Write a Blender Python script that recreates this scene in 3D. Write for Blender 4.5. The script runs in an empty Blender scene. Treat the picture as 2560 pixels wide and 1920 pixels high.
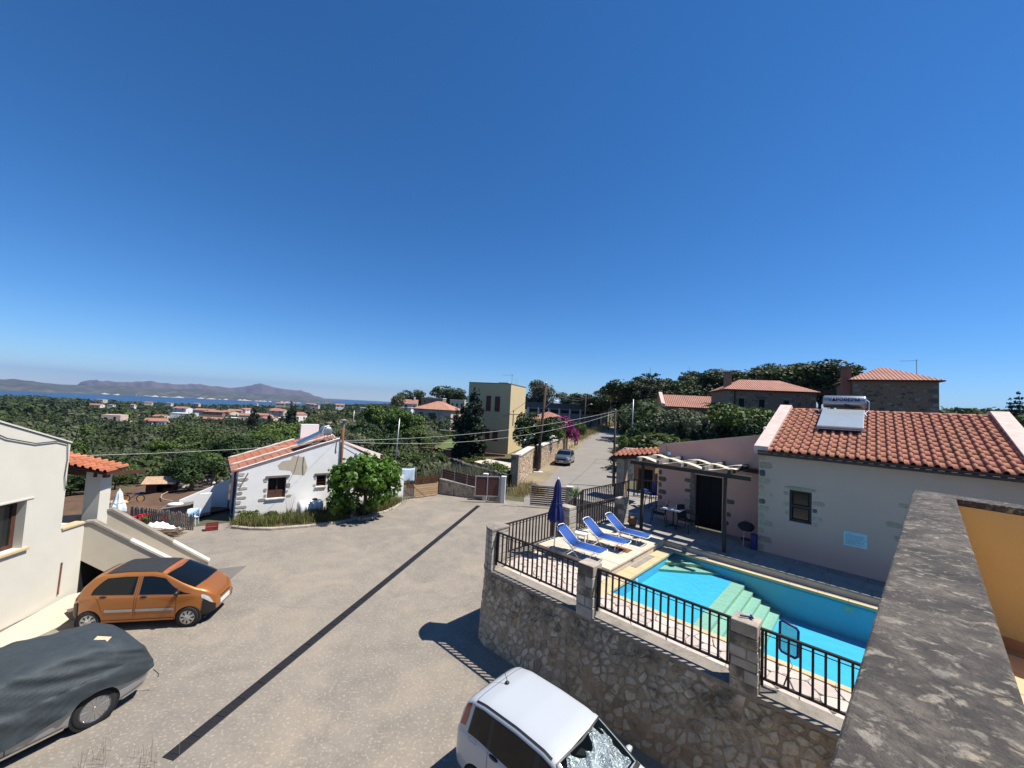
import bpy, bmesh, math, random
import numpy as np
from mathutils import Vector, Matrix
random.seed(7); rng = np.random.default_rng(7)
R_ = math.radians; PI = math.pi
scene = bpy.context.scene; COL = scene.collection

# ---------------------------------------------------------------- camera
CAMZ = 6.7; FPX = 975.0; PITCH = R_(3.2); ROLL = R_(3.0)
cd = bpy.data.cameras.new('camera'); cam = bpy.data.objects.new('camera', cd); COL.objects.link(cam)
cd.sensor_width = 36; cd.lens = FPX / 2560 * 36; cd.clip_start = 0.05; cd.clip_end = 60000
CAMM = Matrix.Rotation(PI/2 + PITCH, 4, 'X') @ Matrix.Rotation(ROLL, 4, 'Z')
cam.matrix_world = Matrix.Translation((0, 0, CAMZ)) @ CAMM
scene.camera = cam

# ---------------------------------------------------------------- sky, sun, exposure
SUN = Vector((0.57, -0.03, 1.0)).normalized()
SUN_EL = math.asin(SUN.z); SUN_AZ = math.atan2(SUN.x, SUN.y)
world = bpy.data.worlds.new('World'); scene.world = world; world.use_nodes = True
wn = world.node_tree.nodes; wl = world.node_tree.links
sky = wn.new('ShaderNodeTexSky'); sky.sky_type = 'NISHITA'; sky.sun_disc = False
sky.sun_elevation = SUN_EL; sky.sun_rotation = SUN_AZ
sky.altitude = 100; sky.air_density = 0.85; sky.dust_density = 0.0; sky.ozone_density = 10.0
bg = wn['Background']; bg.inputs['Strength'].default_value = 0.095
hs = wn.new('ShaderNodeHueSaturation'); hs.inputs['Saturation'].default_value = 1.15   # clear, deep summer blue
wl.new(sky.outputs[0], hs.inputs['Color']); wl.new(hs.outputs[0], bg.inputs['Color'])
sd = bpy.data.lights.new('sun', 'SUN'); sd.energy = 5.0; sd.angle = R_(0.53); sd.color = (1.0, 0.955, 0.88)
sun = bpy.data.objects.new('sun', sd); COL.objects.link(sun)
sun.rotation_euler = SUN.to_track_quat('Z', 'Y').to_euler(); sun.location = (20, 0, 40)
scene.view_settings.view_transform = 'Standard'; scene.view_settings.look = 'None'
scene.view_settings.exposure = 0.6; scene.view_settings.gamma = 1.0; scene.view_settings.use_curve_mapping = False
scene.render.engine = 'CYCLES'
scene.cycles.use_denoising = True
scene.cycles.max_bounces = 8; scene.cycles.transparent_max_bounces = 12
scene.cycles.caustics_reflective = False; scene.cycles.caustics_refractive = False
scene.cycles.sample_clamp_indirect = 6

# ---------------------------------------------------------------- where a picture point lies at a chosen height or distance
def ray(px, py):
    return (CAMM.to_3x3() @ Vector(((px-1280)/FPX, -(py-960)/FPX, -1)))
def at(px, py, z):
    d = ray(px, py); t = (z-CAMZ)/d.z; return Vector((d.x*t, d.y*t, z))
def aty(px, py, y):
    d = ray(px, py); t = y/d.y; return Vector((d.x*t, y, CAMZ+d.z*t))

# the pool house grid: u along the house wall, v away from the driveway
TH = R_(43); OX, OY = 8.72, 13.67
UX, UY, VX, VY = math.cos(TH), -math.sin(TH), math.sin(TH), math.cos(TH)
def W(u, v, z=0.0): return Vector((OX+u*UX+v*VX, OY+u*UY+v*VY, z))
RZ = -TH
DK = 2.2; PL_ = 2.0      # house terrace and pool-side level

# ---------------------------------------------------------------- object helpers
def link(o, parent=None):
    COL.objects.link(o)
    if parent is not None: o.parent = parent
    return o
def tag(o, label=None, cat=None, group=None, kind=None):
    if label: o['label'] = label
    if cat: o['category'] = cat
    if group: o['group'] = group
    if kind: o['kind'] = kind
    return o
def thing(name, label, cat, loc=(0,0,0), rz=0.0, group=None):
    o = bpy.data.objects.new(name, None); link(o); o.location = loc; o.rotation_euler = (0,0,rz)
    o.empty_display_size = .2
    return tag(o, label, cat, group)
def copy_tree(o, parent=None):
    c = o.copy(); COL.objects.link(c); c.parent = parent
    for ch in list(o.children): copy_tree(ch, c)
    return c

class MB:
    """collects shapes into one mesh"""
    def __init__(s): s.v = []; s.f = []
    def add(s, vs, fs):
        o = len(s.v); s.v.extend([tuple(p) for p in vs]); s.f.extend([tuple(i+o for i in f) for f in fs]); return s
    def box(s, x0, x1, y0, y1, z0, z1):
        return s.add([(x0,y0,z0),(x1,y0,z0),(x1,y1,z0),(x0,y1,z0),(x0,y0,z1),(x1,y0,z1),(x1,y1,z1),(x0,y1,z1)],
            [(0,3,2,1),(4,5,6,7),(0,1,5,4),(1,2,6,5),(2,3,7,6),(3,0,4,7)])
    def bar(s, a, b, w, h=None, up=(0,0,1)):
        a = Vector(a); b = Vector(b); h = w if h is None else h
        d = (b-a).normalized(); u = Vector(up)
        if abs(d.dot(u)) > .98: u = Vector((1,0,0))
        x = d.cross(u).normalized()*w/2; y = x.cross(d).normalized()*h/2
        vs = [p+q for p in (a,b) for q in (-x-y, x-y, x+y, -x+y)]
        return s.add(vs, [(0,1,2,3)[::-1],(4,5,6,7),(0,1,5,4),(1,2,6,5),(2,3,7,6),(3,0,4,7)])
    def tube(s, pts, r, n=8, closed=False):
        pts = [Vector(p) for p in pts]; m = len(pts); rr = r if hasattr(r,'__len__') else [r]*m
        ref = None; vs = []
        for i, p in enumerate(pts):
            if closed: d = pts[(i+1)%m]-pts[i-1]
            else: d = pts[min(i+1,m-1)]-pts[max(i-1,0)]
            d = d.normalized() if d.length > 1e-9 else Vector((0,0,1))
            if ref is None: ref = d.orthogonal().normalized()
            ref = (ref - d*ref.dot(d))
            ref = ref.normalized() if ref.length > 1e-6 else d.orthogonal().normalized()
            b = d.cross(ref)
            vs += [p + (ref*math.cos(2*PI*k/n)+b*math.sin(2*PI*k/n))*rr[i] for k in range(n)]
        fs = []
        for i in range(m if closed else m-1):
            j = (i+1) % m
            fs += [(i*n+k, i*n+(k+1)%n, j*n+(k+1)%n, j*n+k) for k in range(n)]
        if not closed: fs += [tuple(range(n))[::-1], tuple((m-1)*n+k for k in range(n))]
        return s.add(vs, fs)
    def lathe(s, prof, c=(0,0,0), n=20, axis='z', cap=True):
        vs = []; m = len(prof)
        for r, h in prof:
            for k in range(n):
                a = 2*PI*k/n; x, y = r*math.cos(a), r*math.sin(a)
                p = {'z':(x,y,h), 'x':(h,x,y), 'y':(x,h,y)}[axis]
                vs.append((p[0]+c[0], p[1]+c[1], p[2]+c[2]))
        fs = [(i*n+k, i*n+(k+1)%n, (i+1)*n+(k+1)%n, (i+1)*n+k) for i in range(m-1) for k in range(n)]
        if cap: fs += [tuple(range(n))[::-1], tuple((m-1)*n+k for k in range(n))]
        return s.add(vs, fs)
    def prism(s, poly, z0, z1):
        n = len(poly)
        vs = [(p[0],p[1],z0) for p in poly]+[(p[0],p[1],z1) for p in poly]
        return s.add(vs, [tuple(range(n))[::-1], tuple(range(n,2*n))]+[(i,(i+1)%n,n+(i+1)%n,n+i) for i in range(n)])
    def prism_xz(s, poly, y0, y1):
        n = len(poly)
        vs = [(p[0],y0,p[1]) for p in poly]+[(p[0],y1,p[1]) for p in poly]
        return s.add(vs, [tuple(range(n)), tuple(range(n,2*n))[::-1]]+[(i,n+i,n+(i+1)%n,(i+1)%n) for i in range(n)])
    def grid(s, rows, flip=False):
        m = len(rows); n = len(rows[0]); vs = [p for r in rows for p in r]
        fs = [(i*n+j, i*n+j+1, (i+1)*n+j+1, (i+1)*n+j) for i in range(m-1) for j in range(n-1)]
        if flip: fs = [f[::-1] for f in fs]
        return s.add(vs, fs)
    def mesh(s, name, smooth=False):
        me = bpy.data.meshes.new(name); me.from_pydata(s.v, [], s.f)
        if smooth: me.polygons.foreach_set('use_smooth', [True]*len(me.polygons))
        me.update(); return me
    def build(s, name, mat, parent=None, smooth=False, bevel=0, loc=None, fix=False, seg=2):
        me = s.mesh(name, smooth)
        if fix:
            bm = bmesh.new(); bm.from_mesh(me); bmesh.ops.remove_doubles(bm, verts=bm.verts, dist=1e-5)
            bmesh.ops.recalc_face_normals(bm, faces=bm.faces); bm.to_mesh(me); bm.free()
            if smooth: me.polygons.foreach_set('use_smooth', [True]*len(me.polygons))
        o = bpy.data.objects.new(name, me); link(o, parent)
        if mat: me.materials.append(M[mat] if isinstance(mat, str) else mat)
        if loc is not None: o.location = loc
        if bevel:
            b = o.modifiers.new('bevel', 'BEVEL'); b.width = bevel; b.segments = seg; b.limit_method = 'ANGLE'; b.angle_limit = R_(40)
        return o
def obj_from(me, name, parent=None, loc=(0,0,0), rot=(0,0,0)):
    o = bpy.data.objects.new(name, me); link(o, parent); o.location = loc; o.rotation_euler = rot; return o
def struct(o, kind='structure'): o['kind'] = kind; return o
def npmesh(name, verts, faces, mat=None, smooth=False):
    """quads or triangles from numpy arrays"""
    me = bpy.data.meshes.new(name); k = faces.shape[1]; nf = len(faces)
    me.vertices.add(len(verts)); me.vertices.foreach_set('co', np.asarray(verts, np.float32).ravel())
    me.loops.add(nf*k); me.loops.foreach_set('vertex_index', np.asarray(faces, np.int32).ravel())
    me.polygons.add(nf); me.polygons.foreach_set('loop_start', np.arange(0, nf*k, k, dtype=np.int32))
    me.polygons.foreach_set('loop_total', np.full(nf, k, np.int32))
    if smooth: me.polygons.foreach_set('use_smooth', np.ones(nf, bool))
    me.update(calc_edges=True); me.validate()
    if mat: me.materials.append(M[mat])
    return me

# ---------------------------------------------------------------- materials
M = {}
def rgb(c): return (c[0], c[1], c[2], 1.0)
def mat(name, col, rough=.8, var=.0, vscale=4.0, col2=None, bump=0.0, bscale=30.0, metal=0.0, spec=.5,
        stain=None, blotch=None, bl_scale=.6, bl_amt=.5, rnd=0.0, speck=None, sp_scale=80, sp_amt=.3, coat=0.0, transl=0.0, world_co=False):
    m = bpy.data.materials.new(name); m.use_nodes = True; nt = m.node_tree; N = nt.nodes; L = nt.links
    p = N['Principled BSDF']; p.inputs['Roughness'].default_value = rough; p.inputs['Metallic'].default_value = metal
    p.inputs['Specular IOR Level'].default_value = spec; p.inputs['Coat Weight'].default_value = coat
    tc = N.new('ShaderNodeTexCoord'); co = tc.outputs['Object']
    if world_co:
        g = N.new('ShaderNodeNewGeometry'); co = g.outputs['Position']
    cur = None
    def noise(sc, det=6, rf=.6, dist=0):
        n = N.new('ShaderNodeTexNoise'); n.inputs['Scale'].default_value = sc; n.inputs['Detail'].default_value = det
        n.inputs['Roughness'].default_value = rf; n.inputs['Distortion'].default_value = dist; L.new(co, n.inputs['Vector']); return n.outputs['Fac']
    def ramp(f, a, b):
        r = N.new('ShaderNodeMapRange'); r.inputs['From Min'].default_value = a; r.inputs['From Max'].default_value = b; L.new(f, r.inputs['Value']); return r.outputs[0]
    def mix(a, b, f, amt=1.0):
        x = N.new('ShaderNodeMix'); x.data_type = 'RGBA'
        if amt != 1.0:
            mu = N.new('ShaderNodeMath'); mu.operation = 'MULTIPLY'; L.new(f, mu.inputs[0]); mu.inputs[1].default_value = amt; f = mu.outputs[0]
        L.new(f, x.inputs[0])
        for i, c in ((6,a),(7,b)):
            if isinstance(c, tuple): x.inputs[i].default_value = rgb(c)
            else: L.new(c, x.inputs[i])
        return x.outputs[2]
    col = tuple(col)
    if var or col2:
        c2 = tuple(col2) if col2 else tuple(c*(1-var) for c in col)
        c1 = col if col2 else tuple(min(1, c*(1+var*.6)) for c in col)
        cur = mix(c1, c2, ramp(noise(vscale), .32, .68))
    if blotch:
        cur = mix(cur if cur is not None else col, tuple(blotch), ramp(noise(bl_scale, 8, .7, .6), .47, .72), bl_amt)
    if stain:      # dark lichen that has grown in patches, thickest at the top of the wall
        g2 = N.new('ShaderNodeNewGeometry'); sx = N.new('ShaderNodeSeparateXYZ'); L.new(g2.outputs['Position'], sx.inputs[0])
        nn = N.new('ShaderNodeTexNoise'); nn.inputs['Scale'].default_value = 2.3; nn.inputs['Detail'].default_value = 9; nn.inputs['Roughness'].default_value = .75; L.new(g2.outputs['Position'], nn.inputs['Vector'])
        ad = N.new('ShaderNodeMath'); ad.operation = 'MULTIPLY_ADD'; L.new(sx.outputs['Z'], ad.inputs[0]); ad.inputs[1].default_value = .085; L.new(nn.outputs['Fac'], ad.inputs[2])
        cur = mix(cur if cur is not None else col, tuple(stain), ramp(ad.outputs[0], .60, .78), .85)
    if speck:
        cur = mix(cur if cur is not None else col, tuple(speck), ramp(noise(sp_scale, 3, .6), .55, .66), sp_amt)
    if rnd:
        oi = N.new('ShaderNodeObjectInfo'); h = N.new('ShaderNodeHueSaturation')
        mr = N.new('ShaderNodeMapRange'); mr.inputs['To Min'].default_value = 1-rnd; mr.inputs['To Max'].default_value = 1+rnd
        L.new(oi.outputs['Random'], mr.inputs['Value']); L.new(mr.outputs[0], h.inputs['Value'])
        m2 = N.new('ShaderNodeMath'); m2.operation = 'MULTIPLY_ADD'; L.new(oi.outputs['Random'], m2.inputs[0]); m2.inputs[1].default_value = 7.31; m2.inputs[2].default_value = 0
        m3 = N.new('ShaderNodeMath'); m3.operation = 'FRACT'; L.new(m2.outputs[0], m3.inputs[0])
        m4 = N.new('ShaderNodeMapRange'); m4.inputs['To Min'].default_value = .5-rnd*.06; m4.inputs['To Max'].default_value = .5+rnd*.06; L.new(m3.outputs[0], m4.inputs['Value']); L.new(m4.outputs[0], h.inputs['Hue'])
        if cur is None: h.inputs['Color'].default_value = rgb(col)
        else: L.new(cur, h.inputs['Color'])
        cur = h.outputs[0]
    if cur is None: p.inputs['Base Color'].default_value = rgb(col)
    else: L.new(cur, p.inputs['Base Color'])
    if bump:
        b = N.new('ShaderNodeBump'); b.inputs['Strength'].default_value = 1.0; b.inputs['Distance'].default_value = bump
        L.new(noise(bscale, 5, .65), b.inputs['Height']); L.new(b.outputs[0], p.inputs['Normal'])
    if transl:
        t = N.new('ShaderNodeBsdfTranslucent'); ms = N.new('ShaderNodeMixShader'); ms.inputs[0].default_value = transl
        if cur is None: t.inputs['Color'].default_value = rgb(col)
        else: L.new(cur, t.inputs['Color'])
        L.new(p.outputs[0], ms.inputs[1]); L.new(t.outputs[0], ms.inputs[2])
        L.new(ms.outputs[0], N['Material Output'].inputs['Surface'])
    M[name] = m; return m
# surfaces
mat('drive', (.23,.20,.163), .95, col2=(.18,.158,.13), vscale=1.6, bump=.006, bscale=45, blotch=(.315,.262,.195), bl_scale=.42, bl_amt=.8, speck=(.42,.365,.295), sp_scale=16, sp_amt=.55)
def drive_wear():
    nt = M['drive'].node_tree; N = nt.nodes; L = nt.links; p = N['Principled BSDF']; src = p.inputs['Base Color'].links[0].from_socket; tc = [n for n in N if n.type == 'TEX_COORD'][0].outputs['Object']
    def layer(src, fac, c, amt):
        x = N.new('ShaderNodeMix'); x.data_type = 'RGBA'; mu = N.new('ShaderNodeMath'); mu.operation = 'MULTIPLY'; L.new(fac, mu.inputs[0]); mu.inputs[1].default_value = amt; L.new(mu.outputs[0], x.inputs[0]); L.new(src, x.inputs[6]); x.inputs[7].default_value = rgb(c); return x.outputs[2]
    def rng_(f, a, b):
        r = N.new('ShaderNodeMapRange'); r.inputs['From Min'].default_value = a; r.inputs['From Max'].default_value = b; L.new(f, r.inputs['Value']); return r.outputs[0]
    wn_ = N.new('ShaderNodeTexNoise'); wn_.inputs['Scale'].default_value = .8; wn_.inputs['Detail'].default_value = 4; L.new(tc, wn_.inputs['Vector'])
    va = N.new('ShaderNodeVectorMath'); va.operation = 'MULTIPLY_ADD'; L.new(wn_.outputs['Color'], va.inputs[0]); va.inputs[1].default_value = (1.2,1.2,0); L.new(tc, va.inputs[2])
    v = N.new('ShaderNodeTexVoronoi'); v.feature = 'DISTANCE_TO_EDGE'; v.inputs['Scale'].default_value = .19; L.new(va.outputs[0], v.inputs['Vector'])
    src = layer(src, rng_(v.outputs['Distance'], .006, .001), (.10,.09,.078), .16)          # hairline cracks
    n2 = N.new('ShaderNodeTexNoise'); n2.inputs['Scale'].default_value = .9; n2.inputs['Detail'].default_value = 7; n2.inputs['Roughness'].default_value = .7; n2.inputs['Distortion'].default_value = 1.2; L.new(tc, n2.inputs['Vector'])
    src = layer(src, rng_(n2.outputs['Fac'], .60, .74), (.14,.125,.11), .28)                 # oil and water stains
    n3 = N.new('ShaderNodeTexNoise'); n3.inputs['Scale'].default_value = .22; n3.inputs['Detail'].default_value = 3; L.new(tc, n3.inputs['Vector'])
    src = layer(src, rng_(n3.outputs['Fac'], .5, .7), (.33,.27,.20), .35); L.new(src, p.inputs['Base Color'])   # blown sand
drive_wear()
mat('drive_patch', (.15,.135,.12), .95, var=.15, vscale=2, bump=.004, bscale=50, speck=(.25,.22,.2), sp_scale=40)
mat('road', (.24,.215,.18), .95, col2=(.20,.18,.155), vscale=.5, bump=.004, bscale=30, blotch=(.24,.215,.18), bl_scale=.2, bl_amt=.7, speck=(.27,.25,.22), sp_scale=30, sp_amt=.3)
mat('terrain', (.10,.085,.04), 1, col2=(.055,.062,.025), vscale=.05, blotch=(.20,.15,.075), bl_scale=.02, bl_amt=.6, bump=.05, bscale=1.5)
mat('soil', (.115,.062,.033), 1, var=.3, vscale=1.2, bump=.06, bscale=6, blotch=(.17,.10,.055), bl_scale=.5, bl_amt=.7)
mat('bedsoil', (.11,.085,.05), 1, var=.3, vscale=2, bump=.03, bscale=9)
mat('drygrass', (.25,.20,.125), 1, var=.3, vscale=.3, bump=.05, bscale=4, blotch=(.10,.10,.035), bl_scale=.1, bl_amt=.7)
mat('lawn', (.10,.14,.03), 1, var=.25, vscale=1.0, bump=.02, bscale=20)
mat('sea', (.014,.05,.105), .35, var=.2, vscale=.002, spec=.3)
mat('farhill', (.060,.062,.045), 1, col2=(.038,.046,.032), vscale=.004, blotch=(.125,.105,.075), bl_scale=.0022, bl_amt=.6, speck=(.26,.23,.19), sp_scale=.012, sp_amt=.35, world_co=True)
mat('farmount', (.105,.082,.07), 1, col2=(.08,.064,.056), vscale=.002, blotch=(.15,.11,.09), bl_scale=.001, bl_amt=.6, world_co=True)
mat('shore', (.42,.37,.29), 1, var=.25, vscale=.02, world_co=True)
# walls
mat('pinkwall', (.57,.385,.31), .95, var=.05, vscale=1.0, bump=.004, bscale=60, blotch=(.51,.34,.275), bl_scale=.8, bl_amt=.4)
mat('pinkwall2', (.58,.34,.275), .95, var=.06, vscale=1.0, bump=.004, bscale=60, blotch=(.50,.30,.24), bl_scale=.8, bl_amt=.4)
mat('whitewall', (.80,.79,.76), .95, var=.05, vscale=1.5, bump=.008, bscale=14, blotch=(.66,.63,.56), bl_scale=.9, bl_amt=.35)
mat('creamwall', (.62,.59,.50), .95, var=.04, vscale=1.2, bump=.004, bscale=50, blotch=(.54,.50,.41), bl_scale=.8, bl_amt=.4)
mat('beigewall', (.50,.44,.34), .95, var=.06, vscale=1.5, bump=.004, bscale=50, blotch=(.42,.37,.29), bl_scale=.9, bl_amt=.5)
mat('bareplaster', (.48,.42,.31), .95, var=.08, vscale=3, bump=.006, bscale=30)
mat('yellowwall', (.56,.45,.25), .95, var=.04, vscale=.7, bump=.006, bscale=12, blotch=(.50,.40,.23), bl_scale=.4, bl_amt=.5)
mat('ochre', (.60,.425,.17), .9, var=.05, vscale=1.5, bump=.003, bscale=120, blotch=(.56,.39,.15), bl_scale=1.2, bl_amt=.4)
mat('peachwall', (.50,.40,.36), .95, var=.05, vscale=.6)
mat('greywall', (.20,.20,.20), .9, var=.1, vscale=.5)
mat('whitehouse', (.68,.66,.62), .95, var=.06, vscale=.3)
mat('pinkhouse', (.55,.42,.34), .95, var=.06, vscale=.3)
mat('creamhouse', (.55,.48,.36), .95, var=.06, vscale=.3)
mat('stonehouse', (.215,.135,.085), .95, col2=(.29,.195,.125), vscale=5, bump=.03, bscale=6, speck=(.33,.26,.19), sp_scale=4, sp_amt=.45)
mat('quoin', (.30,.255,.20), .95, var=.15, vscale=5, bump=.01, bscale=20, rnd=.12)
mat('quoin_dark', (.125,.115,.095), .9, var=.35, vscale=9, bump=.006, bscale=40, rnd=.2, blotch=(.06,.062,.06), bl_scale=9, bl_amt=.6)
mat('quoin_pale', (.42,.335,.235), .9, var=.2, vscale=9, bump=.005, bscale=40, rnd=.15)
mat('quoin_white', (.42,.38,.32), .95, var=.15, vscale=6, bump=.008, bscale=30, rnd=.12, blotch=(.27,.25,.22), bl_scale=6, bl_amt=.6)
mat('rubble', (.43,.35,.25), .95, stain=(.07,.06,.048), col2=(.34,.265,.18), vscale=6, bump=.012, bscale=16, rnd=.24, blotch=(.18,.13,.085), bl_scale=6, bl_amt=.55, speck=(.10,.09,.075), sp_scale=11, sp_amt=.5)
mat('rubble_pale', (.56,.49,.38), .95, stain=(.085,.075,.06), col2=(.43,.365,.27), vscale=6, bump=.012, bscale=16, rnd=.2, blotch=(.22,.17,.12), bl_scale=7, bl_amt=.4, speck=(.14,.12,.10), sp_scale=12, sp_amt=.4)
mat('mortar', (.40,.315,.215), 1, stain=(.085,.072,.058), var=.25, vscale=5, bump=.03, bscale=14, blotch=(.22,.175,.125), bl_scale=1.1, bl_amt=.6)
mat('drystone', (.12,.105,.09), 1, var=.4, vscale=3, bump=.02, bscale=10, rnd=.3, speck=(.3,.28,.25), sp_scale=5)
mat('roadstone', (.46,.34,.23), 1, var=.2, vscale=2, bump=.02, bscale=12, rnd=.25, blotch=(.30,.20,.13), bl_scale=3, bl_amt=.6)
mat('roadmortar', (.36,.28,.20), 1, var=.2, vscale=4, bump=.02, bscale=20)
mat('concrete', (.27,.235,.19), .95, var=.15, vscale=3, bump=.006, bscale=40, blotch=(.10,.09,.08), bl_scale=2.2, bl_amt=.75, speck=(.07,.065,.06), sp_scale=30, sp_amt=.4)
mat('coping_white', (.58,.54,.47), .9, var=.08, vscale=3, bump=.004, bscale=30, blotch=(.36,.33,.28), bl_scale=3, bl_amt=.5)
mat('coping_stone', (.40,.34,.27), .95, var=.15, vscale=4, bump=.006, bscale=30, blotch=(.16,.145,.125), bl_scale=1.6, bl_amt=.85, speck=(.5,.45,.38), sp_scale=14, sp_amt=.4)
mat('pinkcoping', (.60,.47,.41), .9, var=.12, vscale=4, bump=.008, bscale=16, blotch=(.42,.31,.26), bl_scale=4, bl_amt=.5)
mat('tile_red', (.42,.16,.09), .85, col2=(.36,.13,.075), vscale=9, bump=.003, bscale=60, rnd=.13, blotch=(.24,.155,.105), bl_scale=6, bl_amt=.4)
mat('tile_pan', (.24,.12,.08), .9, col2=(.17,.10,.07), vscale=9, bump=.004, bscale=60, rnd=.2, blotch=(.13,.11,.08), bl_scale=5, bl_amt=.8)
mat('tile_bright', (.42,.14,.07), .85, var=.1, vscale=6, bump=.003, bscale=40, rnd=.12)
mat('tile_worn', (.36,.15,.085), .9, var=.15, vscale=5, bump=.003, bscale=40, rnd=.15, blotch=(.13,.105,.075), bl_scale=3.0, bl_amt=.8)
def wave_roof(name, col, sc, axis='X'):
    mat(name, col, .85, var=.2, vscale=.8); nt = M[name].node_tree; N = nt.nodes; L = nt.links
    w = N.new('ShaderNodeTexWave'); w.bands_direction = axis; w.inputs['Scale'].default_value = sc; w.inputs['Distortion'].default_value = .3
    tc = [n for n in N if n.type == 'TEX_COORD'][0]; L.new(tc.outputs['Object'], w.inputs['Vector'])
    b = N.new('ShaderNodeBump'); b.inputs['Distance'].default_value = .08; b.inputs['Strength'].default_value = 1
    L.new(w.outputs['Fac'], b.inputs['Height']); L.new(b.outputs[0], N['Principled BSDF'].inputs['Normal'])
wave_roof('roof_far', (.36,.165,.115), 1.1); wave_roof('roof_far2', (.44,.22,.14), 1.1)
# metal, wood, plastic
mat('iron', (.022,.014,.012), .55, var=.3, vscale=8, bump=.001, bscale=60, spec=.4)
mat('ironlight', (.05,.03,.022), .6, var=.3, vscale=8)
mat('darkwood', (.030,.019,.014), .8, var=.4, vscale=6, bump=.002, bscale=40)
mat('greywood', (.17,.15,.13), .9, var=.3, vscale=8, bump=.003, bscale=40, rnd=.15)
mat('palewood', (.40,.27,.155), .9, var=.2, vscale=6, bump=.002, bscale=40, rnd=.12)
mat('brownwood', (.16,.075,.03), .85, var=.3, vscale=5, bump=.002, bscale=40)
mat('shutterwood', (.075,.028,.015), .8, var=.3, vscale=8)
mat('gatewood', (.085,.028,.022), .6, var=.15, vscale=6, rnd=.1)
mat('gateframe', (.42,.41,.39), .5, var=.08, vscale=6, metal=.3)
mat('polewood', (.075,.05,.035), .95, var=.3, vscale=4, bump=.004, bscale=20)
mat('galv', (.42,.43,.44), .45, var=.1, vscale=8, metal=.8)
mat('alu', (.72,.72,.72), .35, metal=.9)
mat('whitepaint', (.78,.77,.74), .45)
mat('whiteplastic', (.80,.80,.78), .4, spec=.5)
mat('bluefabric', (.009,.072,.32), .75, var=.12, vscale=8, bump=.002, bscale=200, transl=.12)
mat('bluecanvas', (.006,.014,.10), .8, var=.12, vscale=6, bump=.002, bscale=80)
mat('whitecanvas', (.66,.72,.74), .85, var=.06, vscale=4, transl=.1)
mat('creamfabric', (.76,.70,.55), .9, var=.06, vscale=3, transl=.3)
mat('terracotta', (.26,.115,.06), .85, var=.2, vscale=6, bump=.004, bscale=30)
mat('blackplastic', (.012,.012,.013), .5)
mat('rubber', (.014,.014,.015), .85, bump=.002, bscale=60)
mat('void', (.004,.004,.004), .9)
mat('darkglass', (.008,.009,.010), .06, spec=.6)
mat('glass_house', (.015,.018,.018), .08, spec=.6)
mat('towel', (.50,.62,.74), .95, var=.08, vscale=5)
mat('redcrate', (.20,.02,.02), .6, var=.2, vscale=8)
mat('sign', (.42,.60,.66), .5, var=.04, vscale=3)
mat('signtext', (.10,.19,.24), .6)
mat('bluepaint', (.02,.15,.36), .6, var=.2, vscale=3)
mat('blueplastic', (.006,.022,.12), .45)
mat('yellowplastic', (.65,.38,.14), .6)
mat('wire', (.09,.09,.088), .6)
mat('wirewhite', (.55,.55,.50), .6)
mat('hose', (.45,.36,.22), .6)
mat('cardboard', (.56,.40,.26), .9)
mat('tank_poly', (.78,.76,.70), .5, var=.05, vscale=4)
mat('tarp', (.030,.040,.046), .68, var=.2, vscale=2.5, bump=.006, bscale=14, spec=.4, blotch=(.07,.08,.09), bl_scale=2.6, bl_amt=.45)
mat('rust', (.20,.085,.04), .9, var=.3, vscale=6)
mat('twig', (.20,.13,.08), .95, var=.3, vscale=8)
mat('whiteplasticsheet', (.74,.73,.69), .5, var=.06, vscale=4)
mat('grate', (.030,.030,.032), .6, metal=.3)
mat('solarglass', (.30,.34,.36), .14, spec=.6, var=.06, vscale=3)
mat('solardark', (.03,.07,.09), .10, spec=.6)
# pool and paving
mat('poolblue', (.10,.47,.66), .6, var=.05, vscale=3)
mat('poolstep', (.52,.52,.37), .7, var=.12, vscale=16, bump=.001, bscale=60)
mat('poolband', (.05,.24,.36), .6)
mat('copingyellow', (.56,.42,.23), .9, var=.1, vscale=4, bump=.003, bscale=40, blotch=(.44,.34,.22), bl_scale=2, bl_amt=.5)
mat('slabcream', (.56,.48,.37), .9, var=.08, vscale=4, bump=.003, bscale=40, rnd=.06, blotch=(.42,.36,.29), bl_scale=2, bl_amt=.4)
mat('slabgrey', (.25,.225,.20), .9, var=.15, vscale=4, bump=.004, bscale=30, rnd=.14, blotch=(.34,.31,.28), bl_scale=3, bl_amt=.4)
mat('crazy', (.52,.44,.38), .95, var=.12, vscale=6, bump=.004, bscale=30, rnd=.12)
mat('grout', (.33,.28,.23), 1, var=.1, vscale=6)
mat('floortile', (.62,.40,.24), .5, var=.08, vscale=5, rnd=.05)
mat('skirt', (.33,.16,.075), .5, var=.1, vscale=6)
# plants
def leaf(name, col, var=.35, rough=.6, rnd=.25, tr=.22):
    mat(name, col, rough, var=var, vscale=1.3, rnd=rnd, transl=tr, spec=.35)
leaf('leaf_pine', (.052,.072,.018), .4); leaf('leaf_dark', (.036,.064,.014), .4); leaf('leaf_olive', (.115,.132,.066), .35)
leaf('leaf_green', (.085,.135,.024), .4); leaf('leaf_bright', (.10,.185,.022), .35, .45, .1, .3); leaf('leaf_yellow', (.12,.145,.03), .4)
leaf('leaf_cypress', (.016,.03,.011), .4); leaf('leaf_valley', (.062,.088,.023), .55, .8, 0); leaf('leaf_valley_olive', (.105,.12,.06), .4, .8, 0); leaf('leaf_valley_dark', (.028,.045,.014), .4, .8, 0); leaf('leaf_grey', (.13,.14,.085), .35)
leaf('flower_mag', (.25,.010,.155), .3, .7, .1); leaf('flower_red', (.50,.02,.03), .2); leaf('leaf_yucca', (.13,.22,.05), .3); leaf('grass_dry', (.30,.24,.10), .3, .8, .1); leaf('grass_weed', (.10,.125,.03), .4, .8, .1)
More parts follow.
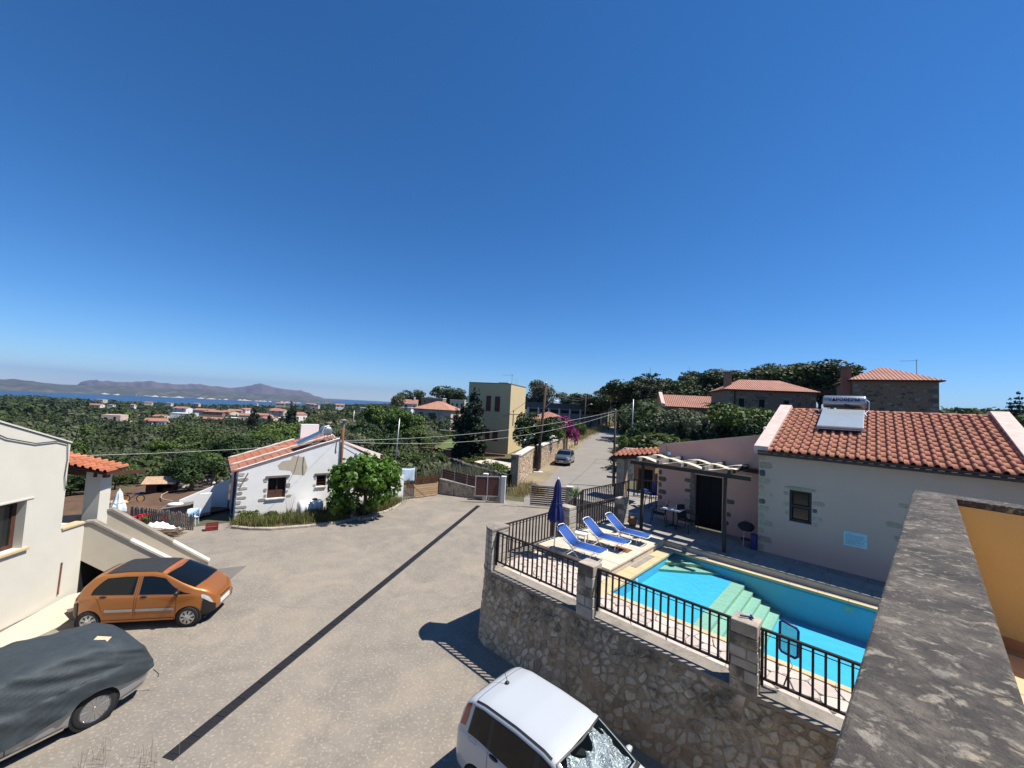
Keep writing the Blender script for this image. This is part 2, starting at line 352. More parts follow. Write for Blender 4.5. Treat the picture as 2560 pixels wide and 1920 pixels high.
for _n in [q for k in ('leaf_valley','leaf_valley_olive','leaf_valley_dark') for q in M[k].node_tree.nodes]:
    if _n.type == 'TEX_NOISE': _n.inputs['Scale'].default_value = .16
leaf('leaf_spruce', (.02,.035,.022), .3); leaf('leaf_palm', (.06,.085,.02), .3)
mat('bark', (.075,.055,.040), 1, var=.3, vscale=6, bump=.01, bscale=20); mat('barkgrey', (.16,.14,.12), 1, var=.3, vscale=6, bump=.01, bscale=20)
# ================================================================ the land
_AZ = [-95,-60,-53,-45,-35,-30,-25,-20,-12,-5,2]
_EL = [-1.7,-1.72,-1.74,-1.98,-1.98,-1.85,-1.4,-1.15,-0.8,-0.5,0.0]
def zroad(y): return np.maximum(0, (np.asarray(y, float)-29)*.0215)
def terrain(x, y):
    x = np.asarray(x, float); y = np.asarray(y, float)
    Rr = np.hypot(x, y)+1e-6; az = np.degrees(np.arctan2(x, y))
    elf = np.interp(az, _AZ, _EL); zf = 6.7+1800*np.tan(np.radians(elf))
    k = np.interp(Rr, [0,26,34,60,120,300,600,1000,1800,2300,3200], [0,0,.008,.05,.13,.27,.42,.62,1,1.4,2.2])
    left = np.where(zf < -20, k*zf, np.interp(Rr, [0,26,34,60,120,300,600,1000,1800,2300,3200], [0,0,-.3,-1.2,-2.5,-5,-7,-9,-12,-30,-90]))
    left = np.where(Rr > 2000, np.minimum(left, -60*(Rr-2000)/400), left)
    wob = (np.sin(x*.011+1.3)*np.cos(y*.013)+.6*np.sin(x*.023+y*.017))*np.interp(Rr, [60,200,900,1800], [0,.8,3,4])
    right = np.interp(Rr, [0,28,60,130,220,400,800,1500,3000], [0,0,.3,1.4,4.6,9,12,6,-90])+np.interp(az,[20,45,60,110],[0,2.5,4.5,4.5])*np.interp(Rr,[30,70,200],[0,.6,1.6])
    w = np.clip((az+13)/16, 0, 1); w = w*w*(3-2*w)
    back = np.clip((np.abs(az)-100)/40, 0, 1)
    z = (left+wob)*(1-w)+right*w
    return z*(1-back)-.07
def tz(x, y): return float(terrain(x, y))
def build_terrain():
    rs = [0,6,12,18,22,26,30,34,38,43,48,54,60,68,78,90,105,120,140,165,190,220,260,310,370,440,520,620,740,880,1050,1250,1450,1650,1800,1900,2000,2100,2200,2350,2600,3000]
    angs = np.concatenate([np.arange(-180,-100,8), np.arange(-100,100,1.25), np.arange(100,181,8)])
    A, Q = np.meshgrid(np.radians(angs), rs)
    X = Q*np.sin(A); Y = Q*np.cos(A); Z = terrain(X, Y)
    n = len(angs); m = len(rs)
    idx = np.arange(m*n).reshape(m, n)
    f = np.stack([idx[:-1,:-1], idx[:-1,1:], idx[1:,1:], idx[1:,:-1]], -1).reshape(-1,4)[:, ::-1]
    me = npmesh('ground', np.stack([X,Y,Z], -1).reshape(-1,3), f, 'terrain', True)
    o = obj_from(me, 'ground'); struct(o)
build_terrain()
SEA = -78.0
def build_sea():
    n = 96; rs = [1300, 2500, 5000, 9000, 14800]
    vs = []; fs = []
    for r in rs: vs += [(r*math.sin(2*PI*k/n), r*math.cos(2*PI*k/n), SEA) for k in range(n)]
    for i in range(len(rs)-1): fs += [(i*n+k, (i+1)*n+k, (i+1)*n+(k+1)%n, i*n+(k+1)%n) for k in range(n)]
    m = MB(); m.add(vs, fs); o = m.build('sea', 'sea'); struct(o)
    for p in o.data.polygons: 
        if p.normal.z < 0: p.flip()
build_sea()
def far_ridge(name, prof, dist, depth, m, rough, seed, back=1.0):
    """a range of hills: prof = picture points of its skyline"""
    r2 = np.random.default_rng(seed); px = np.linspace(prof[0][0], prof[-1][0], 150)
    py = np.interp(px, [p[0] for p in prof], [p[1] for p in prof])
    rows = []; T = np.linspace(-1, 1, 23)
    nz = [r2.uniform(0, 6.28, 8) for _ in range(4)]
    for i in range(len(px)):
        d = ray(px[i], py[i]); h = math.hypot(d.x, d.y); e = d.z/h; ax, ay = d.x/h, d.y/h
        dd = dist(px[i]) if callable(dist) else dist
        ztop = CAMZ+dd*e; row = []
        for t in T:
            q = dd+t*depth
            fall = (1-abs(t)**1.25) if t < 0 else (1-t**1.6*back)
            z = SEA-6+(ztop-SEA+6)*max(0, fall)
            nn = sum(math.sin((i*.09*(k+1)*1.7)+t*(5+k*4)+nz[0][k])*math.cos(i*.05*(k+1)+nz[1][k]-t*3*(k+1))/(k+1) for k in range(6))
            z += nn*rough*(1-abs(t))*abs(t)*4
            row.append((ax*q, ay*q, z))
        rows.append(row)
    mb = MB(); mb.grid(rows); o = mb.build(name, m, smooth=True, fix=True); struct(o); return o
far_ridge('far_hills', [(-260,938),(-100,944),(0,948),(80,955),(150,961),(230,964),(330,968),(420,971),(520,975),(600,980),(680,985),(760,991),(800,996),(835,1003)], 6000, 1400, 'farhill', 22, 3)
far_ridge('far_mountains', [(185,975),(205,957),(240,953),(290,955),(330,955),(380,955),(440,961),(480,961),(520,965),(580,970),(625,965),(640,961),(654,960),(672,964),(690,970),(725,974),(755,978),(770,985),(790,996),(815,1003),(845,1009)], 9200, 1500, 'farmount', 55, 5)
# pale shore strip at the foot of the far hills
def shore():
    mb = MB(); r2 = np.random.default_rng(9)
    for i in range(46):
        a0 = r2.uniform(-54, -27); w = r2.uniform(.1, .9); q = 4600+r2.uniform(0, 30)-18*(a0+40)
        h = r2.uniform(4, 13); aa = np.radians([a0, a0+w*.5, a0+w]); q2 = q+140
        mb.grid([[(q*math.sin(a), q*math.cos(a), SEA-2) for a in aa], [((q+70)*math.sin(a), (q+70)*math.cos(a), SEA+h*(1 if j == 1 else .25)) for j, a in enumerate(aa)], [(q2*math.sin(a), q2*math.cos(a), SEA-2) for a in aa]])
    o = mb.build('shore_cliffs', 'shore'); struct(o)
shore()

# ---------------------------------------------------------------- driveway, road, soil, lawn
def sheet(name, pts, m, z=None, parent=None, kind='structure', sub=0):
    bm = bmesh.new(); vs = [bm.verts.new((p[0], p[1], p[2] if z is None else z)) for p in pts]
    f = bm.faces.new(vs); bmesh.ops.recalc_face_normals(bm, faces=[f])
    if f.normal.z < 0: f.normal_flip()
    bmesh.ops.triangulate(bm, faces=bm.faces)
    me = bpy.data.meshes.new(name); bm.to_mesh(me); bm.free(); me.materials.append(M[m])
    o = obj_from(me, name, parent)
    if parent is None: struct(o, kind)
    return o
sheet('driveway', [(-16.5,-4,0),(9,-4,0),(10,8,0),(3.5,17,0),(6,24,0),(7.6,27.2,0),(2.6,27.4,0),(-.9,28.4,0),(-4.2,30.2,0),(-5.2,29.4,0),(-7.6,27.0,0),(-12.5,21.5,0),(-16.2,18.6,0),(-20.5,20.6,0),(-21,12,0)], 'drive')
sheet('driveway_patch', [(-11.1,14.9,.005),(-9.87,15.49,.005),(-9.55,13.6,.005),(-10.6,13.2,.005)], 'drive_patch')
ROADC = [(1.2,8.8,26.6),(1.3,8.9,29),(2.6,10.2,34),(4.0,11.4,39),(5.6,12.8,45),(8.2,15.6,54),(12.3,19.8,68),(17.2,25,84),(22.6,29.6,100),(29,34.6,116),(36.2,40.2,132)]
mb = MB(); mb.grid([[(a,y,float(zroad(y))), ((a+b)/2,y,float(zroad(y))+.03), (b,y,float(zroad(y)))] for a,b,y in ROADC], flip=True)
o = mb.build('road', 'road', fix=True); struct(o)
for p in o.data.polygons:
    if p.normal.z < 0: p.flip()
mb = MB(); mb.grid([[(a+.15-max(0,2.6-abs(y-40)*.05),y,float(zroad(y))-.03), (a+.5,y,float(zroad(y))+.012)] for a,b,y in ROADC[2:]], flip=True)
o = mb.build('road_verge', 'drygrass', fix=True); struct(o)
for p in o.data.polygons:
    if p.normal.z < 0: p.flip()
# ploughed soil garden behind the porch
rows = []
for i in range(26):
    row = []
    for j in range(26):
        x = -29+i*.52; y = 17.5+j*.56
        row.append((x, y, tz(x, y)+.11+.05*math.sin(x*3+y*2)+.04*math.sin(y*5)+random.uniform(-.03,.03)))
    rows.append(row)
mb = MB(); mb.grid(rows, flip=True); o = mb.build('garden_soil', 'soil', smooth=True); struct(o)
for p in o.data.polygons:
    if p.normal.z < 0: p.flip()
mb = MB(); mb.grid([[(-12+i*2.0, 58+j*3.0, tz(-12+i*2, 58+j*3)+.35+j*.02) for j in range(12)] for i in range(6)]); o = mb.build('lawn', 'lawn', smooth=True); struct(o)
for p in o.data.polygons:
    if p.normal.z < 0: p.flip()
mb = MB(); mb.grid([[(-100+i*8, 150+j*14, tz(-100+i*8, 150+j*14)+.8) for j in range(6)] for i in range(8)]); o = mb.build('dry_field', 'drygrass', smooth=True); struct(o)
for p in o.data.polygons:
    if p.normal.z < 0: p.flip()

# ================================================================ leaves, trunks and trees
def leaf_cloud(blobs, n, size, seed, shell=.55, clump=10, spread=.33, flat=0.0, aspect=1.6, droop=0.0):
    r = np.random.default_rng(seed); w = np.array([b[6] if len(b) > 6 else b[3]*b[4]*b[5] for b in blobs], float); w /= w.sum()
    vs = []; 
    for b, c in zip(blobs, r.multinomial(n, w)):
        if c == 0: continue
        ctr = np.array(b[:3]); rad = np.array(b[3:6])
        k = max(3, int(clump)); sd = r.normal(size=(k,3)); sd /= np.linalg.norm(sd, axis=1)[:,None]
        sub = sd*(shell+(1-shell)*r.random((k,1))**.5)
        pick = r.integers(0, k, c)
        p = sub[pick]+r.normal(size=(c,3))*spread
        ln = np.linalg.norm(p, axis=1); over = ln > 1.08; p[over] *= (1.08/ln[over])[:,None]
        nrm = p/np.maximum(.05, np.linalg.norm(p, axis=1))[:,None]+r.normal(size=(c,3))*.75; nrm[:,2] += .25
        nrm /= np.linalg.norm(nrm, axis=1)[:,None]
        t = np.cross(nrm, r.normal(size=(c,3))); t[:,2] -= droop; t -= nrm*(t*nrm).sum(1)[:,None]; t /= np.linalg.norm(t, axis=1)[:,None]
        bt = np.cross(nrm, t); s = size*(.6+.8*r.random((c,1)))
        q = ctr+p*rad
        vs.append(np.stack([q-t*s*aspect/2, q+bt*s/2+nrm*s*.12, q+t*s*aspect/2, q-bt*s/2+nrm*s*.12], 1).reshape(-1,3))
    v = np.concatenate(vs); return v, np.arange(len(v)).reshape(-1,4)
def crown_mesh(name, m, *a, **k):
    v, f = leaf_cloud(*a, **k); return npmesh(name, v, f, m)
def trunk_mesh(name, blobs, h0, r0, m='bark', lean=0.0, seed=0, base=0.0):
    rr = random.Random(seed); mb = MB()
    top = Vector((lean, lean*.3, h0)); mb.tube([(0,0,base-.3),(lean*.3,0,h0*.4),top], [r0*1.2, r0*.85, r0*.7], 7)
    for b in blobs:
        c = Vector(b[:3]); mid = (top+c)/2+Vector((rr.uniform(-.1,.1), rr.uniform(-.1,.1), -.1*h0))
        mb.tube([top-Vector((0,0,.15*h0)), mid, c+Vector((0,0,b[5]*.3))], [r0*.55, r0*.35, r0*.12], 5)
    me = mb.mesh(name, True); me.materials.append(M[m]); return me
PROTO = {}
def proto(key, leafm, blobs, n, size, h0, r0, seed, bark='bark', lean=0, **k):
    PROTO[key] = (crown_mesh(key+'_crown', leafm, blobs, n, size, seed, **k), trunk_mesh(key+'_trunk', blobs, h0, r0, bark, lean, seed))
def tree(key, name, label, x, y, z, s=1.0, rz=None, group=None, sz=None, cat='tree'):
    t = thing(name, label, cat, (x,y,z), random.uniform(0,6.28) if rz is None else rz, group)
    t.scale = (s, s, sz or s)
    c, tr = PROTO[key]; obj_from(c, 'crown', t); obj_from(tr, 'trunk', t); return t
def ball(n, R, zc, flat=.75, r=.5, seed=0):
    q = random.Random(seed); out = []
    for i in range(n):
        a = q.uniform(0, 2*PI); d = R*math.sqrt(q.random())*.72; zz = zc+q.uniform(-.5,.6)*R*flat
        s = R*r*q.uniform(.75,1.2); out.append((math.cos(a)*d, math.sin(a)*d, zz, s, s, s*flat))
    return out
for k in range(3):
    proto('oak%d'%k, 'leaf_green', ball(9, 2.5, 3.3, .75, .5, k), 4600, .18, 2.0, .16, k, clump=14, spread=.28)
    proto('dark%d'%k, 'leaf_dark', ball(9, 2.5, 3.3, .8, .5, 10+k), 4600, .18, 2.0, .16, 10+k, clump=14, spread=.28)
    proto('olive%d'%k, 'leaf_olive', ball(9, 2.3, 2.9, .75, .5, 20+k), 4600, .16, 1.6, .18, 20+k, 'barkgrey', clump=16, spread=.28)
    proto('pine%d'%k, 'leaf_pine', ball(10, 3.4, 7.0, .6, .45, 30+k), 6500, .20, 5.0, .24, 30+k, clump=16, spread=.24)
    proto('bush%d'%k, 'leaf_olive' if k == 0 else ('leaf_green' if k == 1 else 'leaf_yellow'), ball(7, 1.1, .75, .7, .55, 40+k), 1900, .12, .5, .05, 40+k, clump=12, spread=.3)
def cypress_blobs(h, r): return [(math.sin(i*2.1)*r*.12, math.cos(i*1.7)*r*.12, h*(i+.6)/12, r*(1-(i/12.5)**2.2)*.98+.06, r*(1-(i/12.5)**2.2)*.98+.06, h/11) for i in range(12)]
proto('cypress', 'leaf_cypress', cypress_blobs(7.0, 1.0), 6500, .15, 1.0, .12, 77, clump=12, spread=.3, droop=-1.2)
proto('spruce', 'leaf_spruce', [(0,0,1.0+i*.62, 1.5*(1-i/9.5), 1.5*(1-i/9.5), .22) for i in range(9)], 1500, .2, 1.0, .08, 78, clump=9, spread=.3)
def norfolk():
    v = []; mb = MB()
    blobs = []
    for i in range(8):
        z = 2.2+i*1.0; L = 2.3*(1-(i/9.0)**2)+.25
        for k in range(7):
            a = k*2*PI/7+i*.4
            for q in (.45,.75,1.0): blobs.append((math.cos(a)*L*q, math.sin(a)*L*q, z+q*q*.35, .30*L*.6+.1, .30*L*.6+.1, .10))
    c = crown_mesh('norfolk_crown', 'leaf_spruce', blobs, 5200, .16, 5, clump=5, spread=.4)
    mb.tube([(0,0,-.5),(0,0,5),(0,0,10.6)], [.16,.10,.02], 7)
    tm = mb.mesh('norfolk_trunk', True); tm.materials.append(M['bark']); PROTO['norfolk'] = (c, tm)
norfolk()
def palm():
    mb = MB(); r = random.Random(4)
    for k in range(26):
        a = k*2.399; el = r.uniform(-.1, 1.1); L = r.uniform(1.3, 1.9)
        pts = []
        for t in (0,.25,.5,.75,1): 
            d = L*t; zz = 3.2+d*math.sin(el)-.75*(t*t)*L*.8; pts.append(Vector((math.cos(a)*d*math.cos(el), math.sin(a)*d*math.cos(el), zz)))
        sd = Vector((-math.sin(a), math.cos(a), 0))
        for i in range(4):
            for q in range(3):
                p = pts[i].lerp(pts[i+1], q/3); w = .34*(1-(i+q/3)/4.3)+.05
                for s in (-1,1):
                    e = p+sd*s*w+Vector((math.cos(a)*.14, math.sin(a)*.14, -.12)); mb.add([p, p+(pts[i+1]-pts[i])*.28, e], [(0,1,2)])
    me = mb.mesh('palm_crown'); me.materials.append(M['leaf_palm'])
    t = MB(); t.tube([(0,0,-.4),(.05,0,1.5),(0,0,3.2)], [.2,.16,.15], 8); tm = t.mesh('palm_trunk', True); tm.materials.append(M['bark']); PROTO['palm'] = (me, tm)
palm()

# ---------------------------------------------------------------- the wooded valley: too many to count far off
def wood(name, label, n, rlo, rhi, azlo, azhi, per, size, rad, m, seed, keep=None):
    r = np.random.default_rng(seed)
    Q = np.sqrt(r.uniform(rlo**2, rhi**2, n)); A = np.radians(r.uniform(azlo, azhi, n))
    X, Y = Q*np.sin(A), Q*np.cos(A)
    den = np.sin(X*.02+2)*np.cos(Y*.017)+.8*np.sin(X*.007-Y*.009)+r.normal(size=n)*.5
    ok = den > -.75
    if keep is not None: ok &= keep(X, Y)
    X, Y = X[ok], Y[ok]; n = len(X); rr = rad*(.6+.8*r.random(n)); Z = terrain(X, Y)
    hue = r.random(n)
    d = r.normal(size=(n,per,3)); d /= np.linalg.norm(d, axis=2)[:,:,None]; d[:,:,2] = np.abs(d[:,:,2])*1.0-.12
    lump = 1+.3*np.sin(d[:,:,0:1]*4+hue[:,None,None]*20)*np.cos(d[:,:,1:2]*5)
    p = d*(.7+.35*r.random((n,per,1)))*lump*rr[:,None,None]; p[:,:,2] *= .9
    c = np.stack([X, Y, Z+rr*.55], -1)[:,None,:]+p
    nm = d+r.normal(size=d.shape)*.5; nm /= np.linalg.norm(nm, axis=2)[:,:,None]
    t = np.cross(nm, r.normal(size=d.shape)); t /= np.linalg.norm(t, axis=2)[:,:,None]; b = np.cross(nm, t)
    s = (size*(.6+.8*r.random((n,per,1))))*(rr[:,None,None]/rad)
    v = np.stack([c-t*s, c+b*s*.7, c+t*s, c-b*s*.7], 2).reshape(-1,3)
    me = npmesh(name, v, np.arange(len(v)).reshape(-1,4), m)
    o = obj_from(me, name); tag(o, label, 'trees', kind='stuff'); return o
def clearing(X, Y):
    ok = ~((X > -95) & (X < -42) & (Y > 150) & (Y < 215))
    ok &= ~((X > -16) & (X < 1) & (Y > 52) & (Y < 92))
    az = np.degrees(np.arctan2(X, Y)); q = np.hypot(X, Y); thin = np.abs(np.sin(X*12.9+Y*78.2)) > .28
    ok &= ~((az > -44) & (az < -27) & (q > 150) & (q < 420) & thin); ok &= ~((az > -51) & (az < -44.5) & (q > 125) & (q < 330) & thin)
    return ok
wood('valley_oaks', 'green oak wood in the nearer part of the valley', 260, 75, 140, -66, -9, 380, .20, 2.7, 'leaf_valley', 101, clearing)
wood('valley_olive_trees', 'grey green olives in the nearer part of the valley', 220, 75, 140, -66, -9, 380, .19, 2.4, 'leaf_valley_olive', 111, clearing)
wood('valley_wood', 'green oak wood filling the valley below', 480, 140, 300, -66, -9, 170, .34, 2.9, 'leaf_valley', 1, clearing)
wood('valley_olives', 'grey green olive grove mixed into the valley wood', 450, 140, 300, -66, -9, 170, .33, 2.6, 'leaf_valley_olive', 11, clearing)
wood('valley_evergreens', 'dark evergreen clumps mixed into the valley wood', 420, 90, 300, -66, -9, 190, .33, 3.0, 'leaf_valley_dark', 12, clearing)
wood('slope_wood', 'green woods on the slopes toward the sea', 2300, 260, 1000, -66, -2, 56, 1.05, 3.8, 'leaf_valley', 2, clearing)
wood('olive_groves', 'pale olive groves on the slopes toward the sea', 1500, 260, 1000, -66, -2, 50, 1.0, 3.4, 'leaf_valley_olive', 22, clearing)
wood('evergreen_woods', 'dark wood patches on the slopes toward the sea', 1200, 260, 1000, -66, -2, 56, 1.1, 4.4, 'leaf_valley_dark', 23, clearing)
wood('coastal_wood', 'distant tree cover along the low ridge before the bay', 5200, 1000, 2100, -66, -2, 16, 2.9, 5.0, 'leaf_valley', 3)
def yard(X, Y):
    return ~((X > -30) & (X < -8) & (Y < 33)) & ~((X > -13) & (Y > 52)) & ~((X > -8) & (Y < 42))
wood('undergrowth', 'low scrub between the nearer valley trees', 2400, 31, 95, -64, -9, 50, .19, 1.0, 'leaf_valley', 31, yard)
wood('undergrowth_olive', 'pale low scrub between the nearer valley trees', 1300, 31, 95, -64, -9, 50, .18, .9, 'leaf_valley_olive', 32, yard)
wood('clearing_scrub', 'low olive scrub on the open ground around the village', 2600, 95, 430, -53, -25, 36, .34, 1.3, 'leaf_valley_olive', 33)
wood('hillside_wood', 'scrub and trees on the hillside behind the stone houses', 1100, 75, 420, 33, 72, 120, .6, 2.8, 'leaf_valley', 4)
wood('hillside_scrub', 'low olive scrub on the slope behind the pool house', 900, 26, 95, 38, 80, 46, .2, 1.15, 'leaf_valley_olive', 44, lambda X, Y: np.hypot(X-14, Y-14.5) > 12)
# ================================================================ helpers for pieced surfaces
def clip_cell(site, others, box):
    poly = [(box[0],box[2]),(box[1],box[2]),(box[1],box[3]),(box[0],box[3])]
    for o in others:
        mx, my = (site[0]+o[0])/2, (site[1]+o[1])/2; nx, ny = o[0]-site[0], o[1]-site[1]
        out = []
        for i in range(len(poly)):
            a, b = poly[i], poly[(i+1)%len(poly)]
            da = (a[0]-mx)*nx+(a[1]-my)*ny; db = (b[0]-mx)*nx+(b[1]-my)*ny
            if da <= 0: out.append(a)
            if (da < 0 < db) or (db < 0 < da):
                t = da/(da-db); out.append((a[0]+(b[0]-a[0])*t, a[1]+(b[1]-a[1])*t))
        poly = out
        if len(poly) < 3: return []
    return poly
def cells(x0, x1, y0, y1, sx, sy, seed, jit=.42):
    r = random.Random(seed); nx = max(1, round((x1-x0)/sx)); ny = max(1, round((y1-y0)/sy)); S = {}
    for i in range(nx):
        for j in range(ny):
            S[i,j] = (x0+(i+.5+(.25 if j%2 else -.25)+r.uniform(-jit,jit)*.8)*(x1-x0)/nx, y0+(j+.5+r.uniform(-jit,jit))*(y1-y0)/ny)
    out = []
    for (i,j), s in S.items():
        ot = [S[a,b] for a in range(i-2,i+3) for b in range(j-2,j+3) if (a,b) in S and (a,b) != (i,j)]
        p = clip_cell(s, ot, (x0,x1,y0,y1))
        if len(p) >= 3: out.append(p)
    return out
def shrink(poly, gap):
    """inset a convex cell by half a joint and cut its corners"""
    n = len(poly); cx = sum(p[0] for p in poly)/n; cy = sum(p[1] for p in poly)/n
    rad = sum(math.hypot(p[0]-cx, p[1]-cy) for p in poly)/n
    if rad < gap*1.6: return None
    k = 1-gap/rad; q = [(cx+(p[0]-cx)*k, cy+(p[1]-cy)*k) for p in poly]; out = []
    for i in range(n):
        a, b = q[i], q[(i+1)%n]
        out += [(a[0]*.86+b[0]*.14, a[1]*.86+b[1]*.14), (a[0]*.14+b[0]*.86, a[1]*.14+b[1]*.86)]
    return out
def area(poly): return abs(sum(poly[i][0]*poly[(i+1)%len(poly)][1]-poly[(i+1)%len(poly)][0]*poly[i][1] for i in range(len(poly))))/2
def stone(poly, h, fn, top=.82):
    """one stone: outline in face coordinates, fn maps (s,t,depth) to local space"""
    n = len(poly); cx = sum(p[0] for p in poly)/n; cy = sum(p[1] for p in poly)/n
    vs = [fn(p[0], p[1], -.02) for p in poly]+[fn(p[0], p[1], h*.55) for p in poly]+[fn(cx+(p[0]-cx)*top, cy+(p[1]-cy)*top, h) for p in poly]
    fs = [(i, (i+1)%n, n+(i+1)%n, n+i) for i in range(n)]+[(n+i, n+(i+1)%n, 2*n+(i+1)%n, 2*n+i) for i in range(n)]+[tuple(range(2*n, 3*n))]
    return vs, fs
def stone_face(parent, polys, fn, mats, gap=.014, h=(.02,.05), limit=300, seed=0, name='stone', top=.82, front=None, irregular=False):
    r = random.Random(seed); ps = []
    for p in polys:
        q = shrink(p, gap)
        if irregular and q:      # rubble: stones of all sizes, turned at random in wide mortar
            if r.random() < .06: continue
            n = len(q); cx = sum(v[0] for v in q)/n; cy = sum(v[1] for v in q)/n; k = r.uniform(.74,1.08); kx = k*r.uniform(.85,1.05); ky = k*r.uniform(.8,1.05); a = r.uniform(-.35,.35); c, s = math.cos(a), math.sin(a)
            q = [(cx+(c*(v[0]-cx)*kx-s*(v[1]-cy)*ky)*r.uniform(.9,1.06), cy+(s*(v[0]-cx)*kx+c*(v[1]-cy)*ky)*r.uniform(.9,1.06)) for v in q]
            q = [(v[0], min(1.93, max(.02, v[1]))) for v in q]
        if q and area(q) > .0012: ps.append(q)
    ps.sort(key=lambda p: -(area(p)*(front(p) if front else 1))); rest = {m: MB() for m in mats}
    for i, q in enumerate(ps):
        v, f = stone(q, r.uniform(*h), fn, top); m = r.choices(list(mats), weights=list(mats.values()))[0]
        if i < limit: MB().add(v, f).build(name, m, parent)
        else: rest[m].add(v, f)
    for m, b in rest.items():
        if b.v: b.build(name+'_mass', m, parent)['kind'] = 'stuff'
def slabs(parent, u0, u1, v0, v1, z, su, sv, m, gap=.006, th=.03, jit=0, seed=0, name='slab'):
    r = random.Random(seed); v = v0; j = 0
    while v < v1-.02:
        w = min(sv*(1+r.uniform(-jit,jit)), v1-v)
        if v1-(v+w) < sv*.25: w = v1-v
        u = u0; first = True
        while u < u1-.02:
            l = su*(1+r.uniform(-jit,jit))
            if first and j % 2: l *= .5
            first = False
            if u1-(u+l) < su*.3: l = u1-u
            l = min(l, u1-u); e = r.uniform(0,.004)
            MB().box(u+gap, u+l-gap, v+gap, v+w-gap, z-th, z+e).build(name, m, parent)
            u += l
        v += w; j += 1
def uvthing(name, label, cat, u=0, v=0, z=0, group=None, rz=0): return thing(name, label, cat, W(u,v,z), RZ+rz, group)
def ustruct(name, u=0, v=0, z=0):
    o = bpy.data.objects.new(name, None); link(o); o.location = W(u,v,z); o.rotation_euler = (0,0,RZ); return struct(o)

# ================================================================ retaining wall of the pool terrace
def retaining_wall():
    t = uvthing('retaining_wall', 'tall rubble stone retaining wall with square stone pillars below the pool terrace', 'wall')
    V0 = -7.90; R = .62; UL = -5.58; cu, cv = UL+R, V0+R
    arc = R*PI/2; L1 = 6.6-cu; L2 = .0-cv
    def path(s):          # s=0 at the right end, runs along the driveway and round the corner
        if s < L1: return (6.6-s, V0, 0, -1)
        if s < L1+arc:
            a = (s-L1)/R; return (cu-R*math.sin(a), cv-R*math.cos(a), -math.sin(a), -math.cos(a))
        q = s-L1-arc; return (UL, cv+q, -1, 0)
    def fn(s, tt, d):
        x, y, nx, ny = path(s); bat = .10*(1-tt/2.05)
        return (x+nx*(d+bat), y+ny*(d+bat), tt)
    S = L1+arc+L2; ss = list(np.linspace(0, L1, 30))+list(np.linspace(L1, L1+arc, 9))[1:]+list(np.linspace(L1+arc, S, 12))[1:]
    m = MB(); m.grid([[fn(s, tt, 0) for tt in (-.1,.5,1.0,1.5,1.96)]+[(path(s)[0]-path(s)[2]*.36, path(s)[1]-path(s)[3]*.36, 1.96)] for s in ss])
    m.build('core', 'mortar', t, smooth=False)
    poly = [[(min(S, max(0, x-.45*(y-1.0))), y) for x, y in p] for p in cells(-.6, S+.6, .0, 1.94, .225, .175, 11, .6)]
    # shear the courses so that the stones lie at a slant, as laid here
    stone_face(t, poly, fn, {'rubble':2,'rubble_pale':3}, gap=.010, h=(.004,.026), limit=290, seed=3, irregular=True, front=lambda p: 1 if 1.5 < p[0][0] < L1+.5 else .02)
    # concrete ledge on top
    m = MB(); rows = []
    for s in ss:
        x, y, nx, ny = path(s)
        rows.append([(x+nx*.05,y+ny*.05,1.955),(x+nx*.05,y+ny*.05,2.03),(x-nx*.40,y-ny*.40,2.045),(x-nx*.40,y-ny*.40,1.955)])
    m.grid(rows); m.build('ledge', 'concrete', t)
    def pillar(u0, u1, v0, v1, z0, z1, mm='quoin_white', rounded=False, seed=0):
        rr = random.Random(seed)
        if rounded:
            pts = [(u1,v1),(u1,v0)]+[(u0+R-(R)*math.sin(a), v0+R-R*math.cos(a)) for a in np.linspace(0, PI/2, 9)]+[(u0, v1)]
            mb = MB(); mb.prism([(p[0]*.985+(u0+u1)/2*.015, p[1]*.998+(v0+v1)/2*.002) for p in pts], z0, z1-.06); o = mb.build('pillar', 'mortar', t)
            zz = z0
            while zz < z1-.08:
                h = min(rr.uniform(.15,.24), z1-.06-zz); MB().prism(pts, zz+.008, zz+h-.008).build('block', mm, o, bevel=.01); zz += h
            c = MB(); c.prism([((p[0]-(u0+u1)/2)*1.05+(u0+u1)/2, (p[1]-(v0+v1)/2)*1.05+(v0+v1)/2) for p in pts], z1-.06, z1); c.build('pillar_cap', 'concrete', o, bevel=.012)
            return
        o = MB().box(u0+.012,u1-.012,v0+.012,v1-.012,z0,z1-.02).build('pillar', 'mortar', t); zz = z0; k = 0
        while zz < z1-.06:
            h = rr.uniform(.15,.25)
            if z1-(zz+h) < .1: h = z1-zz
            top = zz+h >= z1-.001
            if k % 2 == 0 or top: MB().box(u0+rr.uniform(-.006,.012),u1-rr.uniform(-.006,.012),v0+rr.uniform(-.008,.014),v1,zz+.004,zz+h-.003).build('block', 'coping_stone' if top else rr.choice([mm,mm,'rubble_pale']), o, bevel=.02)
            else:
                um = (u0+u1)/2+rr.uniform(-.07,.07)
                MB().box(u0,um-.006,v0+rr.uniform(0,.008),v1,zz+.004,zz+h-.004).build('block', rr.choice([mm,'rubble_pale']), o, bevel=.02)
                MB().box(um+.006,u1,v0+rr.uniform(0,.008),v1,zz+.006,zz+h-.006).build('block', mm, o, bevel=.012)
            zz += h; k += 1
    pillar(-5.60,-4.98,-7.93,-7.25,2.03,3.17, rounded=True, seed=1)
    pillar(-2.12,-1.70,-7.97,-7.56,2.0,3.17, seed=2)
    pillar(1.07,1.50,-7.97,-7.56,2.0,3.17, seed=3)
    pillar(4.55,4.98,-7.97,-7.56,2.0,3.17, seed=4)
    pillar(-5.42,-4.90,-4.22,-3.78,1.2,3.22, seed=5)
    pillar(-4.86,-4.44,-1.05,-.62,2.0,3.18, seed=6)
retaining_wall()

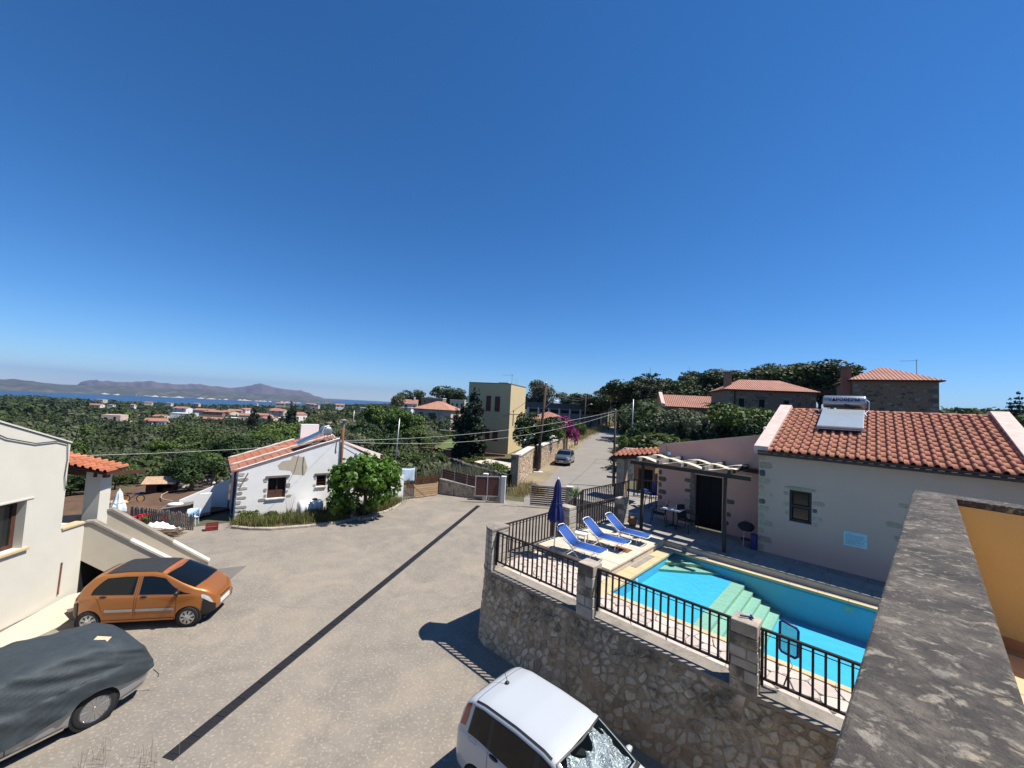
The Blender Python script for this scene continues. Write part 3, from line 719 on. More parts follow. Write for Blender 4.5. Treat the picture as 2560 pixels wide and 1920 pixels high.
# ---------------------------------------------------------------- railings
BAL = MB().box(-.017,.017,-.017,.017,0,.79).mesh('baluster'); BAL.materials.append(M['iron'])
def railing(label, p0, p1, z0, z1, n=None, rz=None, dz=0.0, mm='iron'):
    """p0,p1 in u,v; dz raises the far end"""
    a = W(*p0, 0); b = W(*p1, 0); d = b-a; L = d.length; ang = math.atan2(d.y, d.x)
    t = thing('railing', label, 'railing', (a.x, a.y, z0), ang, 'dark iron railings around the pool')
    h = z1-z0; sl = dz/L
    for z, w in ((0,.045),(h,.055)):
        m = MB(); m.bar((0,0,z),(L,0,z+dz),w,.04); m.build('rail', mm, t, bevel=.006)
    m = MB(); m.bar((0,0,h-.075),(L,0,h-.075+dz),.012,.012); m.build('wire', mm, t)
    n = n or max(2, int(round(L/.155))); 
    for i in range(n):
        x = (i+.5)*L/n; o = obj_from(BAL, 'baluster', t, (x,0,x*sl)); o.scale = (1,1,h/.79)
    for x in (.03, L-.03):
        m = MB(); m.box(x-.02,x+.02,-.02,.02,-.12,h+x*sl); m.build('post', mm, t)
    return t
railing('black railing on the stone wall between the rounded corner pillar and the middle pillar', (-4.98,-7.74), (-2.12,-7.76), 2.27, 3.07, 18)
railing('black railing on the stone wall before the pool steps between two square pillars', (-1.70,-7.76), (1.07,-7.76), 2.27, 3.08, 18)
railing('short visible black railing on the stone wall beside the grey parapet', (1.50,-7.76), (4.55,-7.76), 2.27, 3.08, 19)
railing('dark railing behind the furled blue parasol beside the driveway', (-5.18,-7.25), (-5.16,-4.22), 2.30, 3.14, 19)
railing('dark railing behind the middle and far blue loungers', (-5.14,-3.78), (-4.86,-.92), 2.28, 3.12, 19)
railing('dark railing with yucca behind it beside the driveway gate', (-6.5,-.9), (-6.35,3.3), 2.32, 3.15, 26)
railing('dark stair railing sloping down beside the driveway gate', (-6.5,-3.1), (-6.5,-.95), 1.5, 2.3, 13, dz=.82)
railing('black railing at the back of the shaded terrace beside the wing wall', (-6.6,4.3), (-4.2,5.2), 2.25, 3.1, 16)

# ================================================================ pool
def pool():
    U0,U1,V0,V1 = -2.15, 6.2, -6.38, -1.86; zs, zd = 1.62, 1.06; ZT = 1.96
    t = uvthing('swimming_pool', 'turquoise swimming pool with pale green underwater steps', 'pool')
    m = MB(); m.add([(U0,V0,zs),(-.3,V0,zs),(-.3,V1,zs),(U0,V1,zs)], [(0,1,2,3)]); m.build('shallow_floor', 'poolblue', t)
    m = MB(); m.add([(.95,V0,zd),(U1,V0,zd),(U1,V1,zd),(.95,V1,zd)], [(0,1,2,3)]); m.build('deep_floor', 'poolblue', t)
    m = MB()
    for a,b in (((U0,V0),(U0,V1)),((U0,V1),(U1,V1)),((U1,V1),(U1,V0)),((U1,V0),(U0,V0))):
        m.add([(*a,zd-.2),(*b,zd-.2),(*b,ZT-.08),(*a,ZT-.08)], [(0,1,2,3)])
    m.build('pool_wall', 'poolblue', t)
    m = MB()
    for a,b in (((U0,V0),(U0,V1)),((U0,V1),(U1,V1)),((U1,V1),(U1,V0)),((U1,V0),(U0,V0))):
        m.add([(*a,ZT-.08),(*b,ZT-.08),(*b,ZT),(*a,ZT)], [(0,1,2,3)])
    m.build('tile_band', 'poolband', t)
    us = [-.3,.05,.28,.5,.73,.96]; n = 5
    for i in range(n):
        z = zs-.004-(zs-zd)*i/n
        MB().box(us[i], us[i+1], V0+.004, V1-.004, zd-.3, z).build('underwater_step', 'poolstep', t)
    for k, (a, b, z) in enumerate(((1.55,1.55,1.70),(.95,.98,1.80))):
        m = MB(); m.prism([(U0+.004,V1-.004),(U0+.004,V1-a*.78),(U0+b*.95,V1-.004)], zs-.1, z); m.build('corner_step', 'poolstep', t)
    m = MB(); c = (U0+.02, -4.75, 1.80); m.lathe([(.075,-.01),(.075,.02),(.06,.03),(.05,.02)], c, 14, 'x'); m.build('pool_lamp', 'whiteplastic', t)
    MB().box(2.35,2.55,V1-.006,V1-.002,1.72,1.84).build('skimmer', 'poolstep', t)
    # coping stones
    for i in range(8): MB().box(U0-.40, U0+.03, V0-.30+i*.62+.004, V0-.30+(i+1)*.62-.004, 1.93, 2.0).build('coping_stone', 'copingyellow', t, bevel=.006)
    for i in range(13): MB().box(U0+.035+i*.65+.003, U0+.035+(i+1)*.65-.003, V1-.03, V1+.12, 1.93, 2.0).build('coping_stone', 'copingyellow', t, bevel=.006)
    for i in range(13): MB().box(U0+.035+i*.65+.003, U0+.035+(i+1)*.65-.003, V0-.12, V0+.03, 1.93, 2.0).build('coping_stone', 'copingyellow', t, bevel=.006)
    # water
    wm = bpy.data.materials.new('poolwater'); wm.use_nodes = True; N = wm.node_tree.nodes; L = wm.node_tree.links; N.remove(N['Principled BSDF'])
    tr = N.new('ShaderNodeBsdfTransparent'); tr.inputs[0].default_value = (.66,.93,.97,1); gl = N.new('ShaderNodeBsdfGlossy'); gl.inputs['Roughness'].default_value = .02
    fr = N.new('ShaderNodeFresnel'); fr.inputs[0].default_value = 1.33; mx = N.new('ShaderNodeMixShader'); ns = N.new('ShaderNodeTexNoise'); ns.inputs['Scale'].default_value = 5; ns.inputs['Detail'].default_value = 3
    bp = N.new('ShaderNodeBump'); bp.inputs['Distance'].default_value = .03; tc = N.new('ShaderNodeTexCoord'); L.new(tc.outputs['Object'], ns.inputs[0]); L.new(ns.outputs['Fac'], bp.inputs['Height'])
    L.new(bp.outputs[0], gl.inputs['Normal']); L.new(bp.outputs[0], fr.inputs['Normal']); L.new(fr.outputs[0], mx.inputs[0]); L.new(tr.outputs[0], mx.inputs[1]); L.new(gl.outputs[0], mx.inputs[2]); L.new(mx.outputs[0], N['Material Output'].inputs[0])
    m = MB(); m.add([(U0+.002,V0+.002,1.90),(U1,V0+.002,1.90),(U1,V1-.002,1.90),(U0+.002,V1-.002,1.90)], [(0,1,2,3)]); o = m.build('pool_water', wm); o.location = W(0,0,0); o.rotation_euler = (0,0,RZ); struct(o)
pool()
# decks
def decks():
    g = ustruct('pool_deck'); m = MB()
    m.box(-5.3,-2.56,-7.56,-5.5,1.0,1.965); m.box(-2.56,6.5,-7.56,-6.51,1.0,1.965); m.box(-2.56,6.5,-1.735,-1.62,1.0,1.965); m.box(-2.9,-2.56,-5.5,-1.62,1.0,1.965)
    m.build('bed', 'grout', g)
    def fl(s, t, d): return (s, t, 1.965+d)
    stone_face(g, cells(-5.28,-2.58,-7.52,-5.52,.36,.34,5), fl, {'crazy':1}, gap=.012, h=(.03,.034), top=.97, name='paving_stone')
    stone_face(g, cells(-2.5,6.4,-7.52,-6.53,.38,.34,6), fl, {'crazy':1}, gap=.012, h=(.03,.034), top=.97, name='paving_stone')
    slabs(g, -2.55, 6.4, -1.73, -1.63, 1.995, .9, .11, 'slabgrey', seed=3)
    MB().box(-2.52,-2.34,-4.35,-2.95,2.0,2.012).build('grey_slab', 'slabgrey', g)
    MB().box(-2.38,-1.1,-1.84,-1.64,2.0,2.012).build('grey_slab', 'slabgrey', g)
    g = ustruct('sun_terrace'); m = MB(); m.box(-5.3,-2.60,-5.52,-1.5,1.0,2.165); m.build('bed', 'slabcream', g)
    slabs(g, -5.28, -2.56, -5.56, -1.55, 2.2, .72, .56, 'slabcream', th=.045, seed=1)
    MB().box(-3.42,-2.84,-3.95,-3.55,2.205,2.209).build('drain_cover', 'rust', g)
    MB().box(-2.598,-2.585,-4.12,-3.98,2.06,2.12).build('step_vent', 'greywall', g)
    g = ustruct('house_terrace'); m = MB(); m.box(-5.3,7.0,-1.58,1.1,1.0,2.165); m.box(-8.5,-3.95,1.1,6.0,1.0,2.165); m.build('bed', 'slabcream', g)
    slabs(g, -4.9, 7.0, -1.62, 1.09, 2.2, .86, .55, 'slabgrey', th=.045, jit=.12, seed=2); slabs(g, -8.5, -3.97, 1.1, 6.0, 2.2, .9, .6, 'slabgrey', th=.045, jit=.1, seed=4)
    MB().box(-1.95,-1.78,-1.632,-1.622,2.06,2.12).build('step_vent', 'greywall', g)
    MB().box(-1.4,-1.1,1.06,1.09,2.205,2.23).build('threshold', 'slabgrey', g)
decks()
# ================================================================ pool house
def blob_stone(w, h, r, n=10, irregular=.12):
    pts = []
    for k in range(n):
        a = 2*PI*k/n; c, s = math.cos(a), math.sin(a); e = .55
        pts.append((w/2*math.copysign(abs(c)**e, c)*(1+r.uniform(-irregular,irregular)), h/2*math.copysign(abs(s)**e, s)*(1+r.uniform(-irregular,irregular))))
    return pts
def wall_stones(parent, items, v, mats, seed, d=.012):
    """items (u centre, z centre, width, height) set flush into a wall facing -v"""
    r = random.Random(seed)
    for (u, z, w, h) in items:
        p = [(u+a, z+b) for a, b in blob_stone(w, h, r)]
        vs, fs = stone(p, d, lambda s, t, dd: (s, v-dd, t), .93); MB().add(vs, fs).build('stone', r.choice(mats), parent)
def quoins(parent, u, v, z0, z1, seed, mats, side=1, wl=.40, ws=.17, d=.012):
    r = random.Random(seed); z = z0; k = 0; it = []
    while z < z1-.12:
        h = r.uniform(.15,.21); w = (wl if k % 2 else ws)*r.uniform(.85,1.2); it.append((u+side*w/2, z+h/2, w, h)); z += h+r.uniform(.04,.1); k += 1
    wall_stones(parent, it, v, mats, seed, d)
def s_tile(w, L, rise=.075):
    """roman tile: a flat pan and a raised roll, lower end at y=0 lapping over the row below"""
    prof = [(-.5*w,.012),(-.5*w+.01,.0)]+[(-.5*w+.055*w/.24, .0),(.0,.0)]
    arc = [(.0+(.5*w)*(.5-.5*math.cos(a)), rise*math.sin(a)) for a in np.linspace(0, PI, 8)]
    prof = [(-.5*w,.014),(-.44*w,.002),(-.05*w,.0)]+[(p[0], p[1]) for p in arc]+[(.5*w,.0)]
    m = MB(); t = .014
    a = [(x, 0, z+.026) for x, z in prof]; b = [(x, L, z) for x, z in prof]; c = [(x, 0, z+.026-t) for x, z in prof]
    n = len(prof); m.add(a+b+c, [(i,i+1,n+i+1,n+i) for i in range(n-1)]+[(i+1,i,2*n+i,2*n+i+1) for i in range(n-1)])
    return m
def tiled_slope(parent, w, L, cols, rows, m, over=.05, seed=0, name='tile', skip=None, limit=300):
    """tiles on the local xy plane of parent: x across, y up the slope"""
    cw = w/cols; rl = L/rows; me = s_tile(cw, rl+over).mesh('tile'); me.materials.append(M[m])
    me.polygons.foreach_set('use_smooth', [True]*len(me.polygons))
    r = random.Random(seed); k = 0
    for j in range(rows):
        for i in range(cols):
            o = obj_from(me, name, parent, ((i+.5)*cw+r.uniform(-.004,.004), j*rl+r.uniform(-.008,.008), .03+r.uniform(0,.004)), (R_(r.uniform(-.4,.4)), R_(r.uniform(-.8,.8)), R_(r.uniform(-.5,.5))))
def pool_house():
    ZE, ZR, WD, UR = 5.66, 7.13, 4.87, 6.2
    t = uvthing('pool_house', 'pale pink plastered villa with red tiled roof beside the pool', 'house')
    m = MB()
    # long wall with a window opening
    a,b,c,d = .88,1.47,3.40,4.42
    for (x0,x1,z0,z1) in ((0,a,1.9,ZE),(b,UR,1.9,ZE),(a,b,1.9,c),(a,b,d,ZE)): m.box(x0,x1,0,.3,z0,z1)
    m.build('wall', 'pinkwall', t)
    m = MB(); m.prism([(0,.3),(.3,.3),(.3,2*WD),(0,2*WD)], 1.9, ZE-.05); m.prism_xz([(0,0),(0,0)], 0, 0) if False else None
    m.build('wall', 'pinkwall', t)
    m = MB(); n = [( .0,ZE-.06),(.0,ZE),( .0,ZR)]
    m.add([(0,.0,ZE-.06),(0,2*WD,ZE-.06),(0,WD,ZR+.02),(.3,.0,ZE-.06),(.3,2*WD,ZE-.06),(.3,WD,ZR+.02)], [(0,2,1),(3,4,5),(0,3,5,2),(2,5,4,1)]); m.build('gable', 'pinkwall', t)
    m = MB(); m.add([(UR-.3,.0,ZE-.06),(UR-.3,2*WD,ZE-.06),(UR-.3,WD,ZR+.02),(UR,.0,ZE-.06),(UR,2*WD,ZE-.06),(UR,WD,ZR+.02)], [(0,2,1),(3,4,5),(0,3,5,2),(2,5,4,1)]); m.box(UR-.3,UR,.3,2*WD,1.9,ZE-.06); m.build('gable', 'pinkwall', t)
    # window
    w = MB(); fw = .07
    w.box(a,a+fw,.10,.16,c,d); w.box(b-fw,b,.10,.16,c,d); w.box(a+fw,b-fw,.10,.16,c,c+fw); w.box(a+fw,b-fw,.10,.16,d-fw,d); w.box(a+fw,b-fw,.105,.15,3.86,3.93)
    wo = w.build('window', 'blackplastic', t)
    for z0,z1 in ((c+fw,3.86),(3.93,d-fw)): MB().box(a+fw+.03,b-fw-.03,.125,.13,z0+.03,z1-.03).build('pane', 'glass_house', wo)
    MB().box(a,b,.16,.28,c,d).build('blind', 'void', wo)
    wall_stones(t, [(1.18,4.49,.86,.10)], 0, ['quoin_pale'], 1)
    it = []
    for z, l in ((4.28,.14),(3.93,.2),(3.66,.10)): it.append((a-.02-l/2, z, l, .11))
    for z, l in ((4.10,.30),(3.86,.12),(3.62,.26),(3.42,.12)): it.append((b+.02+l/2, z, l, .13))
    wall_stones(t, it, 0, ['quoin_pale','quoin_pale','quoin_dark'], 2)
    quoins(t, 0.015, 0, 2.25, 5.5, 5, ['quoin_pale','quoin_pale','quoin_dark'], wl=.36, ws=.16)
    wall_stones(t, [(3.56,4.44,.24,.13),(3.62,4.12,.14,.12),(3.36,3.86,.34,.16),(3.5,3.5,.3,.14)], 0, ['quoin_pale'], 9)
    # side faces of the corner stones, seen from the wing
    r = random.Random(8); z = 2.28
    while z < 5.3:
        h = r.uniform(.13,.18); l = r.uniform(.14,.36)
        p = [(.02+l/2+x, z+h/2+y) for x, y in blob_stone(l, h, r)]
        vs, fs = stone(p, .012, lambda s, q, dd: (-dd, s, q), .93); MB().add(vs, fs).build('stone', 'quoin_dark', t); z += h+.1
    # roof
    sl = math.atan2(ZR-ZE, WD); Ls = (WD+.28)/math.cos(sl)
    r0 = bpy.data.objects.new('roof', None); link(r0, t); r0.location = (.30, -.28, ZE-.28*math.tan(sl)+.02); r0.rotation_euler = (sl, 0, 0)
    MB().box(-.3,UR-.3,0.02,Ls,-.06,.02).build('roof_deck', 'tile_pan', r0)
    tiled_slope(r0, UR-.62, Ls-.06, 24, 12, 'tile_red', seed=2)
    m = MB(); 
    m.add([(0,WD,ZR+.02),(UR,WD,ZR+.02),(UR,2*WD+.3,ZE-.1),(0,2*WD+.3,ZE-.1)], [(0,1,2,3)]); m.build('roof_slope', 'tile_red', t)
    rc = MB(); rc.tube([(0,0,0),(.46,0,.0)], [.075,.095], 10); rme = rc.mesh('ridge_tile', True); rme.materials.append(M['tile_red'])
    for i in range(13): obj_from(rme, 'ridge_tile', t, (.32+i*.43, WD, ZR+.03))
    # verge copings
    for u0 in (-.12, UR-.38):
        m = MB(); s0 = -.22; h0 = ZE+.02; k = (ZR-ZE)/WD
        m.add([(u0,s0,h0+s0*k-.1),(u0+.42,s0,h0+s0*k-.1),(u0+.42,WD,ZR+.02),(u0,WD,ZR+.02),(u0,s0,h0+s0*k+.16),(u0+.42,s0,h0+s0*k+.16),(u0+.42,WD,ZR+.24),(u0,WD,ZR+.24),(u0,2*WD,ZE+.1),(u0+.42,2*WD,ZE+.1)],
            [(0,1,5,4),(1,2,6,5),(3,0,4,7),(4,5,6,7),(7,6,9,8),(3,7,8),(2,9,6)]); m.build('verge_coping', 'pinkcoping', t, bevel=.012)
    # gutter and fascia
    m = MB(); m.bar((.02,-.30,ZE-.14),(UR+.1,-.30,ZE-.14),.11,.09); m.build('gutter', 'ironlight', t, bevel=.02)
    m = MB(); m.box(.02,UR,-.24,-.002,ZE-.09,ZE-.05); m.build('soffit', 'darkwood', t)
    # notice on the wall
    s = uvthing('pool_rules_sign', 'pale blue notice board with small lines of writing on the pool house wall', 'sign', 2.52, -.012, 3.22)
    MB().box(-.27,.27,-.010,.010,-.215,.215).build('board', 'sign', s, bevel=.004)
    for i, (l, z) in enumerate(((.16,.16),(.40,.115),(.44,.085),(.36,.055),(.45,.015),(.28,-.015),(.42,-.055),(.40,-.085),(.2,-.115),(.34,-.15))):
        x = -.22; r = random.Random(i)
        while x < -.22+l:
            q = r.uniform(.02,.05); MB().box(x, min(x+q,.24), -.0125,-.0105, z-.006, z+.006).build('text_line', 'signtext', s); x += q+.012
pool_house()

# ---------------------------------------------------------------- lower wing
def wing():
    v = 1.10; u0, u1 = -3.95, 0.0
    t = uvthing('house_wing', 'dusky pink lean-to wing with dark doorway behind the pergola', 'house')
    def top(u): return 5.34+(u-u0)*.195
    a, b, c = -2.46, -1.42, 4.30
    m = MB()
    for (x0,x1,z0,z1a,z1b) in ((u0,a,1.9,top(u0),top(a)),(a,b,c,top(a),top(b)),(b,u1-.005,1.9,top(b),top(u1))):
        m.prism_xz([(x0,z0),(x1,z0),(x1,z1b),(x0,z1a)], v, v+.3)
    m.prism_xz([(u0,1.9),(u0+.3,1.9),(u0+.3,top(u0)+.05),(u0,top(u0))], v+.3, v+4.4); m.build('wall', 'pinkwall2', t)
    m = MB(); m.add([(u0-.03,v-.03,top(u0)),(u1,v-.03,top(u1)),(u1,v+.36,top(u1)),(u0-.03,v+.36,top(u0))], [(0,1,2,3)]); m.add([(u0-.03,v-.03,top(u0)+.03),(u1-.006,v-.03,top(u1)+.03),(u1-.006,v+.36,top(u1)+.03),(u0-.03,v+.36,top(u0)+.03),(u0-.03,v-.03,top(u0)-.001),(u1-.006,v-.03,top(u1)-.001)], [(0,1,2,3),(4,5,1,0)]); m.build('wall_cap', 'pinkcoping', t)
    m = MB(); m.add([(u0,v+.3,top(u0)-.1),(u1,v+.3,top(u1)-.1),(u1,v+4.5,top(u1)-.1),(u0,v+4.5,top(u0)-.1)], [(0,1,2,3)]); m.build('roof', 'tile_red', t)
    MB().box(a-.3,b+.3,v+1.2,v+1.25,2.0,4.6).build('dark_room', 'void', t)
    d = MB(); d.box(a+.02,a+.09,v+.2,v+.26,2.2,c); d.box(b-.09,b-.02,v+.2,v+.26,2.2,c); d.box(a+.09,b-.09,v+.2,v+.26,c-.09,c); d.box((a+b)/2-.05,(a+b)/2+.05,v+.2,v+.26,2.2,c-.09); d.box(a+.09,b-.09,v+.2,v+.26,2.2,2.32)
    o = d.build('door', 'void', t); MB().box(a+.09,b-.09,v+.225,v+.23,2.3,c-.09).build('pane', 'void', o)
    r = random.Random(3); it = []
    for k in range(8):
        h = r.uniform(.15,.2); l = .16 if k % 2 else r.uniform(.3,.38); it.append((a-.02-l/2, 2.75+k*.21, l, h))
    for z, l in ((3.45,.42),(2.95,.30),(2.62,.22)): it.append((b+.03+l/2, z, l, .17))
    wall_stones(t, it, v, ['quoin_dark','quoin_dark','quoin_pale'], 4)
    quoins(t, u0+.01, v, 2.5, 4.6, 6, ['quoin_dark','quoin_dark','quoin_pale'], wl=.36, ws=.15)
    MB().box(a-.14,a-.005,v-.02,v-.002,2.2,c+.05).build('door_jamb', 'quoin_dark', t)
    b_ = uvthing('wall_junction_box', 'small white electrical box with cable on the pink wing wall', 'electrical box', -3.5, v-.03, 5.03); MB().box(-.07,.07,-.028,.028,-.065,.065).build('box', 'whiteplastic', b_, bevel=.008)
    m = MB(); m.tube([(-.06,0,.05),(-.12,.01,.15),(-.13,.02,.28)], .008, 5); m.build('cable', 'wire', b_)
    m = MB(); p_ = uvthing('roof_vent_pipe', 'short white vent pipe on the wing roof next to the verge', 'pipe', -.12, 1.55, 6.0); m.tube([(0,0,0),(0,0,.32)], .035, 8); m.build('pipe', 'whitepaint', p_); m = MB(); m.lathe([(.05,.32),(.06,.36),(.03,.42)], n=10); m.build('cowl', 'whitepaint', p_)
wing()

# ---------------------------------------------------------------- solar water heater
def text_obj(txt, size, m, parent, loc, rot, name='lettering', ext=.002, sx=1.0):
    cu = bpy.data.curves.new(name, 'FONT'); cu.body = txt; cu.size = size; cu.align_x = 'CENTER'; cu.align_y = 'CENTER'; cu.extrude = ext; cu.offset = size*.032
    o = bpy.data.objects.new(name, cu); COL.objects.link(o)
    dg = bpy.context.evaluated_depsgraph_get(); me = bpy.data.meshes.new_from_object(o.evaluated_get(dg)); bpy.data.objects.remove(o)
    me.materials.clear(); me.materials.append(M[m]); q = obj_from(me, name, parent, loc, rot); q.scale = (sx,1,1); return q
mat('navy', (.004,.006,.07), .6); mat('decal', (.36,.37,.50), .6); mat('tankgrey', (.40,.42,.44), .32, metal=.75, var=.05, vscale=3)
def solar_house():
    t = uvthing('solar_water_heater', 'solar water heater with silver cylinder lettered in blue on the pool house roof', 'water heater', 2.05, 4.5, 6.95)
    m = MB(); m.lathe([(.02,-.665),(.2,-.66),(.245,-.63),(.25,-.61),(.25,.61),(.245,.63),(.2,.66),(.02,.665)], (0,.12,.60), 28, 'x'); m.build('tank', 'tankgrey', t, smooth=True)
    # label wraps the cylinder
    rr = .2515; rows = []
    for k in range(7):
        a = R_(-8+k*8.0); rows.append([(-.46,.12-rr*math.cos(a),.60+rr*math.sin(a)),(.46,.12-rr*math.cos(a),.60+rr*math.sin(a))])
    m = MB(); m.grid(rows); m.build('label_plate', 'decal', t)
    text_obj('ΥΔΡΟΘΕΡΜ', .185, 'navy', t, (0,.12-.2565*math.cos(R_(18)),.60+.2565*math.sin(R_(18))), (R_(90-18),0,0), sx=.92)
    m = MB()
    for x in (-.5,.5): m.bar((x,.12,.36),(x,.12,.12),.035); m.bar((x,-.15,.05),(x,.5,.18),.035)
    m.bar((-.75,-.02,.20),(.75,-.02,.17),.03); m.bar((-.78,-2.56,-.47),(.78,-2.56,-.47),.035); m.bar((-.6,-2.6,-.52),(-.6,0,.14),.03); m.bar((.58,-2.6,-.52),(.58,0,.14),.03); m.build('frame', 'galv', t)
    A = (-.64,-.30,.20); B = (-.66,-2.5,-.47)
    def box_panel(z0, z1, ins, name, mm):
        d = Vector((0, A[1]-B[1], A[2]-B[2])).normalized(); n = Vector((0,-d.z,d.y)); L = math.hypot(A[1]-B[1], A[2]-B[2])
        m = MB(); P = lambda x, y, z: Vector((x, B[1], B[2]))+d*y+n*z
        vs = [P(x,y,z) for z in (z0,z1) for x,y in ((-.64+ins,ins),(.62-ins,ins),(.62-ins,L-ins),(-.64+ins,L-ins))]
        m.add(vs, [(0,3,2,1),(4,5,6,7),(0,1,5,4),(1,2,6,5),(2,3,7,6),(3,0,4,7)]); return m.build(name, mm, t, bevel=.006 if ins == 0 else 0)
    box_panel(0,.10,0,'collector_box','alu'); box_panel(.09,.103,.03,'collector_glass','solarglass')
    m = MB(); m.tube([(.02,-.12,.5),(.25,-.2,.36),(.5,-.2,.2),(.6,-.26,.12)], .022, 7); m.build('hose', 'blackplastic', t)
    m = MB(); m.tube([(.66,.1,.70),(.74,.08,.62),(.73,.06,.3),(.62,-.1,.16),(.68,-.3,.06)], .02, 7); m.build('pipe', 'whitepaint', t)
    m = MB(); m.tube([(-1.3,-.35,.0),(-.9,-.4,.03),(-.66,-.45,.05)], .022, 7); m.build('pipe', 'whitepaint', t)
solar_house()

# ---------------------------------------------------------------- pergola with cloth strips
def pergola():
    t = uvthing('pergola', 'dark timber pergola over the terrace beside the pink wing', 'pergola', 0, 0, 2.2); z = 2.45
    for u in (-3.63,-.74): MB().box(u-.05,u+.05,-1.25,-1.15,0,z+.02).build('post', 'darkwood', t, bevel=.006)
    m = MB(); m.box(-4.12,.02,-1.28,-1.12,z+.02,z+.16); m.build('beam', 'darkwood', t, bevel=.008)
    m = MB(); m.box(-3.95,-.02,1.0,1.09,z+.02,z+.16); m.build('beam', 'darkwood', t, bevel=.008)
    us = [-3.75,-2.98,-2.18,-1.38,-.58]
    for u in us: MB().box(u-.05,u+.05,-1.42,1.085,z+.16,z+.31).build('rafter', 'greywood' if u < -.6 else 'darkwood', t, bevel=.008)
    for k, vv in enumerate((-.92,-.22,.48)):
        s = uvthing('shade_strip', 'cream shade cloth strip woven through the pergola, number %s from the pool' % ('one','two','four')[k], 'shade cloth', -2.2, vv, 2.2+z+.235, 'cream shade strips on the pergola')
        rows = []; n = 41
        for i in range(n):
            u = -1.75+3.5*i/(n-1); ph = (u+2.2-.65)/.8*PI+(k%2)*PI; q = (i/(n-1)-.5)
            zz = .075*math.cos((u-1.62)/.8*PI+(k%2)*PI)
            rows.append([(u, -.2, zz), (u, -.07, zz+.006), (u, .07, zz+.006), (u, .2, zz)])
        m = MB(); m.grid(rows); m.build('cloth', 'creamfabric', s, smooth=True).modifiers.new('s','SOLIDIFY').thickness = .006
pergola()
for o in list(bpy.data.objects):
    if o.name.startswith('shade_strip'):
        k = o['label'].split('number ')[1].split(' ')[0]; o['label'] = {'one':'cream shade strip nearest the pool woven through the pergola rafters','two':'second cream shade strip from the pool woven through the rafters','three':'third cream shade strip from the pool woven through the rafters','four':'cream shade strip nearest the pink wall woven through the rafters'}[k]

# ---------------------------------------------------------------- gate lodge: pillar, small tiled roof
def lodge():
    t = uvthing('entrance_canopy', 'small red tiled canopy on a grey block pillar at the terrace entrance', 'canopy', -6.95, 3.65, 2.2)
    o = MB().box(-.20,.20,-.20,.20,-.6,2.0).build('pillar', 'mortar', t); r = random.Random(6); z = -.6; k = 0
    while z < 1.98:
        h = min(.26, 2.0-z)
        if k % 2: MB().box(-.215,.215,-.215,.215,z+.006,z+h-.006).build('block', r.choice(['quoin_white','quoin_pale']), o, bevel=.01)
        else:
            MB().box(-.215,-.02,-.215,.215,z+.006,z+h-.006).build('block', 'quoin_white', o, bevel=.01); MB().box(-.005,.215,-.215,.215,z+.006,z+h-.006).build('block', 'quoin_pale', o, bevel=.01)
        z += h; k += 1
    r0 = bpy.data.objects.new('roof', None); link(r0, t); r0.location = (-.35,-.62,2.06); r0.rotation_euler = (R_(14),-R_(9.5),0)
    MB().box(0,2.6,0,1.2,-.10,.01).build('roof_deck', 'darkwood', r0); tiled_slope(r0, 2.6, 1.15, 10, 3, 'tile_red', seed=9)
    m = MB(); m.bar((-.4,-.66,1.98),(-.4,.5,2.3),.09,.09); m.build('gutter', 'ironlight', t); m = MB(); m.tube([(-.36,-.5,1.98),(-.3,-.3,1.7),(-.24,-.25,-.3)], .035, 8); m.build('downpipe', 'darkwood', t)
    m = MB(); m.bar((-.2,-.1,2.02),(2.3,-.1,2.4),.1,.14); m.build('beam', 'darkwood', t)
    g = uvthing('outdoor_oven', 'low stone oven wall with dark opening behind the railing', 'oven', -6.6, 5.8, 2.2)
    m = MB(); m.box(-.55,-.42,0,.6,0,1.3); m.box(.42,.55,0,.6,0,1.3); m.box(-.55,.55,.0,.6,1.3,1.52); m.build('surround', 'stonehouse', g, bevel=.02)
    MB().box(-.42,.42,.3,.6,0,1.3).build('opening', 'void', g); MB().box(-.6,.6,-.05,.65,1.52,1.60).build('cap', 'coping_white', g, bevel=.01)
    g2 = uvthing('stone_gate_pier', 'pale rubble pier beside the dark slatted side gate', 'pillar', -5.55, 6.2, 2.2); MB().box(-.25,.25,-.2,.2,-.3,1.7).build('core', 'roadmortar', g2)
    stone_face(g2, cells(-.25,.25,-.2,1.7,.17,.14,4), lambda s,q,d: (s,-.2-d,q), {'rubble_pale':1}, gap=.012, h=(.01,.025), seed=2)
    sg = uvthing('side_gate', 'brown horizontal slat side gate behind the wing corner', 'gate', -4.8, 6.3, 2.2)
    for i in range(8): MB().box(-.5,.5,-.02,.02,.25+i*.2,.41+i*.2).build('slat', 'brownwood', sg)
    for x in (-.5,.5): MB().box(x-.03,x+.03,-.03,.03,0,1.95).build('post', 'ironlight', sg)
lodge()
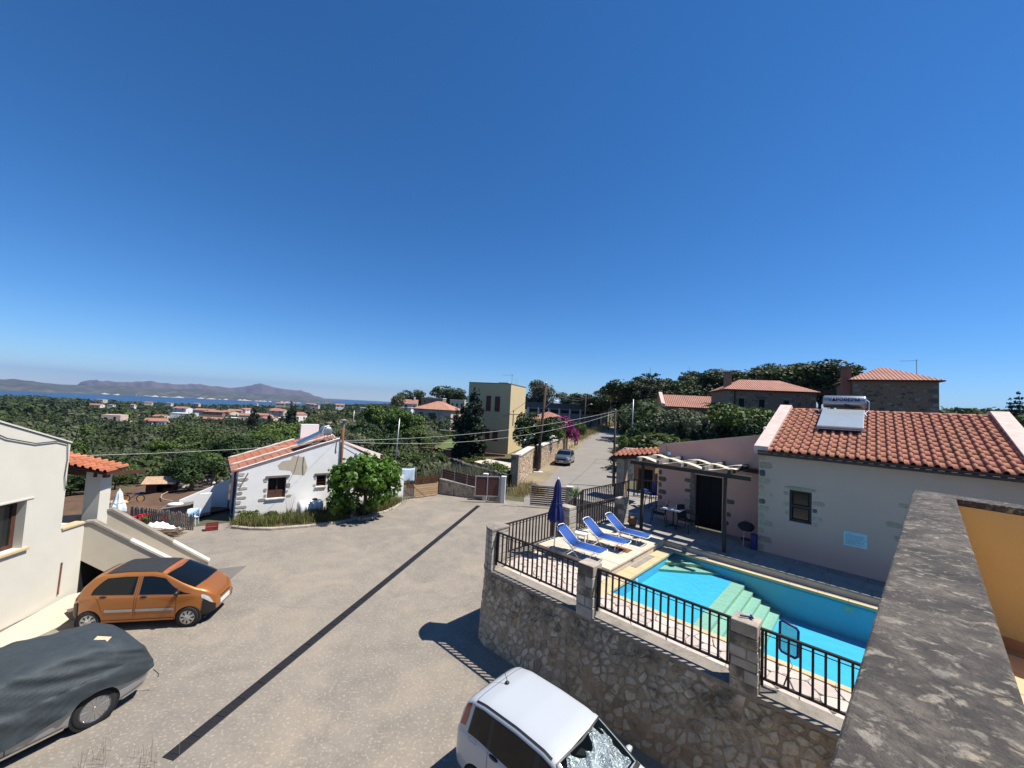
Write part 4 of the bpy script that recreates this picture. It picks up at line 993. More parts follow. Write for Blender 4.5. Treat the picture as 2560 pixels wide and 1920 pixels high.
# ================================================================ things on the terrace
def lounger(label, u, v, rz):
    t = uvthing('sun_lounger', label, 'sun lounger', u, v, 2.205, 'blue loungers on the sun terrace', rz)
    w = .27; hz = .30; hb = (-.98, hz); top = (-1.53, .74)
    def sling(pts, name):
        rows = []
        for x, z in pts: rows.append([(x, -w+.008, z+.012), (x, -w*.5, z-.002), (x, 0, z-.010), (x, w*.5, z-.002), (x, w-.008, z+.012)])
        m = MB(); m.grid(rows); o = m.build(name, 'bluefabric', t, smooth=True); o.modifiers.new('s','SOLIDIFY').thickness = .008
    sling([(-.03,hz+.012),(-.3,hz),(-.6,hz-.004),(-.96,hz)], 'seat'); sling([(-.99,hz+.01),(-1.2,hz+.16),(-1.36,hz+.295),(-1.50,.73)], 'backrest')
    m = MB()
    for s in (-w, w): m.tube([(0,s*.93,hz-.01),(-.05,s,hz),(-.98,s,hz)], .014, 7)
    m.tube([(0,-w*.93,hz-.01),(.02,-w*.5,hz-.02),(.02,w*.5,hz-.02),(0,w*.93,hz-.01)], .014, 7); m.build('frame', 'whitepaint', t, smooth=True)
    m = MB(); m.tube([(-.98,-w,hz),(-1.47,-w,.695),(-1.54,-w*.75,.755),(-1.56,0,.765),(-1.54,w*.75,.755),(-1.47,w,.695),(-.98,w,hz)], .014, 7); m.build('back_frame', 'whitepaint', t, smooth=True)
    for x0, x1 in ((-.18,-.34),(-1.02,-.72)):
        m = MB(); s = 1 if x0 > -.5 else -1
        m.tube([(x0,-w,hz-.01),(x0-.13*s,-w,hz-.13),(x1-.0,-w,.012),(x1,-w*.6,.012),(x1,w*.6,.012),(x1,w,.012),(x0-.13*s,w,hz-.13),(x0,w,hz-.01)], .012, 7); m.build('leg', 'whitepaint', t, smooth=True)
    m = MB()
    for s in (-w,w): m.tube([(-.78,s,hz-.02),(-1.0,s,.16),(-1.22,s,.012)], .011, 6)
    m.tube([(-1.22,-w,.012),(-1.22,w,.012)], .011, 6); m.build('leg', 'whitepaint', t, smooth=True)
    m = MB()
    for s in (-w,w): m.tube([(-.9,s*1.04,hz-.05),(-1.25,s*1.04,.43)], .011, 6)
    m.build('ratchet', 'alu', t)
    for s in (-w,w): m = MB(); m.lathe([(.032,-.012),(.04,0),(.032,.012)], (-.98,s*1.05,hz), 10, 'y'); m.build('hinge', 'whiteplastic', t)
    return t
lounger('blue sun lounger nearest the furled parasol', -2.95, -5.22, R_(5))
lounger('blue sun lounger in the middle of the row of three', -2.86, -3.86, R_(4))
lounger('blue sun lounger farthest from the parasol, beside the terracotta pot', -2.68, -2.68, R_(3))
def stool():
    t = uvthing('plastic_side_table', 'white plastic side table between two blue loungers', 'table', -4.28, -4.38, 2.205, rz=.3)
    m = MB(); pts = [(.21*math.copysign(abs(math.cos(a))**.5, math.cos(a)), .21*math.copysign(abs(math.sin(a))**.5, math.sin(a))) for a in np.linspace(0, 2*PI, 28)[:-1]]
    m.prism(pts, .345, .375); m.build('top', 'whiteplastic', t, bevel=.008)
    for sx in (-1,1):
        for sy in (-1,1): m = MB(); m.bar((sx*.15,sy*.15,.35),(sx*.18,sy*.18,0),.05,.04); m.build('leg', 'whiteplastic', t, bevel=.006)
    m = MB(); m.box(-.16,.16,-.165,-.15,.29,.345); m.box(-.16,.16,.15,.165,.29,.345); m.build('apron', 'whiteplastic', t)
stool()
def furled(name, label, loc, h, zb, rmax, m, pole, base=None, lean=(0,0), folds=9):
    t = thing(name, label, 'parasol', loc, .3)
    mb = MB(); mb.tube([(0,0,.05),(lean[0]*h,lean[1]*h,h)], .019, 10); mb.build('pole', pole, t, smooth=True)
    rows = []; n = folds*6; zs = np.linspace(0,1,14)
    for q in zs:
        z = zb+(h-zb)*q; r = rmax*(1-q)**.75*.92+.028+.02*math.sin(q*9); row = []
        for k in range(n+1):
            a = 2*PI*k/n; rr = r*(1+.24*(1-q*.6)*math.cos(a*folds+q*1.4)); dz = -.05*(1-q)*(1+math.cos(a*folds))*.5
            row.append((lean[0]*z+math.cos(a)*rr, lean[1]*z+math.sin(a)*rr, z+dz))
        rows.append(row)
    mb = MB(); mb.grid(rows); mb.build('canopy', m, t, smooth=True)
    mb = MB(); z = zb+(h-zb)*.42; rr = rmax*(.58)**.75*.92+.035
    mb.tube([(lean[0]*z+math.cos(a)*rr*1.08, lean[1]*z+math.sin(a)*rr*1.08, z) for a in np.linspace(0,2*PI,17)[:-1]], .012, 5, closed=True); mb.build('tie_strap', m, t)
    mb = MB(); mb.lathe([(.03,h),(.034,h+.03),(.02,h+.06),(.004,h+.075)], (lean[0]*h,lean[1]*h,0), 12); mb.build('finial', 'whiteplastic', t, smooth=True)
    mb = MB(); mb.lathe([(.03,zb-.16),(.034,zb-.02)], (lean[0]*zb,lean[1]*zb,0), 10); mb.build('runner', 'whiteplastic', t)
    if base:
        mb = MB(); mb.lathe([(.02,0),(base,0),(base,.05),(base*.75,.085),(.05,.10),(.045,.34),(.026,.36)], n=24); mb.build('base', 'concrete', t, smooth=False)
    return t
furled('beach_parasol', 'furled navy blue parasol on a white pole beside the loungers', W(-4.47,-5.66,2.0), 2.42, 1.18, .215, 'bluecanvas', 'whitepaint', .24, (.03,.02))
def pot():
    t = uvthing('terracotta_pot', 'round terracotta pot on the terrace beside the square pillar', 'pot', -4.08, -.98, 2.205)
    m = MB(); m.lathe([(.10,0),(.12,.0),(.165,.12),(.175,.22),(.155,.27),(.185,.29),(.185,.33),(.155,.33),(.14,.27),(.02,.25)], n=22); m.build('pot', 'terracotta', t, smooth=True)
    m = MB(); m.lathe([(.01,.255),(.142,.26)], n=16); m.build('soil', 'bedsoil', t)
pot()
def chair(label, u, v, rz):
    t = uvthing('garden_armchair', label, 'chair', u, v, 2.205, 'dark armchairs at the terrace table', rz)
    m = MB(); m.grid([[(-.24,-.22,.44),(0,-.22,.425),(.24,-.22,.44)],[(-.24,.0,.425),(0,0,.41),(.24,0,.425)],[(-.24,.24,.42),(0,.24,.405),(.24,.24,.42)]]); m.build('seat', 'mesh_fabric', t).modifiers.new('s','SOLIDIFY').thickness = .012
    m = MB(); m.grid([[(-.24,.24,.42),(0,.25,.42),(.24,.24,.42)],[(-.24,.30,.68),(0,.325,.68),(.24,.30,.68)],[(-.22,.37,.93),(0,.385,.95),(.22,.37,.93)]]); m.build('backrest', 'mesh_fabric', t).modifiers.new('s','SOLIDIFY').thickness = .012
    for s in (-1,1):
        m = MB(); m.tube([(s*.27,-.26,0),(s*.27,-.23,.45),(s*.27,-.18,.62),(s*.27,-.05,.66),(s*.27,.15,.64),(s*.26,.29,.62)], .014, 7); m.build('arm', 'blackplastic', t, smooth=True)
        m = MB(); m.tube([(s*.25,.34,0),(s*.25,.24,.42),(s*.24,.30,.68),(s*.22,.375,.94)], .014, 7); m.build('leg', 'blackplastic', t, smooth=True)
mat('mesh_fabric', (.014,.015,.018), .85, var=.2, vscale=20)
chair('dark armchair on the far side of the white terrace table', -3.55, .22, R_(-75))
chair('dark armchair on the near side of the table by the doorway', -2.36, .12, R_(70))
def table():
    t = uvthing('cafe_table', 'square white topped cafe table with black pedestal under the pergola', 'table', -2.93, .18, 2.205)
    MB().box(-.36,.36,-.36,.36,.725,.75).build('top', 'whiteplastic', t, bevel=.006)
    m = MB(); m.tube([(0,0,.06),(0,0,.72)], .028, 10); m.build('pedestal', 'blackplastic', t)
    for k in range(4): a = k*PI/2+PI/4; m = MB(); m.tube([(0,0,.10),(math.cos(a)*.2,math.sin(a)*.2,.07),(math.cos(a)*.34,math.sin(a)*.34,.01)], [.022,.018,.014], 7); m.build('foot', 'blackplastic', t)
table()
def bbq():
    t = uvthing('kettle_barbecue', 'small black barbecue grill on thin legs against the pink wing wall', 'barbecue', -.40, .22, 2.205)
    m = MB(); m.lathe([(.02,.50),(.18,.53),(.25,.60),(.26,.64)], n=20); m.build('bowl', 'blackplastic', t, smooth=True)
    m = MB(); m.lathe([(.265,.64),(.25,.72),(.15,.79),(.02,.81)], n=20); m.build('lid', 'mesh_fabric', t, smooth=True)
    m = MB(); m.tube([(-.05,0,.81),(-.05,0,.85),(.05,0,.85),(.05,0,.81)], .01, 6); m.build('handle', 'blackplastic', t)
    for k in range(3): a = k*2*PI/3+.4; m = MB(); m.tube([(math.cos(a)*.16,math.sin(a)*.16,.54),(math.cos(a)*.26,math.sin(a)*.26,0)], .011, 6); m.build('leg', 'galv', t)
    m = MB(); m.lathe([(.02,.2),(.17,.2),(.17,.22),(.02,.22)], n=14); m.build('tray', 'blackplastic', t)
bbq()
def bottle():
    t = uvthing('blue_crate_bin', 'narrow blue plastic bin at the foot of the villa corner', 'bin', -.09, -.02, 2.205)
    m = MB(); m.prism([(-.1,-.1),(.075,-.1),(.075,.1),(-.1,.1)], 0, .48); m.build('body', 'blueplastic', t, bevel=.02); MB().box(-.11,.085,-.11,.11,.48,.51).build('lid', 'blueplastic', t, bevel=.008)
bottle()
def high_chair():
    t = uvthing('child_high_chair', 'dark blue plastic high chair in the shade behind the wing wall corner', 'chair', -4.95, 2.7, 2.205, rz=-.6)
    for sx in (-1,1):
        for sy in (-1,1): m = MB(); m.bar((sx*.2,sy*.2,.0),(sx*.16,sy*.14,.62),.03); m.build('leg', 'blueplastic', t)
    MB().box(-.2,.2,-.2,.2,.60,.64).build('seat', 'blueplastic', t, bevel=.01); MB().box(-.26,.26,-.42,-.16,.80,.83).build('tray', 'blueplastic', t, bevel=.01)
    for k in range(4): MB().box(-.19+k*.105,-.12+k*.105,.17,.2,.64,1.08).build('back_slat', 'blueplastic', t)
    MB().box(-.21,.21,.17,.205,1.08,1.16).build('back_rail', 'blueplastic', t, bevel=.01)
high_chair()
def skimmer_net():
    t = uvthing('pool_skimmer_net', 'blue framed pool leaf net hanging over the black railing', 'pool net', 1.85, -7.42, 2.9)
    pts = [(-.12,0,.26),(-.09,0,.30),(.11,.02,.24),(.14,.02,.2),(.13,.05,-.24),(.09,.05,-.28),(-.10,.03,-.24),(-.13,.03,-.2)]
    m = MB(); m.tube(pts, .022, 6, closed=True); m.build('hoop', 'blueplastic', t, smooth=True)
    me = bpy.data.materials.new('netting'); me.use_nodes = True; N = me.node_tree.nodes; L = me.node_tree.links; p = N['Principled BSDF']; p.inputs['Base Color'].default_value = (.03,.16,.24,1); p.inputs['Roughness'].default_value = .7
    tr = N.new('ShaderNodeBsdfTransparent'); mx = N.new('ShaderNodeMixShader'); mx.inputs[0].default_value = .55; L.new(tr.outputs[0], mx.inputs[1]); L.new(p.outputs[0], mx.inputs[2]); L.new(mx.outputs[0], N['Material Output'].inputs[0])
    c = (.0,.14,-.12); m = MB(); n = len(pts); m.add(pts+[c], [(i,(i+1)%n,n) for i in range(n)]); m.build('net', me, t)
    m = MB(); m.tube([(.0,.04,-.27),(.02,.0,-.5),(-.06,-.02,-.8)], .012, 6); m.build('handle', 'blackplastic', t)
    m = MB(); m.tube([(.0,.06,-.3),(.05,.1,-.45),(.0,.1,-.62),(-.1,.12,-.66)], .005, 5); m.build('cord', 'wire', t)
skimmer_net()
def brush():
    t = uvthing('blue_hand_scraper', 'small blue hand tool lying on top of the square stone pillar', 'tool', 1.28, -7.77, 3.18, rz=.5)
    m = MB(); m.bar((-.10,0,.02),(.09,0,.02),.03,.026); m.build('handle', 'blueplastic', t, bevel=.006); m = MB(); m.bar((.09,-.05,.025),(.09,.06,.025),.03,.035); m.build('head', 'blueplastic', t, bevel=.006)
brush()
# ================================================================ cars
def paint(name, col, metal=0.0, rough=.35, coat=1.0, var=0.0):
    m = mat(name, col, rough, var=var, vscale=2.0, metal=metal, coat=coat); m.node_tree.nodes['Principled BSDF'].inputs['Coat Roughness'].default_value = .06; return m
paint('paint_orange', (.36,.125,.022), .35, .36); M['paint_orange'].node_tree.nodes['Principled BSDF'].inputs['Coat Weight'].default_value = .8
paint('paint_white', (.43,.45,.47), 0, .45); paint('paint_silver', (.15,.17,.185), .6, .35); paint('paint_grey', (.34,.345,.35), .55, .35)
mat('sunfade', (.33,.10,.04), .6, var=.2, vscale=3)
mat('chrome', (.7,.7,.7), .15, metal=1.0); mat('headlight', (.55,.57,.58), .08, metal=.3, coat=1.0); mat('taillight', (.35,.01,.012), .15, coat=1.0)
mat('indicator', (.6,.2,.03), .2, coat=1.0); mat('plate', (.7,.7,.7), .4); mat('plateblack', (.02,.02,.02), .5); mat('hub', (.55,.55,.54), .3, metal=.7); mat('alloy', (.5,.5,.5), .25, metal=.9); mat('darkhub', (.02,.02,.02), .5)
mat('roofcanvas', (.020,.022,.025), .85, var=.25, vscale=10)
def tint_glass(name, col, opac):
    m = bpy.data.materials.new(name); m.use_nodes = True; N = m.node_tree.nodes; L = m.node_tree.links; p = N['Principled BSDF']
    p.inputs['Base Color'].default_value = rgb(col); p.inputs['Roughness'].default_value = .04; p.inputs['Specular IOR Level'].default_value = .55
    tr = N.new('ShaderNodeBsdfTransparent'); tr.inputs[0].default_value = (.88,.93,.93,1); mx = N.new('ShaderNodeMixShader'); mx.inputs[0].default_value = opac
    L.new(tr.outputs[0], mx.inputs[1]); L.new(p.outputs[0], mx.inputs[2]); L.new(mx.outputs[0], N['Material Output'].inputs[0]); M[name] = m
tint_glass('clearglass', (.02,.03,.03), .14); mat('carglass', (.005,.007,.008), .04, spec=.35)
def foil():
    m = mat('foil', (.85,.87,.87), .34, metal=1.0); N = m.node_tree.nodes; L = m.node_tree.links
    v = N.new('ShaderNodeTexVoronoi'); v.inputs['Scale'].default_value = 55; tc = [n for n in N if n.type == 'TEX_COORD'][0]; L.new(tc.outputs['Object'], v.inputs['Vector'])
    n = N.new('ShaderNodeTexNoise'); n.inputs['Scale'].default_value = 7; L.new(tc.outputs['Object'], n.inputs['Vector'])
    a = N.new('ShaderNodeMath'); a.operation = 'MULTIPLY_ADD'; L.new(n.outputs['Fac'], a.inputs[0]); a.inputs[1].default_value = 5; L.new(v.outputs['Distance'], a.inputs[2])
    b = N.new('ShaderNodeBump'); b.inputs['Distance'].default_value = .02; L.new(a.outputs[0], b.inputs['Height']); L.new(b.outputs[0], N['Principled BSDF'].inputs['Normal'])
foil()
def cr(p0, p1, p2, p3, t):
    return tuple(.5*((2*b)+(-a+c)*t+(2*a-5*b+4*c-d)*t*t+(-a+3*b-3*c+d)*t**3) for a,b,c,d in zip(p0,p1,p2,p3))
class Car:
    def __init__(s, name, label, loc, rz, top, belt, w, zb, tumble=.28, end=.14, taper=(.86,.90), crown=.02, group=None):
        s.t = thing(name, label, 'car', loc, rz, group); s.top = top; s.beltp = belt; s.w = w; s.zb0 = zb; s.tumble = tumble; s.end = end; s.taper = taper; s.crown = crown
        s.xf = top[0][0]; s.xr = top[-1][0]
    def ztop(s, x): return float(np.interp(-x, [-p[0] for p in s.top], [p[1] for p in s.top]))
    def ring(s, x):
        zt = s.ztop(x); bl = min(float(np.interp(-x, [-p[0] for p in s.beltp], [p[1] for p in s.beltp])), zt-.012); zb = s.zb0
        f = max(0, (x-(s.xf-.9))/.9); r = max(0, ((s.xr+.8)-x)/.8)
        w = s.w*(1-(1-s.taper[0])*f**2.2)*(1-(1-s.taper[1])*r**2.2)
        zb += .10*f**2+.12*r**2
        g = max(0, min(1, (zt-bl)/.3)); ze = zt-.075*g-.008; ye = w*.965-s.tumble*(ze-bl)-.03*(1-g)
        P = [(0,zb),(.7*w,zb),(.95*w,zb+.04),(w,zb+.18),(w*1.0,(zb+bl)/2+.05),(w*.992,bl-.07),(w*.965,bl)]
        for q in (1/3,2/3,1): P.append((w*.965-(w*.965-ye)*q, bl+(ze-bl)*q))
        P += [(ye-.055, zt-.018*g), (ye*.6, zt+s.crown*.75), (0, zt+s.crown)]
        # round the two ends
        e = min(s.xf-x, x-s.xr); k = 1.0
        if e < s.end: k = math.sqrt(max(0, 1-((s.end-e)/s.end)**2))*.30+.70
        if k < 1: cz = (zt+zb)/2; P = [(y*(.82+.18*(k-.7)/.3), cz+(z-cz)*(.72+.28*(k-.7)/.3)) for y, z in P]
        return P
    def P(s, x, q):
        R = s.ring(x); n = len(R)-1; i = min(int(q), n-1); t = q-i
        p0 = R[i-1] if i > 0 else (-R[1][0], R[1][1]); p3 = R[i+2] if i+2 <= n else (-R[n-1][0], R[n-1][1])
        y, z = cr(p0, R[i], R[i+1], p3, t); return Vector((x, max(0, y), z))
    def N(s, x, q, sd=1):
        e = 1e-2; a = s.P(x+e, q)-s.P(x-e, q); b = s.P(x, min(12,q+.05))-s.P(x, max(0,q-.05)); n = b.cross(a)
        n = n.normalized() if n.length > 1e-9 else Vector((0,0,1))
        c = s.P(x,q)-Vector((x,0,.7))
        if n.dot(c) < 0: n = -n
        return Vector((n.x, n.y*sd, n.z))
    def body(s, m, wheels, rw, cut=None):
        xs = sorted(set([s.xf-e for e in (0,.01,.025,.05,.09,.14)]+[s.xr+e for e in (0,.01,.025,.05,.09,.14)]+list(np.arange(s.xr+.2, s.xf-.17, .065))+(list(cut[:2]) if cut else [])))
        qs = list(np.arange(0,12.01,.34))+[12]; qs = sorted(set(round(q,3) for q in qs)); half = qs
        rows = []
        for x in xs:
            L = [s.P(x,q) for q in half]; rows.append([(p.x,p.y,p.z) for p in L]+[(p.x,-p.y,p.z) for p in L[-2:0:-1]])
        n = len(rows[0]); mb = MB(); vs = [p for r in rows for p in r]
        fs = [(i*n+j, i*n+(j+1)%n, (i+1)*n+(j+1)%n, (i+1)*n+j) for i in range(len(rows)-1) for j in range(n)]+[tuple(range(n))[::-1], tuple((len(rows)-1)*n+k for k in range(n))]
        mb.add(vs, fs); o = mb.build('body', m, s.t, fix=True)
        cy = MB()
        for wx in wheels:
            for sd in (-1,1): cy.lathe([(rw*1.13, sd*(s.w-.27)),(rw*1.13, sd*(s.w+.25))], (wx,0,rw*.98), 40, 'y')
        c = cy.build('cutter', None, None, fix=True); c.parent = s.t
        bo = o.modifiers.new('b','BOOLEAN'); bo.object = c; bo.operation = 'DIFFERENCE'; bo.solver = 'EXACT'
        bpy.context.view_layer.update(); dg = bpy.context.evaluated_depsgraph_get(); me = bpy.data.meshes.new_from_object(o.evaluated_get(dg)); o.modifiers.clear(); o.data = me; bpy.data.objects.remove(c)
        me.materials.clear(); me.materials.append(M[m])
        bm = bmesh.new(); bm.from_mesh(me)
        if cut:
            x0, x1, q0 = cut; kill = []
            for f in bm.faces:
                ce = f.calc_center_median()
                if x0 < ce.x < x1:
                    zz = s.P(ce.x, q0).z; yy = s.P(ce.x, q0).y
                    if ce.z > zz+.002 and abs(ce.y) < yy+.01 and f.normal.z > .2: kill.append(f)
            bmesh.ops.delete(bm, geom=kill, context='FACES')
        for f in bm.faces: f.smooth = True
        for e in bm.edges:
            if len(e.link_faces) == 2 and e.calc_face_angle(0) > R_(35): e.smooth = False
        bm.to_mesh(me); bm.free()
        for wx in wheels:
            for sd in (-1,1):
                l = MB(); l.lathe([(.02, sd*(s.w-.26)),(rw*1.125, sd*(s.w-.26)),(rw*1.125, sd*(s.w-.03))], (wx,0,rw*.98), 28, 'y'); l.build('wheel_arch', 'void', s.t)
        return o
    def patch(s, name, m, xl, xr, q0, q1, off=.006, nx=10, nq=6, sides=(1,-1), parent=None, smooth=True, thick=0, label=None):
        f = lambda v: v if callable(v) else (lambda q: v)
        xl, xr = f(xl), f(xr); out = []
        for sd in sides:
            rows = []
            for j in range(nq+1):
                q = q0+(q1-q0)*j/nq; t = j/nq; row = []
                for i in range(nx+1):
                    x = xl(t)+(xr(t)-xl(t))*i/nx; p = s.P(x,q); nn = s.N(x,q); p = p+nn*off; row.append((p.x, p.y*sd, p.z))
                rows.append(row)
            mb = MB(); mb.grid(rows, flip=(sd < 0)); o = mb.build(name, m, parent or s.t, smooth=smooth); out.append(o)
            if label: o['label'] = label
        return out
    def over(s, name, m, x0, x1, q0, off=.006, nx=10, nq=8, curve=0.0, parent=None, wob=None):
        """a patch that runs right across the top from side to side"""
        rows = []; f = lambda v: v if callable(v) else (lambda u: v); x0, x1 = f(x0), f(x1)
        Q = list(np.linspace(q0,12,nq+1)); full = [(q,1) for q in Q]+[(q,-1) for q in Q[-2::-1]]
        for i in range(nx+1):
            row = []
            for q, sd in full:
                u = 1-abs((12-q)/(12-q0)); x = x0(u)+(x1(u)-x0(u))*i/nx; p = s.P(x,q)+s.N(x,q)*off
                if wob: p = p+s.N(x,q)*wob(x, p.y*sd)
                row.append((p.x, p.y*sd, p.z))
            rows.append(row)
        mb = MB(); mb.grid(rows); return mb.build(name, m, parent or s.t, smooth=True)
    def wheel(s, x, r, kind, sides=(1,-1)):
        for sd in sides:
            w = bpy.data.objects.new('wheel', None); link(w, s.t); w.location = (x, sd*(s.w-.10), r)
            if sd < 0: w.rotation_euler = (0,0,PI)
            MBt = MB(); MBt.lathe([(r*.62,-.10),(r*.9,-.105),(r*.985,-.08),(r,-.03),(r,.03),(r*.985,.075),(r*.9,.09),(r*.66,.085)], n=40, axis='y', cap=False); MBt.build('tyre', 'rubber', w, smooth=True)
            if kind == 'cap':
                m = MB(); m.lathe([(.01,.10),(r*.16,.10),(r*.2,.088),(r*.6,.075),(r*.665,.086),(r*.67,.05)], n=32, axis='y'); m.build('rim', 'hub', w, smooth=True)
                m = MB()
                for k in range(8):
                    a = k*PI/4; c, q = math.cos(a), math.sin(a)
                    pts = [(r*.30,-.010),(r*.54,-.026),(r*.60,-.018),(r*.60,.018),(r*.54,.026),(r*.30,.010)]; m.add([(c*u-q*v, .0885-.011*(u/r-.27)/.33, q*u+c*v) for u,v in pts], [(0,1,2,3,4,5)])
                m.build('rim_slot', 'darkhub', w)
            else:
                m = MB(); m.lathe([(.01,.02),(r*.68,.02)], n=32, axis='y'); m.build('brake_shadow', 'darkhub', w)
                m = MB(); m.lathe([(r*.64,.075),(r*.70,.088),(r*.72,.08),(r*.70,.02)], n=40, axis='y'); m.lathe([(.01,.085),(r*.12,.085),(r*.14,.06)], n=20, axis='y')
                for k in range(15):
                    a = k*2*PI/15; c, q = math.cos(a), math.sin(a); m.bar((c*r*.1, .065, q*r*.1), (c*r*.67, .078, q*r*.67), .02, .022, up=(0,1,0))
                m.build('rim', 'alloy', w)
    def mirror(s, x, z, m, sides=(1,-1)):
        for sd in sides:
            y = s.w*.965; mb = MB(); mb.lathe([(.01,-.05),(.05,-.045),(.075,-.01),(.07,.035),(.01,.045)], (0,0,0), 14, 'x'); o = mb.build('wing_mirror', m, s.t, smooth=True)
            o.location = (x, sd*(y+.09), z); o.scale = (1.0, 1.25, .85)
            mb = MB(); mb.bar((x-.01, sd*(y-.06), z-.05), (x, sd*(y+.06), z-.02), .05, .03); mb.build('mirror_arm', m, s.t)

def orange_car():
    c = Car('orange_hatchback', 'orange hatchback with black sunroof panel parked beside the outside stairs', (-10.06,11.86,0), R_(11.8),
        [(1.72,.66),(1.65,.80),(1.5,.92),(1.36,.99),(1.24,1.03),(.44,1.42),(.12,1.48),(-.5,1.49),(-1.05,1.455),(-1.3,1.36),(-1.5,1.14),(-1.64,.92),(-1.70,.80)],
        [(1.72,.58),(1.45,.80),(1.2,.90),(0,.92),(-1.2,.96),(-1.70,.86)], .755, .20, .30, end=.26, taper=(.70,.80), crown=.03)
    wf, wr, rw = 1.13, -1.21, .275
    c.body('paint_orange', (wf, wr), rw)
    c.over('windscreen', 'carglass', lambda u: 1.20+.05*u, lambda u: .44+.07*u, 10.0, .008)
    c.over('roof_panel', 'roofcanvas', .30, -1.0, 10.25, .012); c.over('roof_band', 'sunfade', .43, .31, 10.1, .005, nx=3)
    c.over('bonnet_fade', 'sunfade', lambda u: 1.55, lambda u: 1.2-.1*u, 10.9, .002, nx=4) if False else None
    c.over('rear_window', 'carglass', -1.30, -1.52, 10.1, .008)
    c.patch('front_window', 'carglass', lambda t: 1.16-.70*t, lambda t: -.09, 6.2, 8.9, .008)
    c.patch('window_bar', 'blackplastic', .80, .77, 6.2, 7.9, .010, 1, 6)
    c.patch('rear_side_window', 'carglass', lambda t: -.22, lambda t: -1.22+.30*t*t, 6.2, 8.9, .008)
    for x in (-.13,-.18): c.patch('door_seam', 'plateblack', x+.004, x-.004, 3.0, 9, .003, 1, 14)
    c.patch('door_seam', 'plateblack', lambda t: .84-.02*t, lambda t: .832-.02*t, 3.0, 6.1, .003, 1, 10); c.patch('door_seam', 'plateblack', lambda t: -.90-.28*t, lambda t: -.908-.28*t, 3.6, 6.1, .003, 1, 10)
    c.patch('side_moulding', 'galv', .80, -.12, 3.62, 3.9, .014, 10, 2); c.patch('side_moulding', 'galv', -.19, -.84, 3.62, 3.9, .014, 10, 2)
    c.patch('front_bumper', 'blackplastic', 1.70, lambda t: 1.42+.02*t, 1.5, 4.9, .016, 12, 10); c.patch('rear_bumper', 'blackplastic', lambda t: -1.50-.02*t, -1.69, 1.5, 4.6, .016, 8, 8)
    c.patch('sill', 'paint_orange', .8, -.9, 1.8, 2.5, .012, 8, 3)
    c.patch('headlight', 'headlight', lambda t: 1.66-.10*t, lambda t: 1.38+.06*abs(t-.5), 5.1, 6.9, .010, 8, 6); c.patch('indicator', 'indicator', 1.64, 1.56, 4.95, 5.1, .012, 4, 2); c.patch('tail_light', 'taillight', lambda t: -1.60+.06*t, lambda t: -1.70+.1*t, 5.0, 8.2, .012, 4, 6)
    for x in (-.03, -.98): 
        for sd in (1,-1):
            m = MB(); m.lathe([(.01,-.015),(.05,-.01),(.055,.008),(.03,.016)], (0,0,0), 14, 'y'); o = m.build('door_handle', 'blackplastic', c.t, smooth=True); p = c.P(x+.0,5.5); o.location = (x+.06, sd*(p.y+.006), p.z); o.scale = (1.6,1,.55)
    c.mirror(.86, .99, 'blackplastic')
    MB().box(1.70,1.735,-.26,.26,.42,.53).build('number_plate', 'plate', c.t)
    MB().box(1.66,1.722,-.28,.28,.60,.65).build('grille', 'blackplastic', c.t, bevel=.01)
    m = MB(); m.bar((1.23,.5,1.05),(1.25,-.15,1.075),.014,.012); m.bar((1.25,-.1,1.075),(1.2,-.58,1.06),.014,.012); m.build('wiper', 'blackplastic', c.t)
    for x in (wf, wr): c.wheel(x, rw, 'cap')
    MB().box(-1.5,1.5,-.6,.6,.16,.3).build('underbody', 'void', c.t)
orange_car()
